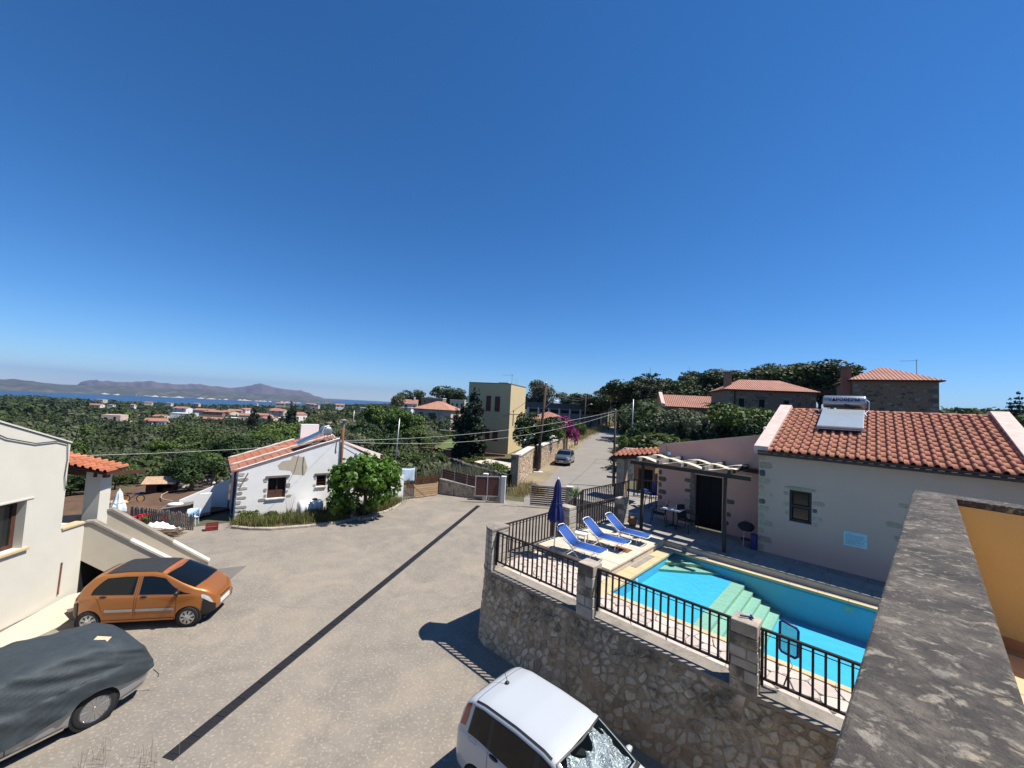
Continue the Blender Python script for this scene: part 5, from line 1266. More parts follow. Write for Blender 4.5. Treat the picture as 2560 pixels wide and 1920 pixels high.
def white_car():
    c = Car('white_hatchback', 'white hatchback with silver sunshade in its windscreen beside the stone wall', (1.16,6.72,0), R_(-41.6),
        [(1.83,.78),(1.75,.90),(1.5,.99),(1.1,1.06),(.98,1.08),(.25,1.48),(.05,1.52),(-.5,1.545),(-1.2,1.53),(-1.52,1.47),(-1.66,1.38),(-1.74,1.1),(-1.80,.9),(-1.83,.8)],
        [(1.83,.70),(1.3,.88),(.95,.93),(0,.97),(-1.2,1.02),(-1.83,.95)], .82, .22, .26, end=.16, taper=(.88,.93))
    wf, wr, rw = 1.13, -1.17, .30
    c.body('paint_white', (wf, wr), rw, cut=(.30,.93,10.0))
    c.over('windscreen', 'clearglass', lambda u: .93+.05*u, lambda u: .29+.05*u, 9.95, .004, nx=14)
    def wob(x, y): return -.06+.022*math.sin(x*17+y*9)+.018*math.sin(y*23-x*7+1)+.012*math.sin(x*41+y*37)
    t = bpy.data.objects.new('sunshade', None)
    c.over('sunshade', 'foil', lambda u: .90+.03*u, lambda u: .36+.10*math.sin(u*9)+.03*u, 10.3, .0, nx=26, nq=18, wob=wob)
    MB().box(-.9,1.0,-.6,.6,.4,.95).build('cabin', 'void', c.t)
    c.over('windscreen_seal', 'blackplastic', lambda u: .29+.05*u, lambda u: .265+.05*u, 9.9, .006, nx=2); c.over('windscreen_seal', 'blackplastic', lambda u: 1.0+.05*u, lambda u: .93+.05*u, 9.9, .006, nx=2)
    c.patch('windscreen_seal', 'blackplastic', .95, .28, 9.85, 10.02, .007, 12, 1)
    for q in ((9.72,9.98),): c.patch('roof_strip', 'blackplastic', .2, -1.42, q[0]+.08, q[1]+.08, .006, 20, 1)
    c.over('roof_seam', 'plateblack', -1.42, -1.43, 10.1, .003, nx=1)
    c.patch('window_band', 'blackplastic', lambda t: .96-.61*t, lambda t: -1.47+.06*t, 6.08, 9.02, .0045, 24, 8)
    c.patch('front_window', 'carglass', lambda t: .88-.57*t, lambda t: .02, 6.25, 8.85, .009); c.patch('rear_side_window', 'carglass', -.08, lambda t: -.92, 6.2, 8.9, .008); c.patch('quarter_window', 'carglass', -1.0, lambda t: -1.42+.05*t, 6.2, 8.9, .008)
    c.patch('window_pillar', 'blackplastic', .02, -.08, 6.15, 8.95, .007, 2, 6); c.patch('window_pillar', 'blackplastic', -.92, -1.0, 6.15, 8.95, .007, 2, 6)
    c.patch('tail_light', 'taillight', lambda t: -1.50-.06*(1-t), lambda t: -1.69+.09*t, 6.6, 9.2, .012, 4, 8)
    for a in (.85,-.03,-.95): c.patch('door_seam', 'plateblack', a+.004, a-.003, 3.0, 6.15, .003, 1, 10)
    c.patch('fuel_flap', 'plateblack', -1.22, -1.225, 5.0, 5.8, .003, 1, 4); c.patch('fuel_flap', 'plateblack', -1.40, -1.405, 5.0, 5.8, .003, 1, 4); c.patch('fuel_flap', 'plateblack', -1.22, -1.4, 5.0, 5.03, .003, 3, 1); c.patch('fuel_flap', 'plateblack', -1.22, -1.4, 5.77, 5.8, .003, 3, 1)
    for x in (-.82,.12):
        for sd in (1,-1):
            m = MB(); m.lathe([(.01,-.02),(.045,-.012),(.05,.006),(.02,.016)], (0,0,0), 14, 'y'); o = m.build('door_handle', 'blackplastic', c.t, smooth=True); p = c.P(x,5.55); o.location = (x, sd*(p.y+.006), p.z); o.scale = (2.0,1,.6)
    m = MB(); m.lathe([(.045,0),(.03,.02),(.01,.035)], (-1.28,0,1.55), 12); m.tube([(-1.28,0,1.58),(-1.42,0,1.80)], [.006,.003], 6); m.build('aerial', 'blackplastic', c.t)
    c.mirror(.72, 1.02, 'paint_white')
    c.patch('side_moulding', 'blackplastic', .8, -.85, 3.7, 4.0, .012, 10, 2); c.patch('front_bumper', 'paint_white', 1.80, 1.46, 1.5, 4.3, .012, 8, 8); c.patch('headlight', 'headlight', 1.76, 1.45, 5.0, 6.4, .012, 6, 5)
    m = MB(); m.bar((1.02,.5,1.09),(1.0,-.2,1.12),.016,.014); m.bar((1.02,-.1,1.12),(.98,-.62,1.08),.016,.014); m.build('wiper', 'blackplastic', c.t)
    for x in (wf, wr): c.wheel(x, rw, 'cap')
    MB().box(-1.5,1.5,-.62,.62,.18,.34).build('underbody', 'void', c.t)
white_car()
def silver_car():
    c = Car('silver_crossover', 'silver crossover parked on the road beside the golden stone wall', (6.55,45.6,float(zroad(45.6))+.03), R_(-108),
        [(2.09,.80),(2.0,.93),(1.7,1.0),(1.2,1.06),(1.05,1.08),(.25,1.46),(-.2,1.53),(-.8,1.53),(-1.3,1.45),(-1.8,1.14),(-2.0,.98),(-2.09,.85)],
        [(2.09,.7),(1.4,.92),(1.0,.96),(0,.98),(-1.4,1.04),(-2.09,.92)], .90, .22, .30, end=.2, taper=(.84,.88))
    wf, wr, rw = 1.28, -1.30, .33
    c.body('paint_silver', (wf, wr), rw); c.over('windscreen', 'carglass', lambda u: 1.02+.06*u, lambda u: .27+.06*u, 9.9, .01); c.over('rear_window', 'carglass', -1.38, -1.75, 10, .01)
    c.patch('front_window', 'carglass', lambda t: .95-.62*t, .0, 6.2, 8.8, .01); c.patch('rear_side_window', 'carglass', -.1, lambda t: -1.35+.3*t, 6.2, 8.8, .01)
    c.patch('headlight', 'headlight', 2.02, 1.62, 5.5, 7.6, .016, 6, 5); c.mirror(.78, 1.04, 'paint_silver')
    m = MB(); pts = [(-.42,.52),(-.52,.66),(-.46,.76),(.46,.76),(.52,.66),(.42,.52)]; m.add([(2.10,y,z) for y,z in pts]+[(2.02,y*1.02,z) for y,z in pts], [(0,1,2,3,4,5)]+[(i,(i+1)%6,6+(i+1)%6,6+i) for i in range(6)]); m.build('grille', 'blackplastic', c.t)
    MB().box(2.095,2.115,-.26,.26,.44,.54).build('number_plate', 'plate', c.t); m = MB(); m.box(2.0,2.1,-.62,.62,.30,.36); m.build('skid_plate', 'chrome', c.t, bevel=.02)
    m = MB(); m.box(2.0,2.095,-.60,.60,.37,.42); m.build('lower_grille', 'blackplastic', c.t)
    for x in (wf, wr): c.wheel(x, rw, 'alloy')
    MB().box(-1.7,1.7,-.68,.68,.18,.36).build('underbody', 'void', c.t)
silver_car()
def covered_car():
    # local x points to the rear of the parked car, towards the stairs
    c = Car('covered_car', 'silver car under a dark grey dust cover in the left corner', (-9.17,7.32,0), R_(64.5),
        [(2.12,.75),(2.05,.95),(1.9,1.14),(1.6,1.33),(1.2,1.42),(.4,1.46),(-.3,1.40),(-.9,1.08),(-1.3,.98),(-2.0,.80),(-2.15,.68)],
        [(2.12,.7),(1.6,.95),(0,.92),(-1.2,.85),(-2.15,.62)], .89, .17, .30, end=.2, taper=(.84,.86))
    wr, wf, rw = 1.22, -1.38, .325
    c.body('paint_grey', (wf, wr), rw)
    c.patch('sill', 'chrome', .8, -1.0, 2.0, 2.5, .012, 8, 2); c.patch('door_seam', 'plateblack', .10, .088, 2.6, 6, .004, 1, 8); c.patch('bumper_trim', 'chrome', 1.62, 2.0, 2.1, 2.5, .014, 5, 2, sides=(-1,))
    for x in (wf, wr): c.wheel(x, rw, 'alloy')
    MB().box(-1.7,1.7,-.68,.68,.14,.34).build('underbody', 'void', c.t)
    # the cover drapes over the body
    r = random.Random(2); xs = list(np.linspace(-2.18, 2.06, 74))
    def drape(x, y, z):
        f = .020*math.sin(9*(x*.55+y*.9+z*1.9)+2*math.sin(x*2.1))*max(0, 1-abs(x-.6)/2.2)+.016*math.sin(21*(x*.5+z*1.35)+y*5+1.5*math.sin(x*3))*(.4+.6*abs(math.sin(x*1.7+.5)))+.008*math.sin(47*(x*.45+z)+y*9)+.02*math.sin(3.1*x+2*y)
        return f
    def low(x, sd):
        return 3.35+.45*math.sin(x*1.3+.6)*.6+(.55 if x > 1.55 else 0)*(x-1.55)/.5-.25*math.exp(-((x-.2)/.5)**2)+.75*math.exp(-((x-1.22)/.42)**2)
    rows = []
    for x in xs:
        row = []
        for sd in (-1,1):
            q0 = low(x, sd); Q = np.linspace(q0, 12, 26)
            L = []
            for q in Q:
                xx = max(c.xr+.02, min(c.xf-.03, x)); p = c.P(xx, q); n = c.N(xx, q); k = 1 if q > 6 else 1
                hang = max(0, 6-q)/6; p = p+n*(.052+.05*hang+drape(x, p.y*sd, p.z)*k)
                L.append((x*1.015, p.y*sd, p.z))
            row += L if sd < 0 else L[-2::-1]
        rows.append(row)
    # drape the rear end down to the bumper
    last = rows[-1]; e = []
    for k in (1,2,3,4,5):
        f = k/5; row = []
        for (x,y,z) in last:
            zz = z-f*max(0, z-.60)*(.9 if z > .60 else 0); row.append((x+.10*math.sin(f*PI/2)+.012*math.sin(y*26+f*4)+.01*math.sin(y*60), y*(1-.10*f)+.01*math.sin(zz*20), zz if z > .6 else z+.02*f))
        e.append(row)
    mb = MB(); mb.grid(rows+e); 
    t = thing('car_dust_cover', 'dark grey crumpled dust cover draped over the parked silver car', 'car cover', c.t.location, R_(64.5)); o = mb.build('cover_cloth', 'tarp', t, smooth=True, fix=True)
    m = MB(); m.tube([(2.18,-.72,.48),(2.26,-.78,.36),(2.24,-.80,.30)], .008, 5); m.build('tie_cord', 'blackplastic', t)
    k = thing('cardboard_scrap', 'small piece of cardboard lying on the dark car cover', 'cardboard', (0,0,0)); q = at(255,1598,1.47); k.location = q; k.rotation_euler = (R_(6),R_(12),R_(20)); MB().box(-.12,.12,-.08,.08,-.004,.004).build('sheet', 'cardboard', k)
covered_car()
# ================================================================ white house with outside stairs, at the left edge
def stair_house():
    t = thing('stair_house', 'cream white house with outside stairs and tiled porch at the left edge', 'house', (-12.94,12.29,0), R_(7))
    top = lambda y: 4.92+(-.72-y)*.375
    y0,y1,z0,z1 = -2.95,-1.72,2.27,3.52
    m = MB()
    def wall(ya, yb, za, zb=None):
        if zb is None: m.add([(0,ya,za),(0,yb,za),(0,yb,top(yb)),(0,ya,top(ya)),(-.35,ya,za),(-.35,yb,za),(-.35,yb,top(yb)),(-.35,ya,top(ya))], [(0,1,2,3),(4,7,6,5),(0,4,5,1),(3,2,6,7),(1,5,6,2),(0,3,7,4)])
        else: m.box(-.35,0,ya,yb,za,zb)
    wall(-7.5,y0,-.2); wall(y1,-.72,-.2); wall(y0,y1,-.2,z0); wall(y0,y1,z1); m.box(-6,-.35,-1.05,-.72,-.2,4.9); m.build('wall', 'creamwall', t)
    m = MB(); m.add([(.03,-.70,4.93),(.03,-7.5,top(-7.5)+.01),(-.40,-7.5,top(-7.5)+.01),(-.40,-.70,4.93),(.03,-.70,4.97),(.03,-7.5,top(-7.5)+.06),(-.40,-7.5,top(-7.5)+.06),(-.40,-.70,4.97)], [(0,1,5,4),(4,5,6,7),(0,4,7,3)]); m.build('wall_cap', 'creamwall', t)
    w = MB(); w.box(-.28,-.22,y1-.10,y1,z0,z1); w.box(-.28,-.22,y0,y0+.1,z0,z1); w.box(-.28,-.22,y0+.1,y1-.1,z1-.1,z1); w.box(-.28,-.22,y0+.1,y1-.1,z0,z0+.1); w.box(-.28,-.22,-2.38,-2.28,z0+.1,z1-.1); o = w.build('window', 'shutterwood', t)
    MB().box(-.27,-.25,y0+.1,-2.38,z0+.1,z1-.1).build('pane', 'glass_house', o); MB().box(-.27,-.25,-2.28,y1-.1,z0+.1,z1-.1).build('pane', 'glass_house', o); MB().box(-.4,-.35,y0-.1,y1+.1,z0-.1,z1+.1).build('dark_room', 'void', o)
    MB().box(-.22,.07,y0-.12,y1+.12,z0-.07,z0-.003).build('window_sill', 'copingyellow', t, bevel=.006)
    MB().box(0.001,.02,y0-.2,y1+.16,z1+.02,z1+.06).build('drip_ledge', 'creamwall', t)
    # landing and stairs
    MB().box(-1.6,0,-.72,0,-.2,2.40).build('landing', 'creamwall', t)
    MB().box(-.28,.04,-.70,.03,2.40,2.46).build('landing_coping', 'copingyellow', t, bevel=.006)
    a = R_(23); dx, dy = math.cos(a), math.sin(a); px, py = -dy, dx
    def P(s, w, z): return (dx*s+px*w, dy*s+py*w, z)
    def swall(w0, w1, poly, name, mm):
        n = len(poly); m = MB(); m.add([P(s,w0,z) for s,z in poly]+[P(s,w1,z) for s,z in poly], [tuple(range(n)), tuple(range(n,2*n))[::-1]]+[(i,n+i,n+(i+1)%n,(i+1)%n) for i in range(n)]); return m.build(name, mm, t)
    E0 = 2.86
    swall(0,.16,[(0,1.28),(.85,.62),(1.75,-.15),(E0,-.15),(E0,.36),(.15,2.38),(0,2.38)], 'stair_wall', 'beigewall')
    swall(-.04,.20,[(0,2.40),(.17,2.40),(1.1,1.70),(1.1,1.77),(.20,2.46),(0,2.46)], 'stair_coping', 'concrete'); swall(-.04,.20,[(1.1,1.70),(E0+.03,.37),(E0+.03,.44),(1.1,1.77)], 'stair_coping', 'coping_white')
    swall(.98,1.14,[(0,-.15),(3.05,-.15),(3.05,.40),(.28,2.50),(0,2.50)], 'stair_wall', 'beigewall')
    swall(.94,1.18,[(.15,2.50),(.31,2.50),(2.0,1.22),(2.0,1.29),(.34,2.57),(.15,2.57)], 'stair_coping', 'concrete'); swall(.94,1.18,[(2.0,1.22),(3.09,.39),(3.09,.46),(2.0,1.29)], 'stair_coping', 'coping_white')
    for i in range(8): swall(.16,.98,[(.2+i*.33,1.62-i*.19-.32),(.55+i*.33,1.62-i*.19-.45),(.55+i*.33,1.62-i*.19),(.2+i*.33,1.62-i*.19)], 'stair_step', 'coping_white')
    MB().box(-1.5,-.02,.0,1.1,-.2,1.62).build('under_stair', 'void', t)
    m = MB(); m.add([P(-.05,.99,1.6),P(-1.8,.99,1.6),P(-1.8,.99,2.45),P(-.05,.99,2.45)], [(0,1,2,3)]); m.build('porch_parapet', 'beigewall', t)
    # porch
    MB().box(-.62,-.17,.62,1.02,1.6,3.84).build('porch_column', 'creamwall', t)
    m = MB(); m.bar((-2.2,.72,3.90),(-.05,.72,3.74),.14,.16); m.build('porch_beam', 'shutterwood', t); m = MB(); m.bar((-2.2,1.4,3.80),(-.4,1.4,3.66),.1,.14); m.bar((-.35,.6,3.75),(-.35,2.6,3.55),.1,.13); m.build('porch_beam', 'shutterwood', t)
    r0 = bpy.data.objects.new('porch_roof', None); link(r0, t); r0.location = (-1.75,.36,4.22); r0.rotation_euler = (R_(8), R_(11), 0)
    MB().box(0,1.95,.02,.8,-.06,.01).build('roof_deck', 'shutterwood', r0); tiled_slope(r0, 1.95, .75, 9, 2, 'tile_bright', seed=4)
    # retaining ramp and bricks at the foot
    m = MB(); m.add([(.12,-.4,-.05),(.9,.1,-.05),(.25,-4.5,-.05),(-.2,-4.5,-.05),(.10,-.4,.42),(.42,.0,.42),(.22,-4.5,.10),(.0,-4.5,.10)], [(4,5,6,7),(1,2,6,5),(0,1,5,4),(3,0,4,7)]); m.build('kerb_ramp', 'beigewall', t)
    m = MB(); m.tube([(.02,-.62,.55),(.02,-.60,1.45)], .02, 6); m.build('rusty_pipe', 'rust', t)
    MB().box(-.001,.004,-3.4,-.8,-.1,.32).build('stained_plinth', 'concrete', t)
stair_house()
def rubble_heap():
    t = thing('broken_concrete', 'broken pale concrete slabs behind the orange car', 'rubble', (-12.15,11.75,0), .3); r = random.Random(5)
    for i in range(9):
        w = r.uniform(.12,.35); m = MB(); m.box(-w,w,-w*.6,w*.6,-.05,.05); o = m.build('slab', r.choice(['coping_white','pinkcoping','concrete']), t, bevel=.012); o.location = (r.uniform(-.4,.5), r.uniform(-.4,.4), .06+i*.035); o.rotation_euler = (r.uniform(-.35,.35), r.uniform(-.35,.35), r.uniform(0,3))
rubble_heap()

# ================================================================ cottage
def cottage():
    t = thing('white_cottage', 'whitewashed stone cottage with orange flat tile roof across the driveway', 'house', (-14.06,20.7,0), R_(37.5))
    D = 4.8; m = MB()
    # gable with two window openings, built in strips
    zt = lambda x: 2.60+(4.15-2.60)*min(x,4.85)/4.85
    W1 = (1.36,2.24,.97,2.08); W2 = (3.77,4.30,1.43,2.07)
    def strip(x0, x1, za, zb=None):
        z0, z1 = (zt(x0), zt(x1)) if zb is None else (zb, zb)
        m.add([(x0,0,za),(x1,0,za),(x1,0,z1),(x0,0,z0),(x0,.35,za),(x1,.35,za),(x1,.35,z1),(x0,.35,z0)], [(0,1,2,3),(4,7,6,5),(0,4,5,1),(3,2,6,7),(0,3,7,4),(1,5,6,2)])
    strip(0,W1[0],-.25); strip(W1[0],W1[1],-.25,W1[2]); strip(W1[0],W1[1],W1[3]); strip(W1[1],W2[0],-.25); strip(W2[0],W2[1],-.25,W2[2]); strip(W2[0],W2[1],W2[3]); strip(W2[1],4.95,-.25); m.build('gable_wall', 'whitewall', t)
    m = MB(); m.prism_xz([(5.02,-.25),(9.2,-.25),(9.2,1.7),(5.02,4.02)], .22, .55); m.box(4.95,5.02,.06,.5,-.25,3.98); m.build('set_back_wall', 'whitewall', t)
    m = MB(); m.box(0,.3,.35,D,-.25,2.55); m.box(.3,9,D-.3,D,-.25,2.5); m.prism_xz([(.0,2.5),(9.2,2.5),(4.85,4.1)], D-.3, D); m.build('wall', 'whitewall', t)
    # bare plaster patch where the limewash has come off
    r = random.Random(12); pts = [(3.05,3.15),(3.25,2.55),(3.12,2.12),(2.55,2.2),(2.4,2.42),(1.85,2.5),(1.75,2.75),(1.98,2.98),(2.35,3.02),(2.45,3.25),(2.75,3.2)]
    m = MB(); m.add([(x,-.004,z) for x,z in pts], [tuple(range(len(pts)))]); m.build('bare_plaster', 'bareplaster', t)
    for (x0,x1,z0,z1), nm in ((W1,1),(W2,2)):
        w = MB(); f = .06; w.box(x0,x0+f,.12,.18,z0,z1); w.box(x1-f,x1,.12,.18,z0,z1); w.box(x0+f,x1-f,.12,.18,z1-f,z1); w.box(x0+f,x1-f,.12,.18,z0,z0+f)
        if nm == 1: w.box(x0+f,x1-f,.13,.17,z0+f,z0+.42); w.box((x0+x1)/2-.03,(x0+x1)/2+.03,.12,.18,z0+f,z1-f)
        else: w.box(x0+f,x1-f,.13,.17,z0+.16,z0+.24); w.box(x0+f,x1-f,.13,.17,z0+.32,z0+.36)
        o = w.build('window', 'shutterwood', t); MB().box(x0,x1,.2,.22,z0,z1).build('pane', 'void', o)
        MB().box(x0-.12,x1+.14,-.06,.1,z1+.004,z1+.12).build('lintel', 'greywood', t, bevel=.01); MB().box(x0-.05,x1+.02,-.08,.1,z0-.07,z0-.003).build('sill', 'coping_white', t, bevel=.008)
        it = []; rr = random.Random(nm)
        if nm == 1: it = [(x0-.12,1.93,.17,.12),(x0-.10,1.45,.15,.2),(x0-.22,.93,.34,.15),(x0-.08,1.15,.12,.14),(x1+.11,1.62,.2,.25),(x1+.06,1.3,.12,.15),(x1+.17,1.05,.3,.13),(x0-.18,2.02,.1,.1)]
        else: it = [(x0-.08,1.52,.14,.12),(x1+.06,1.62,.1,.2),(x0-.06,1.92,.1,.13),(x1+.06,1.95,.1,.1)]
        wall_stones(t, it, 0, ['quoin','quoin_white','quoin'], 20+nm, .02)
    it = []; z = -.05; k = 0; rr = random.Random(3)
    while z < 2.35:
        h = rr.uniform(.13,.2); w = rr.uniform(.36,.48) if k % 2 else rr.uniform(.18,.26); it.append((w/2+.01, z+h/2, w, h)); z += h+rr.uniform(.05,.1); k += 1
    wall_stones(t, it, 0, ['quoin','quoin_white'], 31, .02)
    # left side: door, window and columns of the little veranda
    o = MB().box(-.012,.002,.75,1.25,.95,1.95).build('side_window', 'shutterwood', t); MB().box(-.016,-.013,.82,1.18,1.02,1.88).build('pane', 'glass_house', o)
    MB().box(-.02,-.002,1.95,2.75,-.1,2.15).build('side_door', 'shutterwood', t)
    for y in (1.55,3.2): MB().box(-.12,-.022,y,y+.2,-.2,2.45).build('pilaster', 'whitewall', t)
    m = MB(); m.tube([(-.07,1.42,2.4),(-.07,1.42,.0)], .05, 8); m.build('downpipe', 'gatewood', t)
    m = MB(); m.bar((-.30,-.10,2.42),(-.30,D+.05,2.42),.11,.09); m.build('gutter', 'greywall', t); m = MB(); m.bar((.42,-.03,2.42),(.13,-.03,1.72),.06,.05); m.build('gutter_shadow', 'greywood', t)  # slanted grey bar stands in for the gutter end's shadow on the gable
    # terrace wall and steps on the left side
    m = MB(); m.prism_xz([(-.2,-.3),(-2.4,-.3),(-2.4,.5),(-.2,1.5)], 3.5, 3.68); m.prism_xz([(-1.0,-.3),(-1.75,-.3),(-1.75,.75),(-1.5,1.05),(-1.0,1.05)], 2.2, 2.34); m.build('stair_parapet', 'whitewall', t)
    # roof
    sl = math.atan2(4.15-2.60, 4.85); Ls = 5.2/math.cos(sl)
    r0 = bpy.data.objects.new('roof', None); link(r0, t); r0.location = (-.32,-.05,2.60-.32*math.tan(sl)+.03); r0.rotation_euler = (0,-sl,0)
    MB().box(0,Ls,.0,D+.1,-.05,.012).build('roof_deck', 'tile_worn', r0)
    def flat_tile(w, l):
        m = MB(); m.add([(0,0,.034),(l+.03,0,.010),(l+.03,w,.010),(0,w,.034),(0,0,.014),(0,w,.014),(0,.04,.05),(l+.03,.04,.026),(0,.075,.034),(l+.03,.075,.010)], [(0,6,7,1),(6,8,9,7),(8,3,2,9),(4,0,6,8,3,5)][::-1]); return m
    n = 14; tl = Ls/n
    for (y0_, y1_, cols, mm) in ((.02,1.78,3,'tile_worn'),(2.05,D-.15,3,'tile_bright')):
        w = (y1_-y0_)/cols; me = flat_tile(w-.012, tl).mesh('flat_tile'); me.materials.append(M[mm]); me2 = me.copy(); me2.materials.clear(); me2.materials.append(M['tile_bright'])
        for i in range(n):
            for j in range(cols):
                o = obj_from(me2 if (mm == 'tile_worn' and (i+2*j) % 5 == 1) else me, 'roof_tile', r0, (i*tl+random.uniform(-.006,.006), y0_+j*w, .006), (0,0,R_(random.uniform(-.5,.5))))
    for y in (1.90, D+.0):
        m = MB()
        pts = [(x, y+.02*math.sin(x*5), .05+.012*math.sin(x*13)) for x in np.linspace(0, Ls, 24)]
        m.tube(pts, [.065+.012*math.sin(i*1.9) for i in range(24)], 8); o = m.build('mortar_ridge', 'coping_white', r0, smooth=True)
    m = MB(); m.tube([(x,.02+.012*math.sin(x*4),.03) for x in np.linspace(.1,Ls,20)], .03, 7); m.build('verge_mortar', 'whitewall', r0, smooth=True)
    m = MB(); m.add([(4.85,-.0,4.20),(4.85,D,4.20),(9.3,D,2.0),(9.3,.6,2.0),(5.02,.6,4.0)], [(0,1,2,3,4)]); m.build('roof_slope', 'tile_worn', t)
    MB().box(3.5,4.6,D-.35,D+.0,3.6,4.72).build('roof_parapet', 'whitewall', t)
    m = MB(); m.tube([(5.12,-.06,.3),(5.06,-.06,2.6),(5.03,-.06,4.9)], .075, 9); m.build('flue_pipe', 'rust', t, smooth=True); m = MB(); m.tube([(5.03,-.06,4.9),(5.02,-.06,5.28)], .08, 9); m.lathe([(.18,5.28),(.2,5.30),(.05,5.38)], (5.02,-.06,0), 12); m.build('flue_cowl', 'greywall', t)
    m = MB(); m.tube([(4.72,-.02,3.98),(4.70,-.03,3.5),(4.74,-.02,3.35)], .018, 5); m.tube([(3.02,-.02,3.2),(3.0,-.03,2.75),(3.04,-.02,2.2)], .012, 5); m.tube([(2.75,-.02,3.3),(2.6,-.03,2.4),(2.35,-.02,1.8)], .008, 5); m.build('loose_cable', 'wire', t)
cottage()
def cottage_solar():
    t = thing('cottage_solar_heater', 'weathered solar water heater with dark panel on the cottage roof', 'water heater', (-14.06,20.7,0), R_(37.5))
    m = MB(); m.lathe([(.02,-.5),(.2,-.5),(.26,-.46),(.27,-.44),(.27,.44),(.26,.46),(.2,.5),(.02,.5)], (4.22,.62,4.62), 24, 'y'); m.build('tank', 'galv', t, smooth=True)
    m = MB(); m.lathe([(.02,-.012),(.15,-.012),(.16,0)], (4.22,.12,4.62), 18, 'y'); m.bar((4.17,.1,4.6),(4.27,.1,4.64),.04,.02); m.build('end_cap', 'tankgrey', t)
    A = Vector((4.02,0,4.50)); B = Vector((2.72,0,3.80)); d = (A-B).normalized(); n = Vector((-d.z,0,d.x)); L = (A-B).length
    def slab(y0, y1, a, b, z0, z1, nm, mm):
        m = MB(); vs = [B+d*s+n*z+Vector((0,y,0)) for z in (z0,z1) for s,y in ((a,y0),(b,y0),(b,y1),(a,y1))]; m.add(vs, [(0,3,2,1),(4,5,6,7),(0,1,5,4),(1,2,6,5),(2,3,7,6),(3,0,4,7)]); m.build(nm, mm, t)
    slab(.1,1.15,0,L,0,.09,'collector_box','alu'); slab(.14,1.11,.04,L-.04,.088,.094,'collector_glass','solardark')
    m = MB(); m.bar((2.9,.2,3.55),(4.3,.2,4.3),.03); m.bar((4.4,.2,4.1),(4.4,.2,4.6),.03); m.bar((4.4,1.0,4.1),(4.4,1.0,4.6),.03); m.bar((4.05,.2,4.05),(4.05,.2,4.4),.03); m.build('frame', 'galv', t)
    m = MB(); m.tube([(3.9,.1,4.55),(4.0,.05,4.9),(4.3,.3,4.95)], .03, 7); m.tube([(4.45,.1,4.45),(4.6,.0,4.3),(4.5,.0,4.12)], .022, 6); m.build('pipe', 'whitepaint', t)
cottage_solar()
CW = lambda x, y, z=0: Matrix.Translation((-14.06,20.7,0)) @ Matrix.Rotation(R_(37.5),4,'Z') @ Vector((x,y,z))
def poly_tank():
    t = thing('water_tank', 'white ribbed plastic water tank lying against the cottage gable', 'tank', CW(3.42,-.62,.0), R_(37.5))
    rows = []; n = 24
    for i in range(34):
        x = -.62+1.24*i/33; rib = .016*(1 if (i//3) % 2 else 0); e = max(0, abs(x)-.52)/.10; r = (.40+rib)*(1-.28*min(1,e)**2); row = []
        for k in range(n+1):
            a = 2*PI*k/n; c, s = math.cos(a), math.sin(a); row.append((x, math.copysign(abs(c)**.7,c)*r, .42+math.copysign(abs(s)**.7,s)*r))
        rows.append(row)
    m = MB(); m.grid(rows); m.add(rows[0][:-1], [tuple(range(n))]); m.add(rows[-1][:-1], [tuple(range(n))[::-1]]); m.build('shell', 'tank_poly', t, smooth=True)
    m = MB(); m.lathe([(.13,.80),(.14,.87),(.10,.90),(.01,.90)], (.22,0,0), 16); m.build('lid', 'blackplastic', t)
    m = MB(); m.tube([(.62,-.1,.7),(.75,-.2,.9),(.85,-.15,.5),(.9,-.2,.1)], .018, 6); m.build('hose', 'galv', t)
poly_tank()
# planting bed, kerb
KERB = [(-13.35,19.55),(-12.4,19.42),(-11.39,19.54),(-9.99,20.23),(-8.75,21.15),(-7.75,22.3),(-7.05,23.6),(-6.75,24.9),(-6.8,26.0)]
_bw = [CW(0.05,-.02), CW(5,-.02), CW(9,.2)]
sheet('planting_bed', [(x,y,.07) for x,y in KERB]+[(_bw[2].x,_bw[2].y,.07),(_bw[1].x,_bw[1].y,.07),(_bw[0].x,_bw[0].y,.07)], 'bedsoil')
m = MB(); rows = []
for i,(x,y) in enumerate(KERB):
    a = Vector(KERB[max(0,i-1)]); b = Vector(KERB[min(len(KERB)-1,i+1)]); d = (b-a).normalized(); n = Vector((-d.y,d.x)); rows.append([(x-n.x*.07,y-n.y*.07,-.02),(x-n.x*.07,y-n.y*.07,.10),(x-n.x*.03,y-n.y*.03,.13),(x+n.x*.07,y+n.y*.07,.13),(x+n.x*.07,y+n.y*.07,.0)])
m.grid(rows); k = m.build('bed_kerb', 'coping_stone', None, smooth=False); struct(k)
def blades(name, m, pts, n, h, w, seed, kind='stuff', label=None, spread=.4, parent=None):
    r = np.random.default_rng(seed); P = np.array(pts, float); c = len(P)
    pick = r.integers(0, c, n); base = P[pick]+np.stack([r.normal(size=n)*spread, r.normal(size=n)*spread, np.zeros(n)], 1)
    a = r.uniform(0, 2*PI, n); hh = h*(.4+.9*r.random(n)); ln = hh*r.uniform(.1,.6,n)
    d = np.stack([np.cos(a), np.sin(a), np.zeros(n)], 1); s = np.stack([-np.sin(a), np.cos(a), np.zeros(n)], 1)*w
    mid = base+d*ln[:,None]*.4+np.array([0,0,1])*hh[:,None]*.6; tip = base+d*ln[:,None]+np.array([0,0,1])*hh[:,None]
    v = np.stack([base-s, base+s, mid+s*.75, mid-s*.75, mid-s*.75, mid+s*.75, tip+s*.1, tip-s*.1], 1).reshape(-1,3); f = np.arange(8*n).reshape(-1,4)
    me = npmesh(name, v, f, m); o = obj_from(me, name, parent)
    if parent is None: tag(o, label, 'grass', kind=kind)
    return o
bed = []
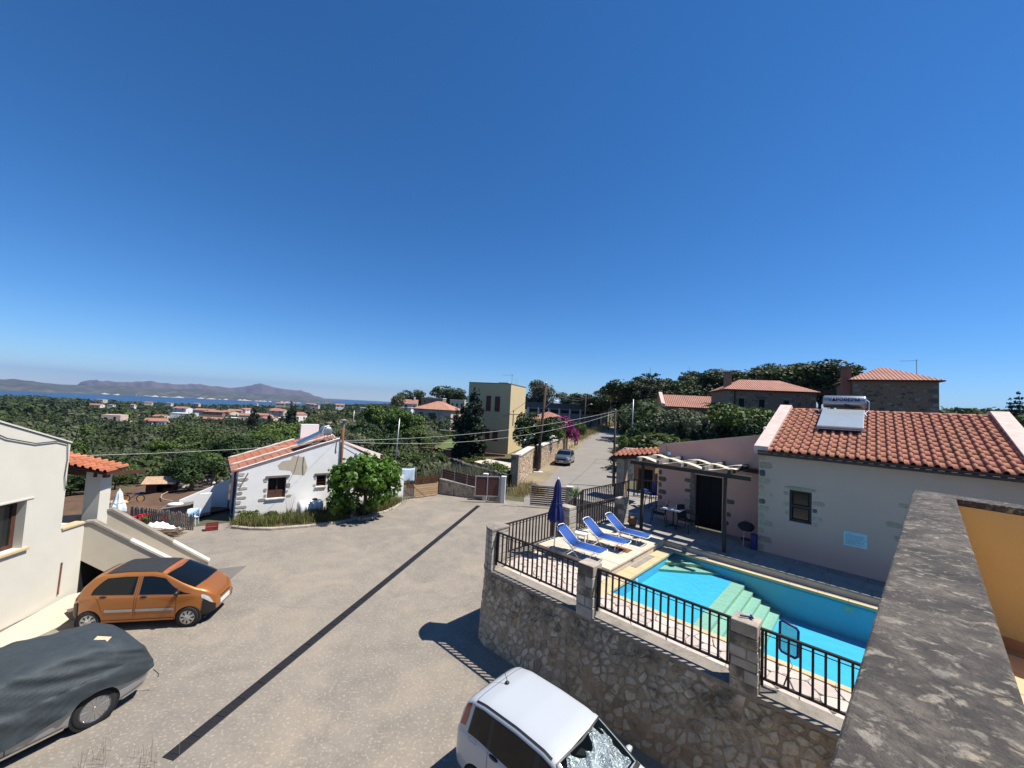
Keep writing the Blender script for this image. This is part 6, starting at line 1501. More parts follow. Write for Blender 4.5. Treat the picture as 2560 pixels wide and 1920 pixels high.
for i in range(60):
    k = random.uniform(0, len(KERB)-1.01); i0 = int(k); f = k-i0; x = KERB[i0][0]*(1-f)+KERB[i0+1][0]*f; y = KERB[i0][1]*(1-f)+KERB[i0+1][1]*f; u = random.uniform(.10,.8); cx, cy = CW(1.0+k*.75,-.1).x, CW(1.0+k*.75,-.1).y
    bed.append((x+(cx-x)*u*.8-.05, y+(cy-y)*u*.8+.12, .07))
blades('bed_weeds', 'grass_weed', bed, 9000, .36, .010, 5, label='tangle of green weeds in the kerbed bed before the cottage', spread=.22)
blades('bed_dry_grass', 'grass_dry', bed, 4200, .36, .008, 6, label='dry straw coloured grass in the kerbed bed before the cottage', spread=.25)
def bush_at(key, name, label, x, y, z, s, group=None): return tree(key, name, label, x, y, z, s, None, group, cat='bush')
for i, (x, k, s, lab) in enumerate(((.55,2,.42,'round yellow green bush at the left end of the cottage bed'),(1.5,1,.33,'low green shrub below the larger cottage window'),(4.85,0,.5,'grey green shrub right of the white water tank'),(5.9,2,.4,'yellowish shrub beside the tree in the cottage bed'))):
    p = CW(x,-.75-.12*i); bush_at('bush%d'%k, 'bed_shrub', lab, p.x, p.y, .06, s, 'shrubs in the cottage bed')
def agave(name, label, x, y, z, n, L, w, m, seed, stem=0, up=.5, cat='plant'):
    t = thing(name, label, cat, (x,y,z)); r = random.Random(seed); mb = MB()
    for k in range(n):
        a = k*2.399+r.uniform(-.2,.2); el = r.uniform(up-.5, up+.75); l = L*r.uniform(.75,1.15); dr = r.uniform(.1,.4)
        pts = []
        for q in (0,.35,.7,1): rr = l*q*math.cos(el); zz = stem+l*q*math.sin(el)-dr*l*q*q*.4; pts.append(Vector((math.cos(a)*rr, math.sin(a)*rr, zz)))
        sd = Vector((-math.sin(a), math.cos(a), 0)); ws = (w, w*1.15, w*.7, .002)
        mb.grid([[p-sd*q+Vector((0,0,q*.3)), p, p+sd*q+Vector((0,0,q*.3))] for p, q in zip(pts, ws)])
    mb.build('leaves', m, t)
    if stem: b = MB(); b.tube([(0,0,-.1),(0,0,stem+.05)], [.09,.07], 8); b.build('stem', 'bark', t)
    return t
p = CW(2.35,-.9); agave('agave', 'spiky dried yucca clump left of the white water tank', p.x, p.y, .07, 34, .55, .022, 'leaf_grey', 2, .05, .7)
m = MB(); t0 = thing('dry_stalks', 'tall thin dry flower stalks beside the yucca clump', 'plant', (p.x,p.y,.07))
for k in range(6): a = k*1.1; m.tube([(math.cos(a)*.1,math.sin(a)*.1,0),(math.cos(a)*.16,math.sin(a)*.16,.6),(math.cos(a)*.3,math.sin(a)*.2,1.15+.1*(k%3))], [.008,.006,.003], 5)
m.build('stalks', 'twig', t0)
# mulberry tree with drooping leaves in a ring of stones
def mulberry():
    x, y = -7.95, 22.35; t = thing('mulberry_tree', 'bright green broad leaved tree in a stone ring before the cottage', 'tree', (x,y,0))
    r = random.Random(3); blobs = []
    for i in range(30):
        a = r.uniform(0,2*PI); d = 1.55*math.sqrt(r.random()); z = 2.15+1.15*(1-(d/1.9)**2)*r.uniform(.1,1.05); blobs.append((math.cos(a)*d, math.sin(a)*d, z, .52, .52, .45))
    for i in range(30):
        a = r.uniform(0,2*PI); d = r.uniform(.9,1.95); blobs.append((math.cos(a)*d, math.sin(a)*d, r.uniform(.75,2.2), .38, .38, .55))
    v, f = leaf_cloud(blobs, 6800, .17, 8, shell=.5, clump=9, spread=.36, aspect=1.35, droop=1.1); obj_from(npmesh('crown', v, f, 'leaf_bright'), 'crown', t)
    m = MB(); m.tube([(0,0,-.1),(.05,0,.7),(.0,.05,1.5),(.05,0,2.0)], [.13,.11,.10,.07], 9)
    for b in blobs[::2]: m.tube([(.0,.04,1.35+.3*r.random()), (b[0]*.5,b[1]*.5,(b[2]+1.9)/2+.2), b[:3]], [.05,.03,.01], 5)
    m.build('trunk', 'bark', t, smooth=True)
    p = thing('stone_planter', 'ring of rough stones around the foot of the broad leaved tree', 'planter', (x,y,0))
    for k in range(16):
        a = 2*PI*k/16; rr = r.uniform(.1,.15); m = MB(); m.lathe([(.02,-.1),(rr,-.06),(rr*1.1,.0),(rr*.8,.1),(.02,.13)], n=8); o = m.build('stone', 'quoin', p); o.location = (math.cos(a)*.62, math.sin(a)*.62, .09); o.rotation_euler = (r.uniform(-.3,.3), r.uniform(-.3,.3), r.uniform(0,3)); o.scale = (1.25,1,.9)
    m = MB(); m.lathe([(.02,.13),(.55,.12)], n=16); m.build('soil', 'bedsoil', p)
mulberry()
# ---------------------------------------------------------------- yard things left of the cottage
PK = MB().prism([(-.035,-.011),(.035,-.011),(.035,.011),(-.035,.011)], 0, .74); PK.add([(-.035,-.011,.74),(.035,-.011,.74),(.035,.011,.74),(-.035,.011,.74),(0,-.011,.80),(0,.011,.80)], [(0,1,4),(2,3,5),(1,2,5,4),(3,0,4,5)]); PKM = PK.mesh('picket'); PKM.materials.append(M['greywood'])
def picket(label, a, b, z=0, h=.8, step=.12):
    a = Vector((*a,z)); b = Vector((*b,z)); d = b-a; L = d.length; t = thing('picket_fence', label, 'fence', a, math.atan2(d.y,d.x)); n = int(L/step); r = random.Random(int(L*100))
    for i in range(n): o = obj_from(PKM, 'picket', t, ((i+.5)*L/n, 0, 0), (0, R_(r.uniform(-3,3)), 0)); o.scale = (1,1,h/.8*r.uniform(.92,1.05))
    for zz in (.22,.58): m = MB(); m.bar((0,.03,zz*h/.8),(L,.03,zz*h/.8),.03,.06); m.build('rail', 'greywood', t)
picket('weathered grey picket fence beside the red crate', (-18.6,19.75), (-14.75,18.95))
picket('small grey picket gate beside the pale slatted fence', (-7.15,26.55), (-6.4,27.2), 0, .78, .10)
def crate():
    t = thing('red_crate', 'dark red plastic crate on the ground beside the cottage corner', 'crate', (-14.05,19.15,0), R_(35))
    for z in (.02,.13,.24): MB().box(-.24,.24,-.16,-.145,z,z+.07).build('side_slat', 'redcrate', t); MB().box(-.24,.24,.145,.16,z,z+.07).build('side_slat', 'redcrate', t); MB().box(-.24,-.225,-.145,.145,z,z+.07).build('end_slat', 'redcrate', t); MB().box(.225,.24,-.145,.145,z,z+.07).build('end_slat', 'redcrate', t)
    MB().box(-.23,.23,-.15,.15,.0,.015).build('base', 'redcrate', t)
    for sx in (-1,1):
        for sy in (-1,1): MB().box(sx*.235-.012,sx*.235+.012,sy*.155-.012,sy*.155+.012,0,.31).build('corner', 'redcrate', t)
crate()
def woodpile():
    t = thing('brushwood_pile', 'bundle of cut branches under white sheeting beside the stairs', 'woodpile', (-15.35,18.05,0)); r = random.Random(9)
    for i in range(46):
        a = R_(20)+r.uniform(-.5,.5); l = r.uniform(.3,.62); x, y, z = r.uniform(-.25,.45), r.uniform(-.22,.22), r.uniform(.03,.34); m = MB(); m.tube([(x-math.cos(a)*l,y-math.sin(a)*l,z),(x,y,z+r.uniform(-.04,.04)),(x+math.cos(a)*l,y+math.sin(a)*l,z)], r.uniform(.008,.022), 5); m.build('branch', 'twig', t)
    s = thing('white_sheet', 'crumpled white plastic sheeting covering the brushwood pile', 'sheeting', (-16.0,18.55,0)); rows = []
    for i in range(22):
        row = []
        for j in range(16):
            x = -1.0+i*.09; y = -.5+j*.065; h = .42*math.exp(-((x+.1)**2/.7+(y)**2/.11))+.02+.05*math.sin(x*9+y*7)*math.cos(y*15-x*3)+.03*math.sin(x*23+y*19); row.append((x, y, max(.01, h)))
        rows.append(row)
    m = MB(); m.grid(rows, flip=True); m.build('sheet', 'whiteplasticsheet', s, smooth=True)
woodpile()
ptop = aty(299.5,1223,19.9); furled('patio_parasol', 'furled pale blue white parasol standing behind the outside stairs', (ptop.x,19.9,-.1), ptop.z+.05, .55, .30, 'whitecanvas', 'whitepaint', None, folds=7)
def plastic_table():
    q = at(485,1276,.72); t = thing('plastic_chair', 'pale blue plastic chair beside the picket fence', 'chair', (q.x,q.y,0), .4); m = MB(); m.lathe([(.02,.40),(.24,.41),(.25,.43),(.02,.44)], n=18); m.build('seat', 'towel', t)
    rows = [[(math.cos(a)*.26, math.sin(a)*.26, z) for a in np.linspace(-.2,PI+.2,12)] for z in (.44,.6,.78)]; m = MB(); m.grid(rows); m.build('backrest', 'towel', t, smooth=True).modifiers.new('s','SOLIDIFY').thickness = .02
    for k in range(4): a = k*PI/2+.7; m = MB(); m.bar((math.cos(a)*.2,math.sin(a)*.2,.41),(math.cos(a)*.25,math.sin(a)*.25,0),.035); m.build('leg', 'towel', t)
plastic_table()
def plywood():
    q = at(455,1270,.2); t = thing('wooden_ramp', 'weathered plywood hutch with a white sack on top beyond the picket fence', 'hutch', (q.x,q.y,-.3), .35); m = MB(); m.prism_xz([(-.75,0),(.75,0),(.75,.75),(-.75,.55)], -.35, .35); m.build('box', 'greywood', t); m = MB(); m.bar((-.85,0,.56),(.85,0,.80),.9,.03); m.build('lid', 'greywood', t)
    s = thing('white_sack', 'white sack lying on the plywood hutch in the yard', 'sack', (q.x-.35,q.y-.05,.30), .4); m = MB(); m.lathe([(.02,0),(.22,.02),(.28,.10),(.2,.17),(.02,.2)], n=14); o = m.build('sack', 'whiteplasticsheet', s, smooth=True); o.scale = (1.4,.8,1)
plywood()
def dog_house():
    q = at(406,1218,-.35); t = thing('dog_kennel', 'low brown wooden dog kennel at the far end of the soil garden', 'kennel', (q.x,q.y,tz(q.x,q.y)+.1), .4); m = MB(); m.box(-.75,-.7,-.5,.5,0,.8); m.box(.7,.75,-.5,.5,0,.8); m.box(-.7,.7,.45,.5,0,.8); m.box(-.7,-.15,-.5,-.45,0,.8); m.box(.2,.7,-.5,-.45,.1,.35); m.build('walls', 'shutterwood', t); m = MB(); m.add([(-.95,-.75,.72),(.95,-.75,.72),(.95,0,1.12),(-.95,0,1.12),(.95,.7,.75),(-.95,.7,.75)], [(0,1,2,3),(3,2,4,5)]); m.build('roof', 'palewood', t).modifiers.new('s','SOLIDIFY').thickness = .05
    for i in range(4): 
        pass
    f = thing('pallet_gate', 'rustic gate of rough horizontal boards beside the dog kennel', 'gate', (q.x+1.6,q.y+.5,tz(q.x,q.y)+.1), .5)
    for i in range(5): MB().box(-.1,1.3,-.02,.02,.15+i*.24,.27+i*.24).build('board', 'greywood', f)
    for x in (0,.6,1.2): MB().box(x-.04,x+.04,.02,.08,0,1.35).build('post', 'greywood', f)
    w = thing('stone_heap', 'low heap of pale field stones behind the dog kennel', 'stones', (q.x+.5,q.y+2.2,tz(q.x,q.y+2)+.1)); r = random.Random(4)
    for i in range(40): rr = r.uniform(.1,.2); m = MB(); m.lathe([(.02,-rr*.6),(rr,-.2*rr),(rr*.9,.3*rr),(.02,rr*.6)], n=7); o = m.build('stone', 'quoin_white', w); o.location = (r.uniform(-2.2,2.2), r.uniform(-.3,.3), r.uniform(0,.75)); o.rotation_euler = (r.uniform(-.5,.5),r.uniform(-.5,.5),r.uniform(0,3))
dog_house()
def tricycle():
    q = at(328,1254,-.3); t = thing('child_bicycle', 'small toppled orange child bicycle on the ploughed soil', 'bicycle', (q.x,q.y,tz(q.x,q.y)+.12), .3)
    for x, m_ in ((.42,'yellowplastic'),(-.3,'yellowplastic')): m = MB(); m.tube([(x+.2*math.cos(a),.05,.22+.2*math.sin(a)) for a in np.linspace(0,2*PI,17)[:-1]], .025, 6, closed=True); w = m.build('wheel', 'rubber', t); m = MB(); m.lathe([(.01,-.02),(.16,-.02),(.16,.02),(.01,.02)], (x,.05,.22), 14, 'y'); m.build('rim', m_, w)
    m = MB(); m.tube([(.42,.05,.22),(.3,.05,.55),(-.05,.05,.25),(-.3,.05,.22),(-.2,.05,.5),(.3,.05,.5)], .022, 6); m.build('frame', 'blueplastic', t); m = MB(); m.tube([(.3,-.2,.62),(.3,.05,.58),(.3,.3,.62)], .016, 6); m.build('handlebar', 'galv', t); MB().box(-.32,-.08,-.05,.15,.5,.55).build('saddle', 'blackplastic', t, bevel=.02)
    s = thing('yellow_sledge', 'pale yellow plastic toy lying beside the child bicycle', 'toy', (q.x-.35,q.y-.45,tz(q.x,q.y)+.1), .3); m = MB(); m.lathe([(.02,0),(.3,.02),(.36,.12),(.25,.22),(.02,.26)], n=16); o = m.build('shell', 'yellowplastic', s, smooth=True); o.scale = (1.4,.8,1)
tricycle()
m = MB(); pts = [at(px,py,-.25) for px,py in ((470,1213),(440,1215),(420,1220),(405,1232),(402,1243),(410,1250),(430,1254))]; h = thing('garden_hose', 'pale garden hose curving over the ploughed soil', 'hose', pts[0]); m.tube([(p.x-pts[0].x, p.y-pts[0].y, tz(p.x,p.y)+.2-pts[0].z) for p in pts], .03, 6); m.build('hose', 'hose', h)
# low stone edge and geraniums by the picket fence
def geranium(label, px, py, n=160):
    q = at(px,py,.5); t = thing('geranium', label, 'plant', (q.x,q.y,-.1)); v, f = leaf_cloud([(0,0,.35,.35,.3,.25)], n*2, .08, int(px)); obj_from(npmesh('leaves', v, f, 'leaf_green'), 'leaves', t); v, f = leaf_cloud([(0,0,.55,.35,.3,.12)], n, .07, int(px)+1, clump=5, spread=.2); obj_from(npmesh('flowers', v, f, 'flower_red'), 'flowers', t)
geranium('red geranium behind the left end of the picket fence', 352, 1290); geranium('red geranium near the plywood hutch by the picket fence', 428, 1286, 90)
# ================================================================ drain, gates and the road side
def drain():
    a = Vector((-5.86,7.44,0)); b = Vector((-1.78,26.2,0)); d = b-a; L = d.length; t = thing('drain_channel', 'long dark drain grate crossing the driveway', 'drain', (a.x,a.y,.004), math.atan2(d.y,d.x))
    MB().box(0,L,-.115,.115,-.003,.0).build('channel', 'void', t)
    m = MB(); m.box(0,L,-.125,-.105,-.003,.014); m.box(0,L,.105,.125,-.003,.014); m.build('frame', 'grate', t)
    n = int(L/.5)
    g = MB()
    for y in (-.085,-.055,-.025,.007,.037,.067): g.box(.004,.488,y,y+.014,.0,.012)
    for x in (.0,.12,.24,.36,.476): g.box(x,x+.012,-.104,.104,.0,.0125)
    me = g.mesh('grate_section'); me.materials.append(M['grate'])
    for i in range(n): obj_from(me, 'grate_section', t, (i*L/n,0,0))
drain()
def leaf_gate(label, a, b, h, bays, slats, gap, z0=.12):
    a = Vector((*a,0)); b = Vector((*b,0)); d = b-a; L = d.length; t = thing('slatted_gate', label, 'gate', a, math.atan2(d.y,d.x), 'brown slatted driveway gates')
    f = MB(); f.box(0,L,-.03,.03,z0,z0+.06); f.box(0,L,-.03,.03,h-.06,h)
    for i in range(bays+1): x = .03+(L-.06)*i/bays; f.box(x-.03,x+.03,-.031,.031,z0+.06,h-.06)
    f.build('frame', 'gateframe', t); sh = (h-z0-.12)/slats
    for i in range(bays):
        x0 = .06+(L-.06)*i/bays; x1 = (L-.06)*(i+1)/bays
        for k in range(slats): MB().box(x0,x1,-.012,.012,z0+.06+k*sh+gap/2,z0+.06+(k+1)*sh-gap/2).build('slat', 'gatewood', t)
    return t
leaf_gate('brown slatted gate leaf drawn open in front of the low stone wall', (-2.16,27.0), (-.48,27.22), 1.80, 2, 11, .006, .42)
leaf_gate('brown slatted gate leaf with pale gaps behind the blue parasol', (1.62,26.60), (4.0,26.30), 1.48, 2, 9, .045)
def gate_walls():
    t = thing('low_gate_wall', 'low rubble wall topped with brown slat panels left of the driveway gate', 'wall', (-4.95,28.95,0), math.atan2(27.5-28.95,-.30+4.95)); L = math.hypot(4.65,1.45)
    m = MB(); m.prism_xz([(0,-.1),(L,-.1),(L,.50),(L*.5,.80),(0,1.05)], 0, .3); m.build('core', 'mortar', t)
    ps = [p for p in cells(0,L,0,1.05,.2,.15,21) if all(q[1] < 1.05-.24*q[0]*1.0/ (L*.5)*.5-.02 for q in p)]
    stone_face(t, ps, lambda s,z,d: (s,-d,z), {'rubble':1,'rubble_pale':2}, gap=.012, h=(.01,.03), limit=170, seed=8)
    m = MB(); m.prism_xz([(0,1.05),(L*.5,.80),(L*.62,.72),(L*.62,.77),(L*.5,.86),(0,1.11)], -.03,.33); m.build('coping', 'coping_white', t)
    for i in range(3):
        x0 = .15+i*1.0; x1 = x0+.96; zz = lambda x: 1.1-.115*x
        for x in (x0,): MB().box(x-.02,x+.02,.1,.14,zz(x)-.1,zz(x)+.75).build('post', 'gateframe', t)
        for k in range(4):
            m = MB(); za, zb = zz(x0)+.04+k*.175, zz(x1)+.04+k*.175; m.prism_xz([(x0+.02,za),(x1-.0,zb),(x1-.0,zb+.15),(x0+.02,za+.15)], .11, .13); m.build('slat', 'gatewood', t)
    p = thing('white_gate_post', 'square white gate post at the left side of the driveway opening', 'gate post', (-.22,27.28,0), -.1); MB().box(-.14,.14,-.14,.14,-.05,1.74).build('shaft', 'whitehouse', p, bevel=.01); MB().box(-.17,.17,-.17,.17,1.74,1.82).build('cap', 'whitehouse', p, bevel=.01); MB().box(-.22,-.15,-.08,.08,.1,1.7).build('rail_guide', 'gateframe', p)
    p = thing('white_cap_post', 'short white capped post behind the open gate leaf', 'gate post', (-1.5,27.75,0), -.1); MB().box(-.13,.13,-.13,.13,-.05,1.78).build('shaft', 'whitehouse', p); MB().box(-.17,.17,-.17,.17,1.78,1.86).build('cap', 'whitehouse', p, bevel=.01)
    p = thing('stone_gate_post', 'grey stone gate post behind the blue parasol', 'gate post', (4.15,25.95,0), -.1); MB().box(-.2,.2,-.2,.2,-.05,1.55).build('shaft', 'mortar', p); MB().box(-.23,.23,-.23,.23,1.55,1.62).build('cap', 'coping_white', p)
    stone_face(p, cells(-.2,.2,0,1.55,.16,.13,3), lambda s,z,d: (s,-.2-d,z), {'rubble_pale':1,'quoin':1}, gap=.01, h=(.008,.02), seed=4)
    MB().box(.26,.36,-.05,.05,0,1.5).build('steel_post', 'gateframe', p)
    f = thing('slat_fence', 'brown slat fence on a low stone kerb right of the gate', 'fence', (4.6,25.9,0), .12); MB().box(0,2.4,-.12,.12,-.1,.32).build('stone_base', 'stonehouse', f); MB().box(0,2.4,-.14,.14,.32,.37).build('coping', 'coping_white', f)
    for k in range(5): MB().box(.02,2.4,-.012,.012,.42+k*.165,.55+k*.165).build('slat', 'gatewood', f)
    for x in (0.02,1.2,2.38): MB().box(x-.025,x+.025,-.03,.03,.37,1.26).build('post', 'gateframe', f)
    MB().box(0,2.4,-.03,.03,1.25,1.29).build('top_rail', 'coping_white', f)
    o = MB().box(-.2,4.0,26.52-27,26.57-27,.004,.012).build('gate_track', 'rust'); o.location = (0,27.0,0); o.rotation_euler = (0,0,-.07); tag(o, 'thin steel gate track across the driveway opening', 'gate track')
gate_walls()
agave('yucca_plant', 'bright green spiky yucca behind the dark railing', *W(-7.4,-.1,1.6), 46, .62, .022, 'leaf_yucca', 5, .95, .55)
def planter_rubble():
    t = uvthing('rubble_terrace', 'heap of pale rubble stones forming a rough terrace beside the driveway', 'stones', -6.75, -3.2, 0); r = random.Random(3)
    for i in range(110):
        s = r.uniform(.12,.26); a = r.uniform(0, 2*PI); d = r.uniform(0,1)**.5; x, y = .6*d*math.cos(a), 1.5*d*math.sin(a); z = .9*(1-d*d)+r.uniform(0,.2)
        m = MB(); m.lathe([(.02,-s*.5),(s,-s*.25),(s*.95,s*.2),(s*.5,s*.45),(.02,s*.5)], n=7); o = m.build('stone', 'rubble_pale' if i % 3 else 'coping_white', t); o.location = (x,y,z); o.rotation_euler = (r.uniform(-.5,.5),r.uniform(-.5,.5),r.uniform(0,3)); o.scale = (1.2,.9,.8)
    m = MB(); m.lathe([(.02,.75),(.5,.6),(.7,.0)], n=14); o = m.build('fill', 'mortar', t); o.scale = (.9,2.0,1)
planter_rubble()
def yard_fences():
    t = thing('slatted_fence', 'pale horizontal board fence panel at the end of the driveway', 'fence', (-6.35,27.2,0), math.atan2(28.55-27.2,-4.95+6.35)); L = 1.94
    for k in range(6): MB().box(0,L,-.012,.012,.04+k*.145,.165+k*.145).build('board', 'palewood', t)
    for x in (0.03,L-.03): MB().box(x-.035,x+.035,.012,.07,0,.95).build('post', 'palewood', t)
    t = thing('reed_screen', 'rust brown reed screen behind the pale board fence', 'screen', (-7.0,27.6,0), math.atan2(1.5,2.1)); r = random.Random(2)
    for i in range(54): x = i*.05; m = MB(); m.bar((x,r.uniform(-.01,.01),0),(x+r.uniform(-.01,.01),0,1.40+r.uniform(-.06,.02)),.052,.02); m.build('reed', 'brownwood', t)
    t = thing('drying_towel', 'pale blue towel hung on a clothes line by the reed screen', 'towel', (-7.35,27.35,0), .52); rows = []
    for j in range(9): z = 1.98-j*.115; rows.append([(x, .05*math.sin(x*7+j*.5)*j/9+.02, z-.04*math.sin(x*3)) for x in np.linspace(0,.95,14)])
    m = MB(); m.grid(rows); m.build('cloth', 'towel', t, smooth=True).modifiers.new('s','SOLIDIFY').thickness = .01
    t2 = thing('clothes_line', 'thin metal clothes line posts holding the blue towel', 'clothes line', (-7.35,27.4,0), .52); m = MB(); m.tube([(-.1,0,0),(-.1,0,2.0)], .02, 6); m.tube([(1.05,0,0),(1.05,0,2.05)], .02, 6); m.build('post', 'galv', t2); m = MB(); m.tube([(-.1,0,1.99),(1.05,0,2.03)], .006, 4); m.build('line', 'wirewhite', t2)
yard_fences()
def dry_wall():
    t = thing('dry_stone_wall', 'dark dry stone wall overgrown with weeds beyond the gate', 'wall', (0,0,0)); r = random.Random(6)
    path = [(-5.4,40.2),(-3.4,36.8),(-1.4,34.4),(.15,32.6)]
    m = MB(); rows = []
    for x,y in path: z = .0; rows.append([(x-.35,y-.35,z-.3),(x-.28,y-.28,z+1.02),(x+.2,y+.2,z+1.02),(x+.3,y+.3,z-.3)])
    m.grid(rows); m.build('core', 'void', t)
    k = 0
    for i in range(len(path)-1):
        a = Vector(path[i]); b = Vector(path[i+1]); L = (b-a).length; n = int(L/.28)
        for j in range(n):
            for z in (.15,.42,.70,.98):
                s = r.uniform(.15,.22); p = a.lerp(b, (j+r.uniform(.2,.8))/n); m = MB(); m.lathe([(.02,-s*.55),(s,-s*.3),(s*.95,s*.3),(.02,s*.6)], n=7); o = m.build('stone', 'drystone', t); o.location = (p.x-.22+r.uniform(-.06,.06), p.y-.22+r.uniform(-.06,.06), z+r.uniform(-.05,.08)); o.rotation_euler = (r.uniform(-.5,.5),r.uniform(-.5,.5),r.uniform(0,3)); k += 1
dry_wall()
def road_wall():
    def seg(label, name, a, b, ha, hb, z0, z1, pier=None):
        a = Vector((*a,z0)); b = Vector((*b,z0)); d = b-a; L = d.length; t = thing(name, label, 'wall', a, math.atan2(d.y,d.x)); dz = z1-z0
        m = MB(); m.prism_xz([(0,-.3),(L,-.3+dz),(L,hb+dz),(0,ha)], .0, .45); m.build('core', 'roadmortar', t)
        ps = []
        for p in cells(0,L,0,max(ha,hb),.34,.17,int(L*10)): ps.append(p)
        def fn(s,z,dd): return (s, -dd, z*(ha+(hb-ha)*s/L)/max(ha,hb)+dz*s/L)
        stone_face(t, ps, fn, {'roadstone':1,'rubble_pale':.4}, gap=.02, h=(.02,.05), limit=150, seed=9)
        n = max(2,int(L/1.2))
        for i in range(n): 
            x0, x1 = L*i/n+.01, L*(i+1)/n-.01; za, zb = ha+(hb-ha)*x0/L+dz*x0/L, ha+(hb-ha)*x1/L+dz*x1/L; m = MB(); m.prism_xz([(x0,za+.004),(x1,zb+.004),(x1,zb+.12),(x0,za+.12)], -.12, .57); m.build('coping', 'coping_white', t)
        return t
    t = seg('golden rubble wall with white coping beside the utility pole', 'roadside_wall', (.95,33.4), (2.45,38.9), 2.35, 2.45, .1, .22)
    o = MB().box(-.62,-.02,-.08,.55,-.4,2.42).build('end_pier', 'mortar', t)
    stone_face(o, cells(-.62,-.02,-.3,2.42,.3,.2,7), lambda s,z,d: (s,-.08-d,z), {'quoin':1}, gap=.015, h=(.01,.03), seed=3)
    MB().box(-.7,-.0,-.15,.6,2.43,2.56).build('coping', 'coping_stone', t)
    t = seg('long golden rubble wall behind the parked silver crossover', 'roadside_wall', (3.45,41.4), (8.3,57.6), 2.35, 1.95, .25, .6)
    t = seg('far end of the golden rubble wall under the bougainvillea', 'roadside_wall', (8.8,59.0), (11.6,67.0), 1.85, 1.65, .62, .85)
    g = thing('pedestrian_gate', 'dark metal pedestrian gate in the gap of the roadside wall', 'gate', (2.5,39.1,.2), 1.15); 
    for i in range(8): MB().box(.1+i*.28,.16+i*.28,-.02,.02,0,2.0).build('bar', 'iron', g)
    for z in (.1,1.0,2.0): MB().box(.1,2.15,-.03,.03,z,z+.05).build('rail', 'iron', g)
road_wall()
def pole(label, x, y, z, h, r, lean=(0,0), lamp=False, box=None, mm='polewood', name='utility_pole'):
    t = thing(name, label, 'pole', (x,y,z)); m = MB(); m.tube([(0,0,-.3),(lean[0]*.5,lean[1]*.5,h*.5),(lean[0],lean[1],h)], [r*1.15,r,r*.8], 9); m.build('shaft', mm, t, smooth=True)
    if lamp:
        m = MB(); m.tube([(lean[0]*.85,lean[1]*.85,h*.72),(lean[0]+.5,-.3,h*.79),(lean[0]+.95,-.5,h*.80)], .03, 6); m.build('lamp_arm', 'galv', t); m = MB(); m.lathe([(.02,-.05),(.13,-.03),(.12,.05),(.02,.09)], (0,0,0), 12); o = m.build('lamp_head', 'whitepaint', t, smooth=True); o.location = (lean[0]+1.05,-.55,h*.80); o.scale = (1.9,1,1)
    if box: MB().box(-.16,.0,-.14,.05,box,box+.5).build('meter_box', 'rust', t)
    m = MB(); m.bar((lean[0]-.1,lean[1],h-.15),(lean[0]+.1,lean[1],h-.15),.05,.05); m.lathe([(.04,h),(.05,h+.06),(.02,h+.1)], (lean[0],lean[1],0), 8); m.build('insulator', 'galv', t)
    return t
pole('tall leaning wooden utility pole with street lamp beside the roadside wall', 2.95,39.6,.1, 9.1, .14, (.55,.2), True)
p = thing('pole_footing', 'pale concrete footing around the leaning utility pole', 'footing', (3.0,39.5,.12)); MB().box(-.45,.55,-.4,.35,0,.16).build('block', 'coping_white', p, bevel=.03)
pole('dark utility pole with meter box at the right side of the road', 9.25,34.3,.1, 6.7, .10, (-.05,0), box=2.6)
pole('distant utility pole on the left verge of the road', 15.1,80.5,1.0, 8.6, .14, (.3,0), True)
pole('second distant utility pole by the long grey building', 26.3,104,1.5, 8.4, .13, (.25,0), True)
pole('slim grey lamp post behind the tiled canopy', 15.6,50.0,.5, 7.8, .07, (.05,0), mm='galv', name='lamp_post')
pole('thin grey post at the right road edge', 12.4,46.5,.4, 3.9, .05, (.05,0), mm='galv', name='steel_post')
pole('slender grey pole rising behind the mulberry tree', -9.6,33.5,-.3, 5.35, .05, (.15,0), mm='galv', name='steel_post')
pole('far right thin dark post among the garden shrubs', 25.0,46.0,2.0, 5.6, .06, (.05,0), mm='galv', name='steel_post')
pole('thin pole with aerial wire above the far village', -42,105,-4.0, 7.2, .1, (.1,0), mm='galv', name='steel_post')
def wire(label, a, b, sag, r=.016, mm='wirewhite'):
    a = Vector(a); b = Vector(b); t = thing('overhead_wire', label, 'wire', a); m = MB(); n = 22
    m.tube([(b-a)*(i/n)-Vector((0,0,4*sag*(i/n)*(1-i/n))) for i in range(n+1)], r, 5); m.build('wire', mm, t)
top2 = (9.2,34.3,6.72); cot = CW(4.95,.2,4.05); top1 = (3.5,39.8,9.05); lb = (-12.9,11.6,4.55)
wire('pale overhead wire from the cottage peak to the roadside pole', (cot.x,cot.y,cot.z), top2, .55, .010); wire('lower pale overhead wire sagging toward the roadside pole', (cot.x+.1,cot.y,cot.z-.05), (9.2,34.3,6.55), 1.0, .010)
wire('thin white wire from the left house corner to the cottage', lb, (cot.x,cot.y,cot.z), .12, .006)
wire('dark wire from the tall pole down to the yellow tower', top1, (-1.0,52.0,5.2), .3, .02, 'wire'); wire('dark wire from the tall pole along the road', top1, (15.4,80.5,9.4), .8, .02, 'wire'); wire('second dark wire from the tall pole along the road', (3.5,39.8,8.8), (15.4,80.5,9.1), .9, .02, 'wire')
wire('dark wire from the dark roadside pole to the pink wing', top2, tuple(W(-3.6,1.3,5.4)), .35, .012, 'wire'); wire('dark wire between the dark roadside pole and the far lamp post', top2, (15.6,50,8.0), .3, .014, 'wire')
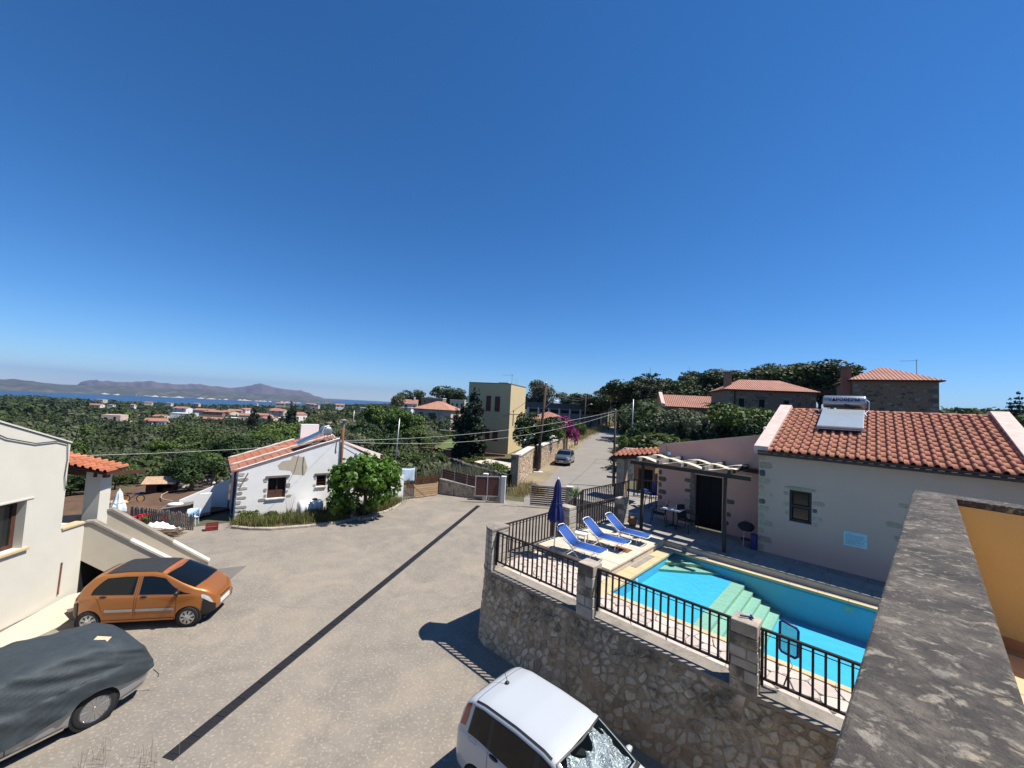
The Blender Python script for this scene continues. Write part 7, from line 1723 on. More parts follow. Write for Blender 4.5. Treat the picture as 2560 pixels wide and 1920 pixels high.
# loose cable over the left house gable
m = MB(); t = thing('facade_cable', 'black cable looping over the cream gable at the left edge', 'cable', (-12.94,12.29,0), R_(7)); m.tube([(.03,-4.2,6.0),(.03,-3.0,5.55),(.03,-2.4,5.22),(.03,-1.7,5.02),(.03,-1.15,5.03),(.03,-.85,4.93)], .014, 5); m.tube([(.03,-.84,4.93),(.035,-.80,4.5),(.03,-.82,4.0),(.03,-.76,3.6)], .010, 5); m.build('cable', 'blackplastic', t)
# ================================================================ yellow tower house and neighbours
mat('greyparapet', (.085,.09,.098), .9, var=.15, vscale=.4)
mat('shutterred', (.13,.022,.014), .6, var=.2, vscale=4, rnd=.1); mat('brickbase', (.30,.13,.085), .95, var=.2, vscale=3)
def tower():
    ang = math.atan2(-.30,1.0); t = thing('tower_house', 'tall yellow three storey tower house beside the road', 'house', (-.1,54.0,-.3), R_(-17)); H_ = 10.0; w, d = 6.3, 8.0
    # local x to the right along the shaded front, origin at the near right corner
    m = MB(); m.box(-w,0,0,d,-.5,H_); m.build('wall', 'yellowwall', t)
    MB().box(-w-.06,.06,-.06,d+.06,5.86,5.98).build('string_course', 'yellowwall', t); MB().box(-w-.05,.05,-.05,d+.05,H_,H_+.1).build('parapet_cap', 'greywall', t); MB().box(-2.4,-.9,1.5,2.6,H_+.1,H_+.3).build('roof_hatch', 'coping_white', t)
    for (x0,x1,z0,z1) in ((-3.55,-2.85,6.1,8.25),(-2.25,-1.5,6.1,8.2),(-3.5,-2.8,2.1,3.6),(-2.35,-1.6,2.0,3.5)):
        o = MB().box(x0,x1,-.05,.0,z0,z1).build('shutter', 'shutterred', t); 
        for k in range(9): MB().box(x0+.05,x1-.05,-.062,-.05,z0+.06+k*(z1-z0-.1)/9,z0+.06+(k+.7)*(z1-z0-.1)/9).build('louvre', 'shutterred', o)
    MB().box(.0,.05,1.55,1.85,4.2,6.4).build('slit_window', 'shutterred', t)
    w2 = MB(); w2.box(-1.2,6.0,d,d+7,-.5,5.2); w2.build('annexe', 'yellowwall', t)
    m = MB(); m.add([(.2,d+.1,5.2),(6.2,d-.1,5.2),(3.2,d+3,6.4),(.2,d+6.5,5.2),(6.2,d+6.5,5.2)], [(0,1,2),(1,4,2),(4,3,2),(3,0,2)]); m.build('annexe_roof', 'roof_far', t)
    for x in (1.4,3.9): MB().box(x,x+.18,d-.05,d,3.2,4.9).build('slit_window', 'shutterred', t)
    m = MB(); m.tube([(-.3,1.2,H_),(-.3,1.2,H_+1.5)], .03, 6); m.bar((-1.7,1.2,H_+1.32),(-.1,1.2,H_+1.32),.03,.03)
    for k in range(7): m.bar((-1.6+k*.2,.95,H_+1.32),(-1.6+k*.2,1.45,H_+1.32),.015,.015)
    m.build('aerial', 'galv', t)
    for y in (2.6,3.6): m = MB(); m.tube([(0-.2,y,H_),(-.2,y,H_+1.1)], .012, 4); m.build('starter_bar', 'galv', t)
    MB().box(-w-6,.4,-2.4,-2.1,-.6,.55).build('plinth_wall', 'brickbase', t); 
    yp = [at(px,py,.15) for px,py in ((1185,1154),(1216,1147),(1282,1158),(1282,1178),(1232,1167))]; p = sheet('paved_yard', [tuple(q) for q in yp], 'slabcream')
tower()
def hip(t, x0, x1, y0, y1, z, h, over, m, ridge=None, name='roof'):
    x0 -= over; x1 += over; y0 -= over; y1 += over; cy = (y0+y1)/2; k = (y1-y0)/2
    if ridge is None: ridge = (x0+k, x1-k) if x1-x0 > y1-y0 else ((x0+x1)/2,(x0+x1)/2)
    a, b = ridge; mb = MB(); mb.add([(x0,y0,z),(x1,y0,z),(x1,y1,z),(x0,y1,z),(a,cy,z+h),(b,cy,z+h)], [(0,1,5,4),(1,2,5),(2,3,4,5),(3,0,4)]); o = mb.build(name, m, t)
    MB().box(x0+.02,x1-.02,y0+.02,y1-.02,z-.12,z-.01).build('eaves', 'shutterwood', t); return o
def win(t, x, y, z, w, h, m='glass_house', fm='coping_white', d=.04, side=False):
    if side: o = MB().box(x-.02,x+.02,y,y+w,z,z+h).build('window', fm, t); MB().box(x+.0,x+.03,y+.06,y+w-.06,z+.06,z+h-.06).build('pane', m, o)
    else: o = MB().box(x,x+w,y-.03,y,z,z+h).build('window', fm, t); MB().box(x+.06,x+w-.06,y-.045,y-.03,z+.06,z+h-.06).build('pane', m, o)
def peach_house():
    t = thing('peach_house', 'two storey peach coloured house with hipped tile roof behind the garden', 'house', (aty(1033,1080,105).x,105,-2.4), R_(-10))
    m = MB(); m.box(0,10.2,0,9,-1,7.1); m.build('wall', 'peachwall', t); hip(t,0,10.2,0,9,7.1,2.2,.55,'roof_far2')
    win(t,1.3,0,4.3,1.1,1.9,'glass_house','greywall'); win(t,4.0,0,4.3,2.0,1.9,'glass_house','greywall'); win(t,10.2,2.0,4.4,.9,1.8,side=True); win(t,10.2,4.2,4.4,.9,1.8,side=True); win(t,10.2,2.0,1.0,.9,2.0,side=True); win(t,7.6,0,0,.95,1.9,'void','greywall'); win(t,.9,0,0.3,.9,1.6,'void','greywall')
    m = MB(); m.tube([(7.3,-.6,7.1),(6.9,-.1,6.4),(6.9,-.1,2.2)], .09, 7); m.build('downpipe', 'peachwall', t)
    m = MB(); m.add([(6.8,5.2,8.5),(8.9,5.2,7.7),(8.9,2.2,7.5),(7.2,2.2,8.1)], [(0,1,2,3)]); m.build('solar_panel', 'greywall', t)
    g = thing('terrace_wall', 'long brick coloured garden retaining wall below the peach house', 'wall', (-14.5,88.0,-1.7), R_(-6)); MB().box(-1,13,0,.3,-.5,2.0).build('wall', 'brickbase', g); MB().box(-1.1,13.1,-.1,.4,2.0,2.18).build('coping', 'coping_white', g)
    for i in range(6): tree('bush1', 'clipped_shrub', 'clipped round shrub in the row along the brick coloured garden wall', -13.3+i*1.75, 86.9-.17*i, -1.7, 1.05, None, 'clipped shrubs along the garden wall', 1.5, cat='bush')
    g = thing('entrance_wall', 'low pinkish wall in front of the peach house entrance', 'wall', (-12.5,97,-1.2), R_(-8)); MB().box(0,9,0,.3,0,2.0).build('wall', 'pinkhouse', g)
peach_house()
def small_house(name, label, x, y, z, rz, w, d, h, wall, roof=None, rh=1.2, wins=2, group=None, flat=False, chim=False, block=None):
    t = thing(name, label, 'house', (x,y,z), rz, group); MB().box(-w/2,w/2,0,d,-2,h).build('wall', wall, t)
    if flat: MB().box(-w/2-.15,w/2+.15,-.15,d+.15,h,h+.25).build('roof', 'whitehouse' if wall != 'pinkhouse' else wall, t)
    elif roof == 'gable':
        m = MB(); m.add([(-w/2-.3,-.3,h-.05),(w/2+.3,-.3,h-.05),(w/2+.3,d/2,h+rh),(-w/2-.3,d/2,h+rh),(w/2+.3,d+.3,h-.05),(-w/2-.3,d+.3,h-.05)], [(0,1,2,3),(3,2,4,5)]); m.build('roof', 'roof_far', t); m = MB(); m.add([(-w/2,0,h-.02),(-w/2,d,h-.02),(-w/2,d/2,h+rh-.1),(w/2,0,h-.02),(w/2,d,h-.02),(w/2,d/2,h+rh-.1)], [(0,2,1),(3,4,5)]); m.build('gable', wall, t)
    else: hip(t,-w/2,w/2,0,d,h,rh,.4,'roof_far')
    n = max(1,wins)
    for i in range(n):
        for k in range(1 if h < 4.5 else 2): win(t, -w/2+w*(i+.5)/n-.5, 0, .9+k*2.9, 1.0, 1.4)
    win(t, w/2, d*.35, .9, 1.1, 1.4, side=True)
    if chim: MB().box(w*.2,w*.2+.7,d*.4,d*.4+.6,h,h+rh+1.1).build('chimney', wall, t)
    if block: MB().box(*block).build('upper_storey', wall, t)
    return t
def far(px, py, y): p = aty(px, py, y); return p.x, p.y, p.z
def fh(label, px, py, y, w, d, h, wall, roof='gable', rz=0., **k):
    if y < 300: y *= 1.5
    p = aty(px, py, y); return small_house('village_house', label, p.x, p.y, p.z, rz, w, d, h, wall, roof, group='houses of the far village', **k)
# villas behind the peach house
small_house('background_villa', 'small house with bright red roof and chimney left of the peach house', *far(1025,1030,150), .2, 5, 5, 3.2, 'whitehouse', 'gable', 1.6, chim=True)
small_house('background_villa', 'long flat roofed olive grey villa above the peach house', *far(1078,1030,170), -.1, 9.5, 6, 6.0, 'stonehouse', flat=True, wins=3)
small_house('background_villa', 'cream villa with white flat canopy right of the peach house', *far(1142,1022,165), 0, 6, 5, 3.6, 'creamhouse', flat=True, wins=3)
small_house('background_villa', 'white flat roofed carport left of the peach house', *far(1014,1030,120), 0, 3.2, 3, 1.2, 'whitehouse', flat=True, wins=1)
small_house('garden_hut', 'small hut with red roof above the garden trees', *far(941,1056,130), .1, 3.7, 4, 1.9, 'pinkhouse', 'gable', 1.2, wins=1)
# long grey building with parapet
t = thing('long_grey_building', 'long low grey building with strip windows across the hillside', 'building', (7.2,128,1.4), R_(-3)); MB().box(-2,24,0,14,0,5.3).build('wall', 'greywall', t); MB().box(-2.3,24.3,-.4,14.3,5.3,6.9).build('parapet', 'greyparapet', t)
for i in range(7): win(t, -1+i*3.4, 0, 3.7, 2.8, 1.1, 'void', 'greywall')
for i in range(8): MB().box(-1.75+i*3.4,-1.35+i*3.4,-.25,0,0,5.28).build('pilaster', 'whitehouse', t)
MB().box(24.4,27.6,-.3,6,4.4,6.6).build('white_end', 'whitehouse', t)
# ---------------------------------------------------------------- stone houses on the right
def stone_courses(t, x0, x1, z0, z1, y, seed, n=60):
    r = random.Random(seed); it = []
    for k in range(int((z1-z0)/.42)):
        for xx, s in ((x0,1),(x1,-1)): w = (.62 if k % 2 else .38)*r.uniform(.9,1.15); it.append((xx+s*w/2, z0+.21+k*.42, w, .33))
    wall_stones(t, it, y, ['quoin','rubble_pale'], seed, .03)
    it = [(r.uniform(x0+.8,x1-.8), r.uniform(z0+.2,z1-.3), r.uniform(.2,.42), r.uniform(.12,.22)) for _ in range(n)]
    wall_stones(t, it, y, ['rubble','rubble','quoin','stonehouse'], seed+1, .02)
def stone_houses():
    p = aty(1815,1010,50); t = thing('stone_house', 'long stone house with hipped tile roof and three dark windows behind the pool house', 'house', (p.x,p.y,4.0), R_(-14)); L = 10.0; h = 6.3
    MB().box(0,L,0,7.5,-3,h).build('wall', 'stonehouse', t); hip(t,0,L,0,7.5,h,1.6,.35,'roof_far',(2.6,L-2.6)); stone_courses(t,.05,L-.05,1.5,h-.1,0,1,70)
    for x in (1.4,3.7,6.4):
        o = MB().box(x,x+.72,-.03,0,3.35,5.2).build('window', 'quoin', t); MB().box(x+.05,x+.67,-.05,-.03,3.4,5.15).build('pane', 'void', o); wall_stones(t, [(x+.36,5.36,1.3,.24),(x-.2,4.9,.35,.25),(x-.18,4.0,.3,.3),(x+.92,4.7,.34,.26),(x+.9,3.9,.3,.3)], 0, ['quoin','rubble_pale'], int(x*7), .03)
    MB().box(.3,1.05,1.6,2.5,h,h+2.3).build('chimney', 'stonehouse', t); MB().box(.15,1.2,1.45,2.65,h+2.3,h+2.42).build('chimney_cap', 'greywall', t)
    m = MB(); m.tube([(1.0,-.1,h),(1.0,-.1,1.0)], .07, 7); m.build('downpipe', 'shutterwood', t)
    MB().box(L-.2,L+3.2,1.0,6.0,h+.05,h+.45).build('veranda_roof', 'darkwood', t)
    for x in (L+.1,L+2.8): MB().box(x,x+.25,1.1,1.35,0,h+.05).build('veranda_post', 'darkwood', t)
    p = aty(2131,1010,38); t = thing('stone_house', 'square stone house with pyramid tile roof and tall brick chimney', 'house', (p.x,p.y,4.0), R_(-30)); L = 6.0; h = 7.0
    MB().box(0,L,0,7.0,-3,h).build('wall', 'stonehouse', t); hip(t,0,L,0,7.0,h,1.55,.35,'roof_far',(L/2-.3,L/2+.3)); stone_courses(t,.05,L-.05,2.0,h-.1,0,5,90)
    MB().box(-.72,-.02,.3,1.1,0,h+1.25).build('chimney', 'brickbase', t); MB().box(-.86,.12,.15,1.25,h+1.25,h+1.36).build('chimney_cap', 'greywall', t)
    m = MB(); m.tube([(L-.6,3.0,h+.3),(L-.6,3.0,h+2.3)], .03, 6); m.bar((L-1.9,2.6,h+2.1),(L-.5,3.05,h+2.2),.03,.03); m.build('aerial', 'galv', t)
    p = aty(1655,1025,62); t = thing('stone_cottage', 'low stone cottage with long tile roof and blue arched door', 'house', (p.x,p.y,2.6), R_(-12)); L = 8.2; h = 5.4
    MB().box(0,L,0,6,-3,h).build('wall', 'stonehouse', t); m = MB(); m.add([(.4,-.3,h-.05),(L-.2,-.3,h-.05),(L-.2,3,h+1.9),(.4,3,h+1.9),(L-.2,6.3,h-.05),(.4,6.3,h-.05)], [(0,1,2,3),(3,2,4,5)]); m.build('roof', 'roof_far', t)
    m = MB(); m.add([(-.15,-.35,h-.1),(.4,-.35,h-.1),(.4,3,h+2.3),(-.15,3,h+2.3),(-.15,6.3,h-.1),(.4,6.3,h-.1),(.4,-.35,h+.3),(-.15,-.35,h+.3)], [(7,6,2,3),(0,1,6,7),(3,2,5,4),(0,7,3),(1,2,6)]); m.build('verge_coping', 'pinkcoping', t)
    o = MB().box(3.6,6.9,-.06,0,1.0,3.0).build('arched_door', 'bluepaint', t); m = MB(); m.prism_xz([(3.6+1.65+1.65*math.cos(a), 3.0+.65*math.sin(a)) for a in np.linspace(0,PI,14)], -.06, 0); m.build('arch', 'bluepaint', o); MB().box(4.4,6.2,-.08,-.06,2.4,3.3).build('pane', 'glass_house', o)
    m = MB(); m.tube([(.9,-.1,h),(.9,-.1,0)], .06, 6); m.tube([(3.0,-.1,h),(3.0,-.1,0)], .06, 6); m.build('downpipe', 'greywall', t)
    p = aty(1790,1040,54); t = thing('stone_yard_wall', 'tall stone yard wall between the low cottage and the stone house', 'wall', (p.x-2.2,p.y,2.5), R_(-12)); MB().box(-1,3.6,0,.4,-2,4.5).build('wall', 'stonehouse', t); MB().box(-1.1,3.7,-.06,.46,4.5,4.62).build('coping', 'brickbase', t)
    t = thing('boundary_wall', 'low stone boundary wall on the hillside right of the stone house', 'wall', (40,39,6.4), R_(-30)); MB().box(0,16,0,.4,-2,.9).build('wall', 'stonehouse', t)
stone_houses()
def right_gardens():
    t = thing('garden_wall', 'stepped stone garden wall with square pier behind the tiled canopy', 'wall', (12.2,38.6,0), R_(-8)); MB().box(0,6.5,0,.35,-.2,2.2).build('wall', 'stonehouse', t); MB().box(-.6,.1,-.3,.5,-.2,3.0).build('pier', 'stonehouse', t); MB().box(-.75,.25,-.45,.65,3.0,3.14).build('coping', 'greywall', t)
    stone_face(t, cells(-.6,.1,0,3.0,.28,.2,4), lambda s,z,d: (s,-.3-d,z), {'rubble_pale':1}, gap=.02, h=(.02,.04), seed=5)
    g = thing('slat_gate', 'grey wooden slat gate on the right of the road', 'gate', (13.6,50.5,.4), R_(-70))
    for k in range(7): MB().box(0,3.2,-.02,.02,.2+k*.24,.38+k*.24).build('slat', 'greywood', g)
    for x in (0,1.6,3.2): MB().box(x-.05,x+.05,-.05,.05,0,2.1).build('post', 'greywood', g)
    w = thing('roadside_kerb_wall', 'low dark stone wall along the right road edge', 'wall', (13.4,45.5,.2), R_(62)); MB().box(0,14,-.2,.2,-.3,1.1).build('wall', 'stonehouse', w); MB().box(0,14,-.25,.25,1.1,1.2).build('coping', 'coping_white', w)
right_gardens()

# ================================================================ trees one can tell apart
T = tree
def tp(key, name, label, px, py, y, s, group=None, z=None, sz=None):
    p = aty(px, py, y); return T(key, name, label, p.x, p.y, tz(p.x,p.y) if z is None else z, s, None, group, sz)
def tfit(key, name, label, px, pytop, y, hproto, group=None, z=None, wide=1.0):
    """a tree at distance y whose top reaches the picture height pytop"""
    p = aty(px, pytop, y); z = tz(p.x,p.y) if z is None else z; s = max(.3, (p.z-z)/hproto); return T(key, name, label, p.x, p.y, z, s*wide, None, group, s)
tfit('cypress','cypress_tree','taller of the two dark cypresses against the yellow tower', 1190,970,50.5,7.3,'cypresses by the tower',-.6,1.15); tfit('cypress','cypress_tree','shorter dark cypress left of the one against the tower', 1163,1008,51.5,7.3,'cypresses by the tower',-.6,1.2)
tfit('cypress','cypress_tree','slim dark cypress right of the peach house', 1143,1020,90,7.3,None,-1.5)
for i,(px,py,y,l) in enumerate(((637,1014,120,'leftmost of the three dark cypresses before the village'),(676,1034,110,'smallest of the three dark cypresses before the village'),(733,1004,120,'tallest of the three dark cypresses before the village'))): tfit('cypress','cypress_tree',l,px,py,y,7.3,'cypresses before the village',None,1.15)
tfit('norfolk','norfolk_pine','tiered norfolk pine on the skyline above the peach house', 1115,958,190,10.4); tfit('norfolk','norfolk_pine','tiered norfolk pine on the skyline left of the stone cottage', 1626,922,90,10.4); tfit('norfolk','norfolk_pine','small tiered norfolk pine tip above the pine wood', 1724,921,120,10.4)
tfit('spruce','spruce_tree','larger of two dark spruces on the right skyline', 2548,964,85,7.0); tfit('spruce','spruce_tree','smaller dark spruce beside the one on the right skyline', 2527,982,87,7.0)
tfit('palm','palm_tree','short palm in front of the stone cottage gable', 1795,978,52,4.4); tfit('palm','palm_tree','dark palm behind the slim lamp post', 1630,978,58,4.4)
# pine wood along the skyline on the right
sky_p = [(1275,985,140),(1305,1003,150),(1335,990,150),(1420,985,135),(1450,1000,130),(1480,985,120),(1520,975,115),(1548,968,110),(1580,955,100),(1600,960,96),(1640,952,100),(1665,943,105),(1690,952,102),(1720,938,108),(1745,933,110),(1770,932,108),(1800,938,110),(1835,930,105),(1870,929,104),(1905,922,100),(1930,917,98),(1960,918,98),(1995,909,96),(2020,910,97),(2050,922,95),(2080,932,94),(1500,1000,125),(1560,990,108)]
for i,(px,py,y) in enumerate(sky_p): tfit('pine%d'%(i%3),'pine_tree','dark umbrella pine in the wood along the right skyline',px,py,y,9.0,'pines along the right skyline',None,1.0+.25*(i%3))
for i,(px,py,y) in enumerate(((1360,950,140),(1340,985,145))): tfit('olive%d'%i,'eucalyptus_tree',('tall pale grey green eucalyptus behind the leaning utility pole','shorter pale grey green eucalyptus left of the leaning utility pole')[i],px,py,y,4.9,None,None,.8)
tfit('olive1','eucalyptus_tree','slender pale tree left of the red roofed villa',1000,985,140,4.9,None,None,.7)
tfit('pine0','pine_tree','dark pine left of the olive grey villa',1035,978,185,9.0,None,None,1.1); tfit('pine1','pine_tree','dark low pine behind the olive grey villa',1075,992,190,9.0,None,None,1.2); tfit('pine2','pine_tree','broad dark umbrella pine behind the cream villa',1128,969,185,9.0,None,None,1.5)
# between tower and cottage
big = [(960,1022,70,'tall green walnut tree behind the mulberry',1.0,'oak0'),(1010,1030,64,'broad green tree left of the lawn',1.0,'oak1'),(1050,1068,60,'green tree beside the garden lawn',1.1,'oak2'),(985,1090,52,'dense dark tree behind the reed screen',1.1,'dark0'),(925,1085,55,'dark green tree behind the slender grey pole',1.1,'dark1'),(1065,1150,47,'leafy green tree above the slatted fence',1.2,'dark2'),(1105,1160,45,'dark shrubby tree at the lawn edge',1.2,'oak1'),(880,1100,58,'round green tree above the cottage gable',1.1,'oak2'),(840,1075,75,'green tree behind the cottage flue',1.2,'oak0'),(1020,1150,42,'green bushy tree behind the blue towel',1.2,'oak0')]
for px,py,y,l,wd,k in big: tfit(k,'garden_tree',l,px,py,y,4.8,None,None,wd)
tfit('dark1','magnolia_tree','dark glossy magnolia with white blooms behind the roadside wall',1345,1040,47.5,4.9,None,.2,1.0); tfit('oak2','magnolia_tree','lighter green tree beside the magnolia behind the roadside wall',1375,1060,51,4.9,None,.3,.9)
p = aty(1345,1080,47); t = thing('magnolia_blooms', 'scattered white magnolia blooms on the dark tree behind the wall', 'flowers', (p.x,p.y,.2)); v, f = leaf_cloud([(0,-.6,3.0,2.2,1.8,1.4)], 40, .22, 3, shell=.95, clump=26, spread=.03); obj_from(npmesh('blooms', v, f, 'whitehouse'), 'blooms', t)
def bougain(label, px, py, y, r, zc):
    p = aty(px,py,y); t = thing('bougainvillea', label, 'shrub', (p.x,p.y,tz(p.x,p.y))); z0 = p.z-tz(p.x,p.y)
    b = ball(9, r, z0, .9, .5, int(px)); v, f = leaf_cloud(b, 5200, .15, 4, clump=14, spread=.3); obj_from(npmesh('blossom', v, f, 'flower_mag'), 'blossom', t)
    v, f = leaf_cloud(b, 900, .16, 6, clump=14); obj_from(npmesh('leaves', v, f, 'leaf_dark'), 'leaves', t); m = MB(); m.tube([(0,0,-.3),(.1,.1,z0*.6),(0,0,z0)], [.09,.07,.04], 6); m.build('stem', 'bark', t)
bougain('magenta bougainvillea spilling over the roadside wall', 1408,1072,57,2.25,2); bougain('small magenta bougainvillea at the far right road edge', 1562,1045,95,1.6,2)
tfit('oak0','roadside_tree','bright green shrub tree at the end of the roadside wall',1445,1060,66,4.8,None,.8,.8)
for i,(px,py,y,k) in enumerate(((1150,1150,44,'bush2'),(1175,1142,46,'bush2'),(1200,1138,47,'bush2'),(1135,1160,41,'bush0'),(1110,1165,40,'bush1'),(1090,1172,37,'bush1'),(1225,1150,39,'bush0'),(1250,1160,37,'bush1'),(1070,1178,35,'bush1'))): tfit(k,'hedge_bush',('golden hedge bush left of the yellow tower yard','golden hedge bush in the middle of the tower hedge','golden hedge bush nearest the yellow tower wall','grey bush behind the slatted wall panels','green bush behind the slatted wall panels','green bush right of the reed screen','grey bush against the dry stone wall','green bush at the right end of the dry stone wall','small green bush above the pale board fence')[i],px,py,y,1.6,None,None,1.5)
for i,(px,py,y,k) in enumerate(((1585,1080,62,'bush1'),(1600,1090,55,'bush1'),(1575,1068,78,'dark0'),(1592,1058,84,'dark1'),(1610,1062,66,'oak2'))): tfit(k,'roadside_bush',('low green bush right of the far road','low green bush behind the grey slat gate','dark bush at the right edge of the far road','dark tree at the far bend of the road','green tree right of the slim lamp post')[i],px,py,y,1.7 if k[0]=='b' else 4.8,None,None,1.3)
# right gardens
rg = [(1700,1022,47,'olive2','broad grey green olive tree before the stone house'),(1740,1025,45,'olive0','second grey green olive tree before the stone house'),(1770,1040,44,'olive1','low olive tree left of the stone house windows'),(1835,1024,43,'oak1','green tree with reddish tips before the stone house'),(1870,1030,43,'oak2','yellow green tree in front of the stone house wall'),(1635,1045,50,'dark0','clipped round dark green tree beside the lamp post'),(1620,1075,43,'bush1','yellow green hedge behind the tiled canopy'),(1650,1080,42,'bush2','golden shrub behind the tiled canopy'),(1600,1060,55,'dark1','dark tree behind the slim lamp post'),(1570,1025,75,'dark2','dark tree beside the far end of the road'),(1680,1065,42,'bush1','green shrub between olive trees and canopy'),(1790,1085,38,'bush1','green hedge behind the pink wing roof'),(1900,1050,40,'dark1','dark shrub tree at the left verge of the pool house roof'),(1590,1010,80,'dark0','tall dark tree above the lamp post'),(1660,1000,72,'dark1','dark tree left of the stone cottage gable')]
for px,py,y,k,l in rg:
    tfit(k,'garden_shrub' if k.startswith('bush') else 'garden_tree',l,px,py,y,1.75 if k.startswith('bush') else 4.8,None,None,1.2 if k.startswith('bush') else 1.0)
tfit('cypress','young_cypress','thin young cypress before the stone house wall',1888,1040,41,7.3,None,None,.7)
# bushes in the valley foreground, left of the cottage
vg = [(250,1195,28,'oak1','leafy green fruit tree behind the white parasol'),(290,1190,30,'oak0','broad green fig tree beside the soil garden'),(335,1165,34,'oak2','yellow green tree at the edge of the soil garden'),(215,1185,30,'dark0','dark tree seen under the porch beam'),(180,1195,27,'dark1','dark bush seen behind the porch column'),(390,1150,38,'dark2','dark round tree behind the dog kennel'),(420,1105,52,'oak1','green tree above the dog kennel'),(478,1140,31,'dark0','dense dark hedge tree at the left side of the cottage'),(505,1150,29,'dark1','dark ivy clad tree touching the cottage eave'),(545,1110,46,'olive1','pale reed like olive behind the cottage roof'),(600,1095,50,'olive0','silvery olive behind the cottage ridge'),(660,1085,55,'oak0','green tree behind the cottage tile roof'),(705,1060,62,'oak2','fresh green tree behind the cottage roof parapet'),(760,1062,64,'oak1','fresh green tree left of the cottage solar tank'),(330,1120,48,'olive2','grey olive tree in the middle of the valley edge'),(270,1130,46,'olive0','grey olive tree right of the porch roof')]
for px,py,y,k,l in vg: tfit(k,'valley_tree',l,px,py,y,4.8,None,None,1.25)
r = random.Random(21); n = 0
for i in range(105):
    az = r.uniform(-60,-11); Rr = math.sqrt(r.uniform(42**2,118**2)); x, y = Rr*math.sin(R_(az)), Rr*math.cos(R_(az))
    if -13 < x < 3 and y > 50: continue
    k = r.choice(['oak0','oak1','oak2','dark0','dark1','dark2','olive0','olive1','olive2']); sc = .72 if az < -36 else 1.0; T(k, 'grove_tree', 'evergreen tree in the dense grove below the cottage', x, y, tz(x,y)-.3, sc*r.uniform(.75,1.25), None, 'trees of the valley grove', sc*r.uniform(.6,.95))
r = random.Random(5)
for i in range(14):
    x, y = r.uniform(27,50), r.uniform(30,60)
    if x/y < .95: continue
    T(r.choice(['olive0','olive2','bush0','dark1']), 'hillside_shrub', 'low scrub tree on the hillside right of the pool house', x, y, tz(x,y)-.2, r.uniform(.5,.8), None, 'hillside scrub trees')
blades('reed_clump', 'leaf_grey', [(-16.5+random.uniform(-3,3), 30.5+random.uniform(-2,2), tz(-16,30)) for _ in range(30)], 900, 2.6, .03, 12, label='tall pale reeds behind the cottage roof', spread=.5)
blades('verge_grass', 'grass_dry', [(8+i*.55+random.uniform(-2.6,-.5)+max(0,(i-10))*.12, 58+i*1.7, float(zroad(58+i*1.7))-.05) for i in range(44)], 6500, .8, .03, 13, label='tall dry straw grass along the left road verge', spread=.9)
blades('wall_weeds', 'leaf_grey', [(-6.5+random.uniform(0,5.8), 30.2+random.uniform(-.5,4.5), .0) for _ in range(40)], 4200, 1.25, .02, 14, label='grey green wild weeds in front of the dry stone wall', spread=.5)
blades('gate_weeds', 'grass_dry', [(.3+random.uniform(0,2.4), 29.6+random.uniform(0,4.5), .02) for _ in range(30)], 1800, .35, .014, 15, label='dry weeds on the verge at the foot of the roadside wall', spread=.35)
blades('driveway_weeds', 'twig', [at(px,1912,0) for px in (215,225,330,365,300,250,390)], 45, .5, .003, 16, label='thin dry weed stalks in the lower left corner of the driveway', spread=.12)
# ---------------------------------------------------------------- the far village and scattered houses
fh('white modern villa standing alone among valley trees at far left',147,1062,170,9,7,4.0,'whitehouse',flat=True)
p = aty(248,1073,195); t = small_house('pink_villa','pale pink block house with roof tower in the valley',p.x,p.y,p.z,.25,20,9,3.8,'pinkhouse',flat=True,wins=2); MB().box(1.0,8.8,-1.2,4.5,3.9,7.4).build('upper_storey','pinkhouse',t); win(t,2.2,-1.2,5.2,1.3,1.0); win(t,6.0,-1.2,4.6,1.1,2.0,'void')
fh('small white house with bright red gable roof in the near valley',386,1066,125,8,7,2.6,'whitehouse','gable',.5,wins=1)
fh('long low house with orange roofs left of the white hall',375,1048,190,17,8,2.4,'creamhouse','gable',.1)
fh('large white hall with metal roof in the village',452,1052,180,13,9,5.0,'whitehouse',None,.3,flat=True,wins=0)
fh('white house with red roof behind the white hall',447,1036,210,10,8,5.0,'whitehouse','gable',.1)
fh('brown stone village house with red hip roof',530,1048,185,12,9,5.2,'stonehouse','hip',.3); fh('long red roofed village house beside the brown one',505,1040,200,14,8,4.4,'pinkhouse','gable',.1); fh('village house with low orange roof in front',525,1056,170,12,7,2.2,'stonehouse','gable',.2)
fh('cream village house with stepped white parapet',560,1046,190,9,8,4.6,'creamhouse','gable',-.2); fh('white village house with flat roof left of the cypress',575,1054,180,9,7,2.5,'whitehouse',None,0,flat=True)
fh('red gabled village house beside a dark conifer',585,1040,210,10,8,4.2,'pinkhouse','gable',.3); fh('bright white gabled village house behind the conifer',624,1040,215,8,9,5.2,'whitehouse','gable',1.3); fh('salmon village house left of the middle cypress',615,1053,180,9,8,4.0,'pinkhouse','gable',.4)
fh('orange roofed village house between the cypresses',652,1052,185,10,8,4.0,'creamhouse','gable',.2); fh('village house with orange roof at the cypress foot',665,1058,170,9,7,3.0,'pinkhouse','gable',-.1); fh('tall orange roofed village house left of tallest cypress',690,1045,195,10,8,5.4,'pinkhouse','gable',.1); fh('village house with terrace pergola left of tallest cypress',705,1055,180,11,8,2.6,'whitehouse',None,0,flat=True); fh('orange roofed house high in the village centre',685,1036,225,11,8,4.2,'creamhouse','hip',.1)
fh('white gabled house right of the tallest cypress',752,1052,150,8,7,3.6,'whitehouse','gable',1.2); fh('red roofed house on the village edge before the dry field',790,1038,260,12,9,3.4,'pinkhouse','gable',.1)
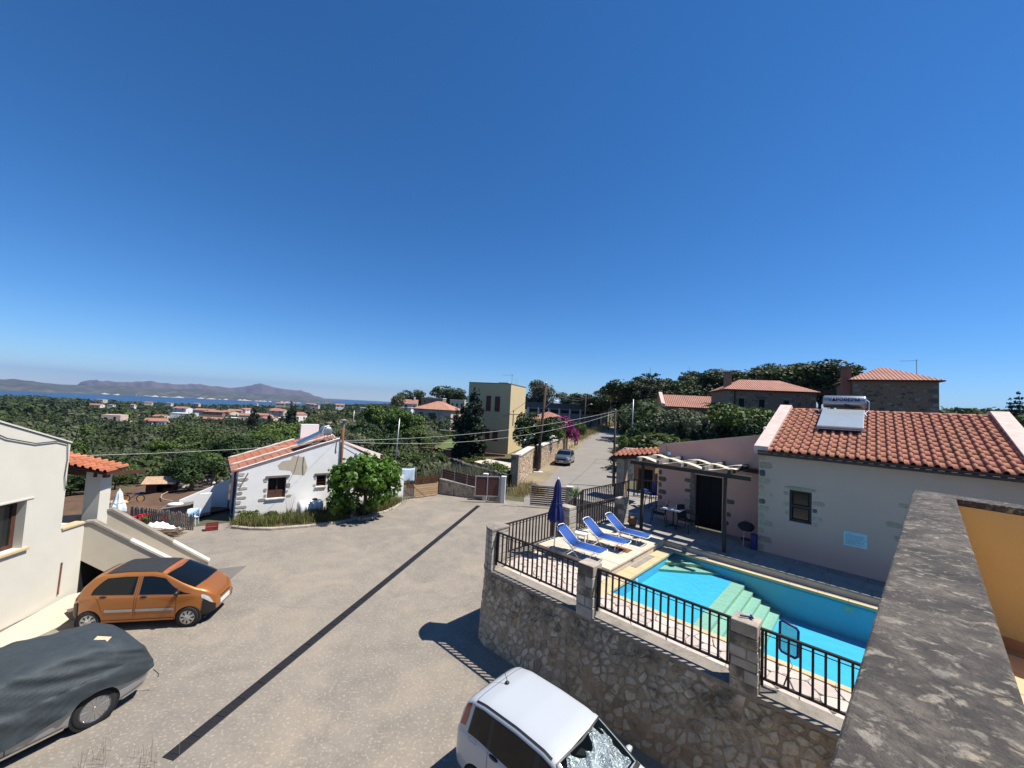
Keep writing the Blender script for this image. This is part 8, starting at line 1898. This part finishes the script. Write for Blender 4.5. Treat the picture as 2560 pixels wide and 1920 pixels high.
for i,(px,py,y,w,wall,l) in enumerate(((195,1010,520,24,'creamhouse','wide cream farmhouse far out in the valley'),(235,1018,430,20,'whitehouse','long white farm building in the middle valley'),(275,1018,430,10,'whitehouse','small white cube house in the middle valley'),(330,1018,430,8,'whitehouse','tiny white house near valley cypresses'),(245,1004,650,26,'pinkhouse','pale pink farmhouse below the coastal ridge'),(370,1010,600,16,'creamhouse','cream house among trees below the coastal ridge'),(420,1012,560,14,'creamhouse','stone coloured house below the coastal ridge'),(700,1014,500,20,'creamhouse','cream house on the wooded ridge right of the bay'),(722,1015,480,16,'pinkhouse','pink house on the wooded ridge right of the bay'),(775,1015,480,18,'creamhouse','pale house on the ridge above the dry field'),(785,1018,440,16,'pinkhouse','salmon house on the ridge above the dry field'),(850,1020,330,12,'whitehouse','white house with red roof on the middle ridge'),(912,1028,300,14,'whitehouse','low white house above the garden hut'),(640,1012,700,9,'whitehouse','tiny white house on the shore of the bay'),(830,1037,260,14,'pinkhouse','low pink house behind the dry grass field'),(490,1013,620,14,'creamhouse','beige farmhouse between village and bay'))):
    w *= .55
    fh(l,px,py,y,w,w*.6,max(2.4,w*.25),wall,'gable',.2*(i%3),wins=2) if i % 2 else fh(l,px,py,y,w,w*.6,max(2.4,w*.25),wall,None,.1,flat=True,wins=2)
# ================================================================ balcony parapet at the camera's right hand
def lichen():
    m = mat('lichen', (.20,.185,.165), .95, bump=.012, bscale=45); N = m.node_tree.nodes; L = m.node_tree.links; p = N['Principled BSDF']
    tc = [n for n in N if n.type == 'TEX_COORD'][0]; mp = N.new('ShaderNodeMapping'); mp.inputs['Scale'].default_value = (1.0,1.2,1); mp.inputs['Rotation'].default_value = (0,0,.5); L.new(tc.outputs['Object'], mp.inputs['Vector'])
    def nz(sc, det=8, rf=.65, di=0):
        n = N.new('ShaderNodeTexNoise'); n.inputs['Scale'].default_value = sc; n.inputs['Detail'].default_value = det; n.inputs['Roughness'].default_value = rf; n.inputs['Distortion'].default_value = di; L.new(mp.outputs[0], n.inputs['Vector']); return n.outputs['Fac']
    def rmp(f, stops):
        r = N.new('ShaderNodeValToRGB'); e = r.color_ramp.elements
        while len(e) < len(stops): e.new(.5)
        for q, (pos, c) in zip(e, stops): q.position = pos; q.color = rgb(c)
        L.new(f, r.inputs[0]); return r.outputs[0]
    def mixc(a, b, f):
        x = N.new('ShaderNodeMix'); x.data_type = 'RGBA'; L.new(f, x.inputs[0]); L.new(a, x.inputs[6]); L.new(b, x.inputs[7]); return x.outputs[2]
    base = rmp(nz(3.5,10,.7,.4), [(.34,(.026,.022,.018)),(.5,(.06,.05,.041)),(.66,(.13,.108,.086))])
    sp = rmp(nz(19,6,.65,.5), [(.54,(0,0,0)),(.66,(.75,.75,.75))]); pale = rmp(nz(9,6,.6), [(.4,(.22,.20,.165)),(.6,(.36,.31,.23))])
    c = mixc(base, pale, sp); sp2 = rmp(nz(13,6,.62,.3), [(.60,(0,0,0)),(.68,(.8,.8,.8))]); yel = rmp(nz(5), [(.4,(.25,.225,.19)),(.6,(.34,.28,.18))]); c = mixc(c, yel, sp2)
    sp3 = rmp(nz(34,4,.6), [(.57,(0,0,0)),(.66,(.6,.6,.6))]); dk = rmp(nz(2), [(.4,(.03,.028,.026)),(.6,(.05,.047,.043))]); c = mixc(c, dk, sp3)
    L.new(c, p.inputs['Base Color'])
lichen()
def parapet():
    ZT = 6.10; FL = 4.98
    D = Vector((.734,.679,0)).normalized(); Nn = Vector((D.y,-D.x,0)); far = Vector((3.93,3.81,0)); w = .265
    t = thing('balcony_parapet', 'lichen stained grey balcony parapet with ochre inner wall at the right', 'parapet', (0,0,0))
    L0 = -1.6; Lf = far.dot(D); off = far.dot(Nn)
    def P(s, n, z): v = D*s+Nn*(off+n); return (v.x, v.y, z)
    # return wall heads right from the far end
    D2 = Vector((.565,-.825,0)).normalized(); n2 = Vector((-D2.y,D2.x,0))
    a = Vector(P(Lf,0,0)); b = a+D2*6.0; ci = Vector(P(Lf-.30,w,0)); c2 = ci+D2*5.7
    m = MB(); poly = [P(L0,0,0)[:2], a[:2], b[:2], c2[:2], ci[:2], P(L0,w,0)[:2]]
    m.prism([tuple(q) for q in poly], ZT-.055, ZT); m.build('coping', 'lichen', t, bevel=.012, seg=3)
    m = MB(); g = .018; A = lambda s, n, z: P(s, n, z)
    m.prism([tuple(q) for q in (P(L0,g,0)[:2], (a-D*.02)[:2], (b)[:2], (c2+n2*.0)[:2], (ci-D*0)[:2], P(L0,w-g,0)[:2])], FL-5.2, ZT-.057); m.build('wall', 'ochre', t)
    # skirting and floor tiles
    m = MB(); e = .012
    m.add([tuple(ci+D*(-e)-n2*0+Vector((0,0,FL))), tuple(c2-n2*.013+Vector((0,0,FL))), tuple(c2-n2*.013+Vector((0,0,FL+.09))), tuple(ci-n2*.013+Vector((0,0,FL+.09))), tuple(c2+Vector((0,0,FL+.09))), tuple(ci+Vector((0,0,FL+.09)))], [(0,1,2,3),(3,2,4,5)]); m.build('skirting', 'skirt', t)
    f = bpy.data.objects.new('balcony_floor', None); link(f); struct(f)
    o = sheet('slab', [P(L0,w-.02,FL-.02), tuple(ci+Vector((0,0,FL-.02))), tuple(c2+Vector((0,0,FL-.02))), P(L0,5,FL-.02)], 'grout', None, f)
    k = 0
    for i in range(-5,17):
        for j in range(0,14):
            s0, q0 = i*.34-.4, w+j*.34; s1, q1 = s0+.33, q0+.33
            cs = [(s0,q0),(s1,q0),(s1,q1),(s0,q1)]
            if all((Vector(P(s,q,0))-ci).dot(n2) < -.004 for s,q in cs): m = MB(); m.prism([P(s,q,0)[:2] for s,q in cs], FL-.015, FL); m.build('floor_tile', 'floortile', f); k += 1
parapet()
# ================================================================ the air
def haze():
    m = bpy.data.materials.new('haze_air'); m.use_nodes = True; N = m.node_tree.nodes; L = m.node_tree.links; N.remove(N['Principled BSDF'])
    v = N.new('ShaderNodeVolumePrincipled'); v.inputs['Color'].default_value = (.25,.40,.72,1); v.inputs['Density'].default_value = HAZE; v.inputs['Anisotropy'].default_value = .0
    L.new(v.outputs[0], N['Material Output'].inputs['Volume'])
    o = MB().box(-15500,15500,-15500,15500,SEA-12,420).build('haze', m); o['kind'] = 'stuff'; tag(o, 'pale blue summer haze over the bay', 'haze')
HAZE = 6.0e-5
haze()
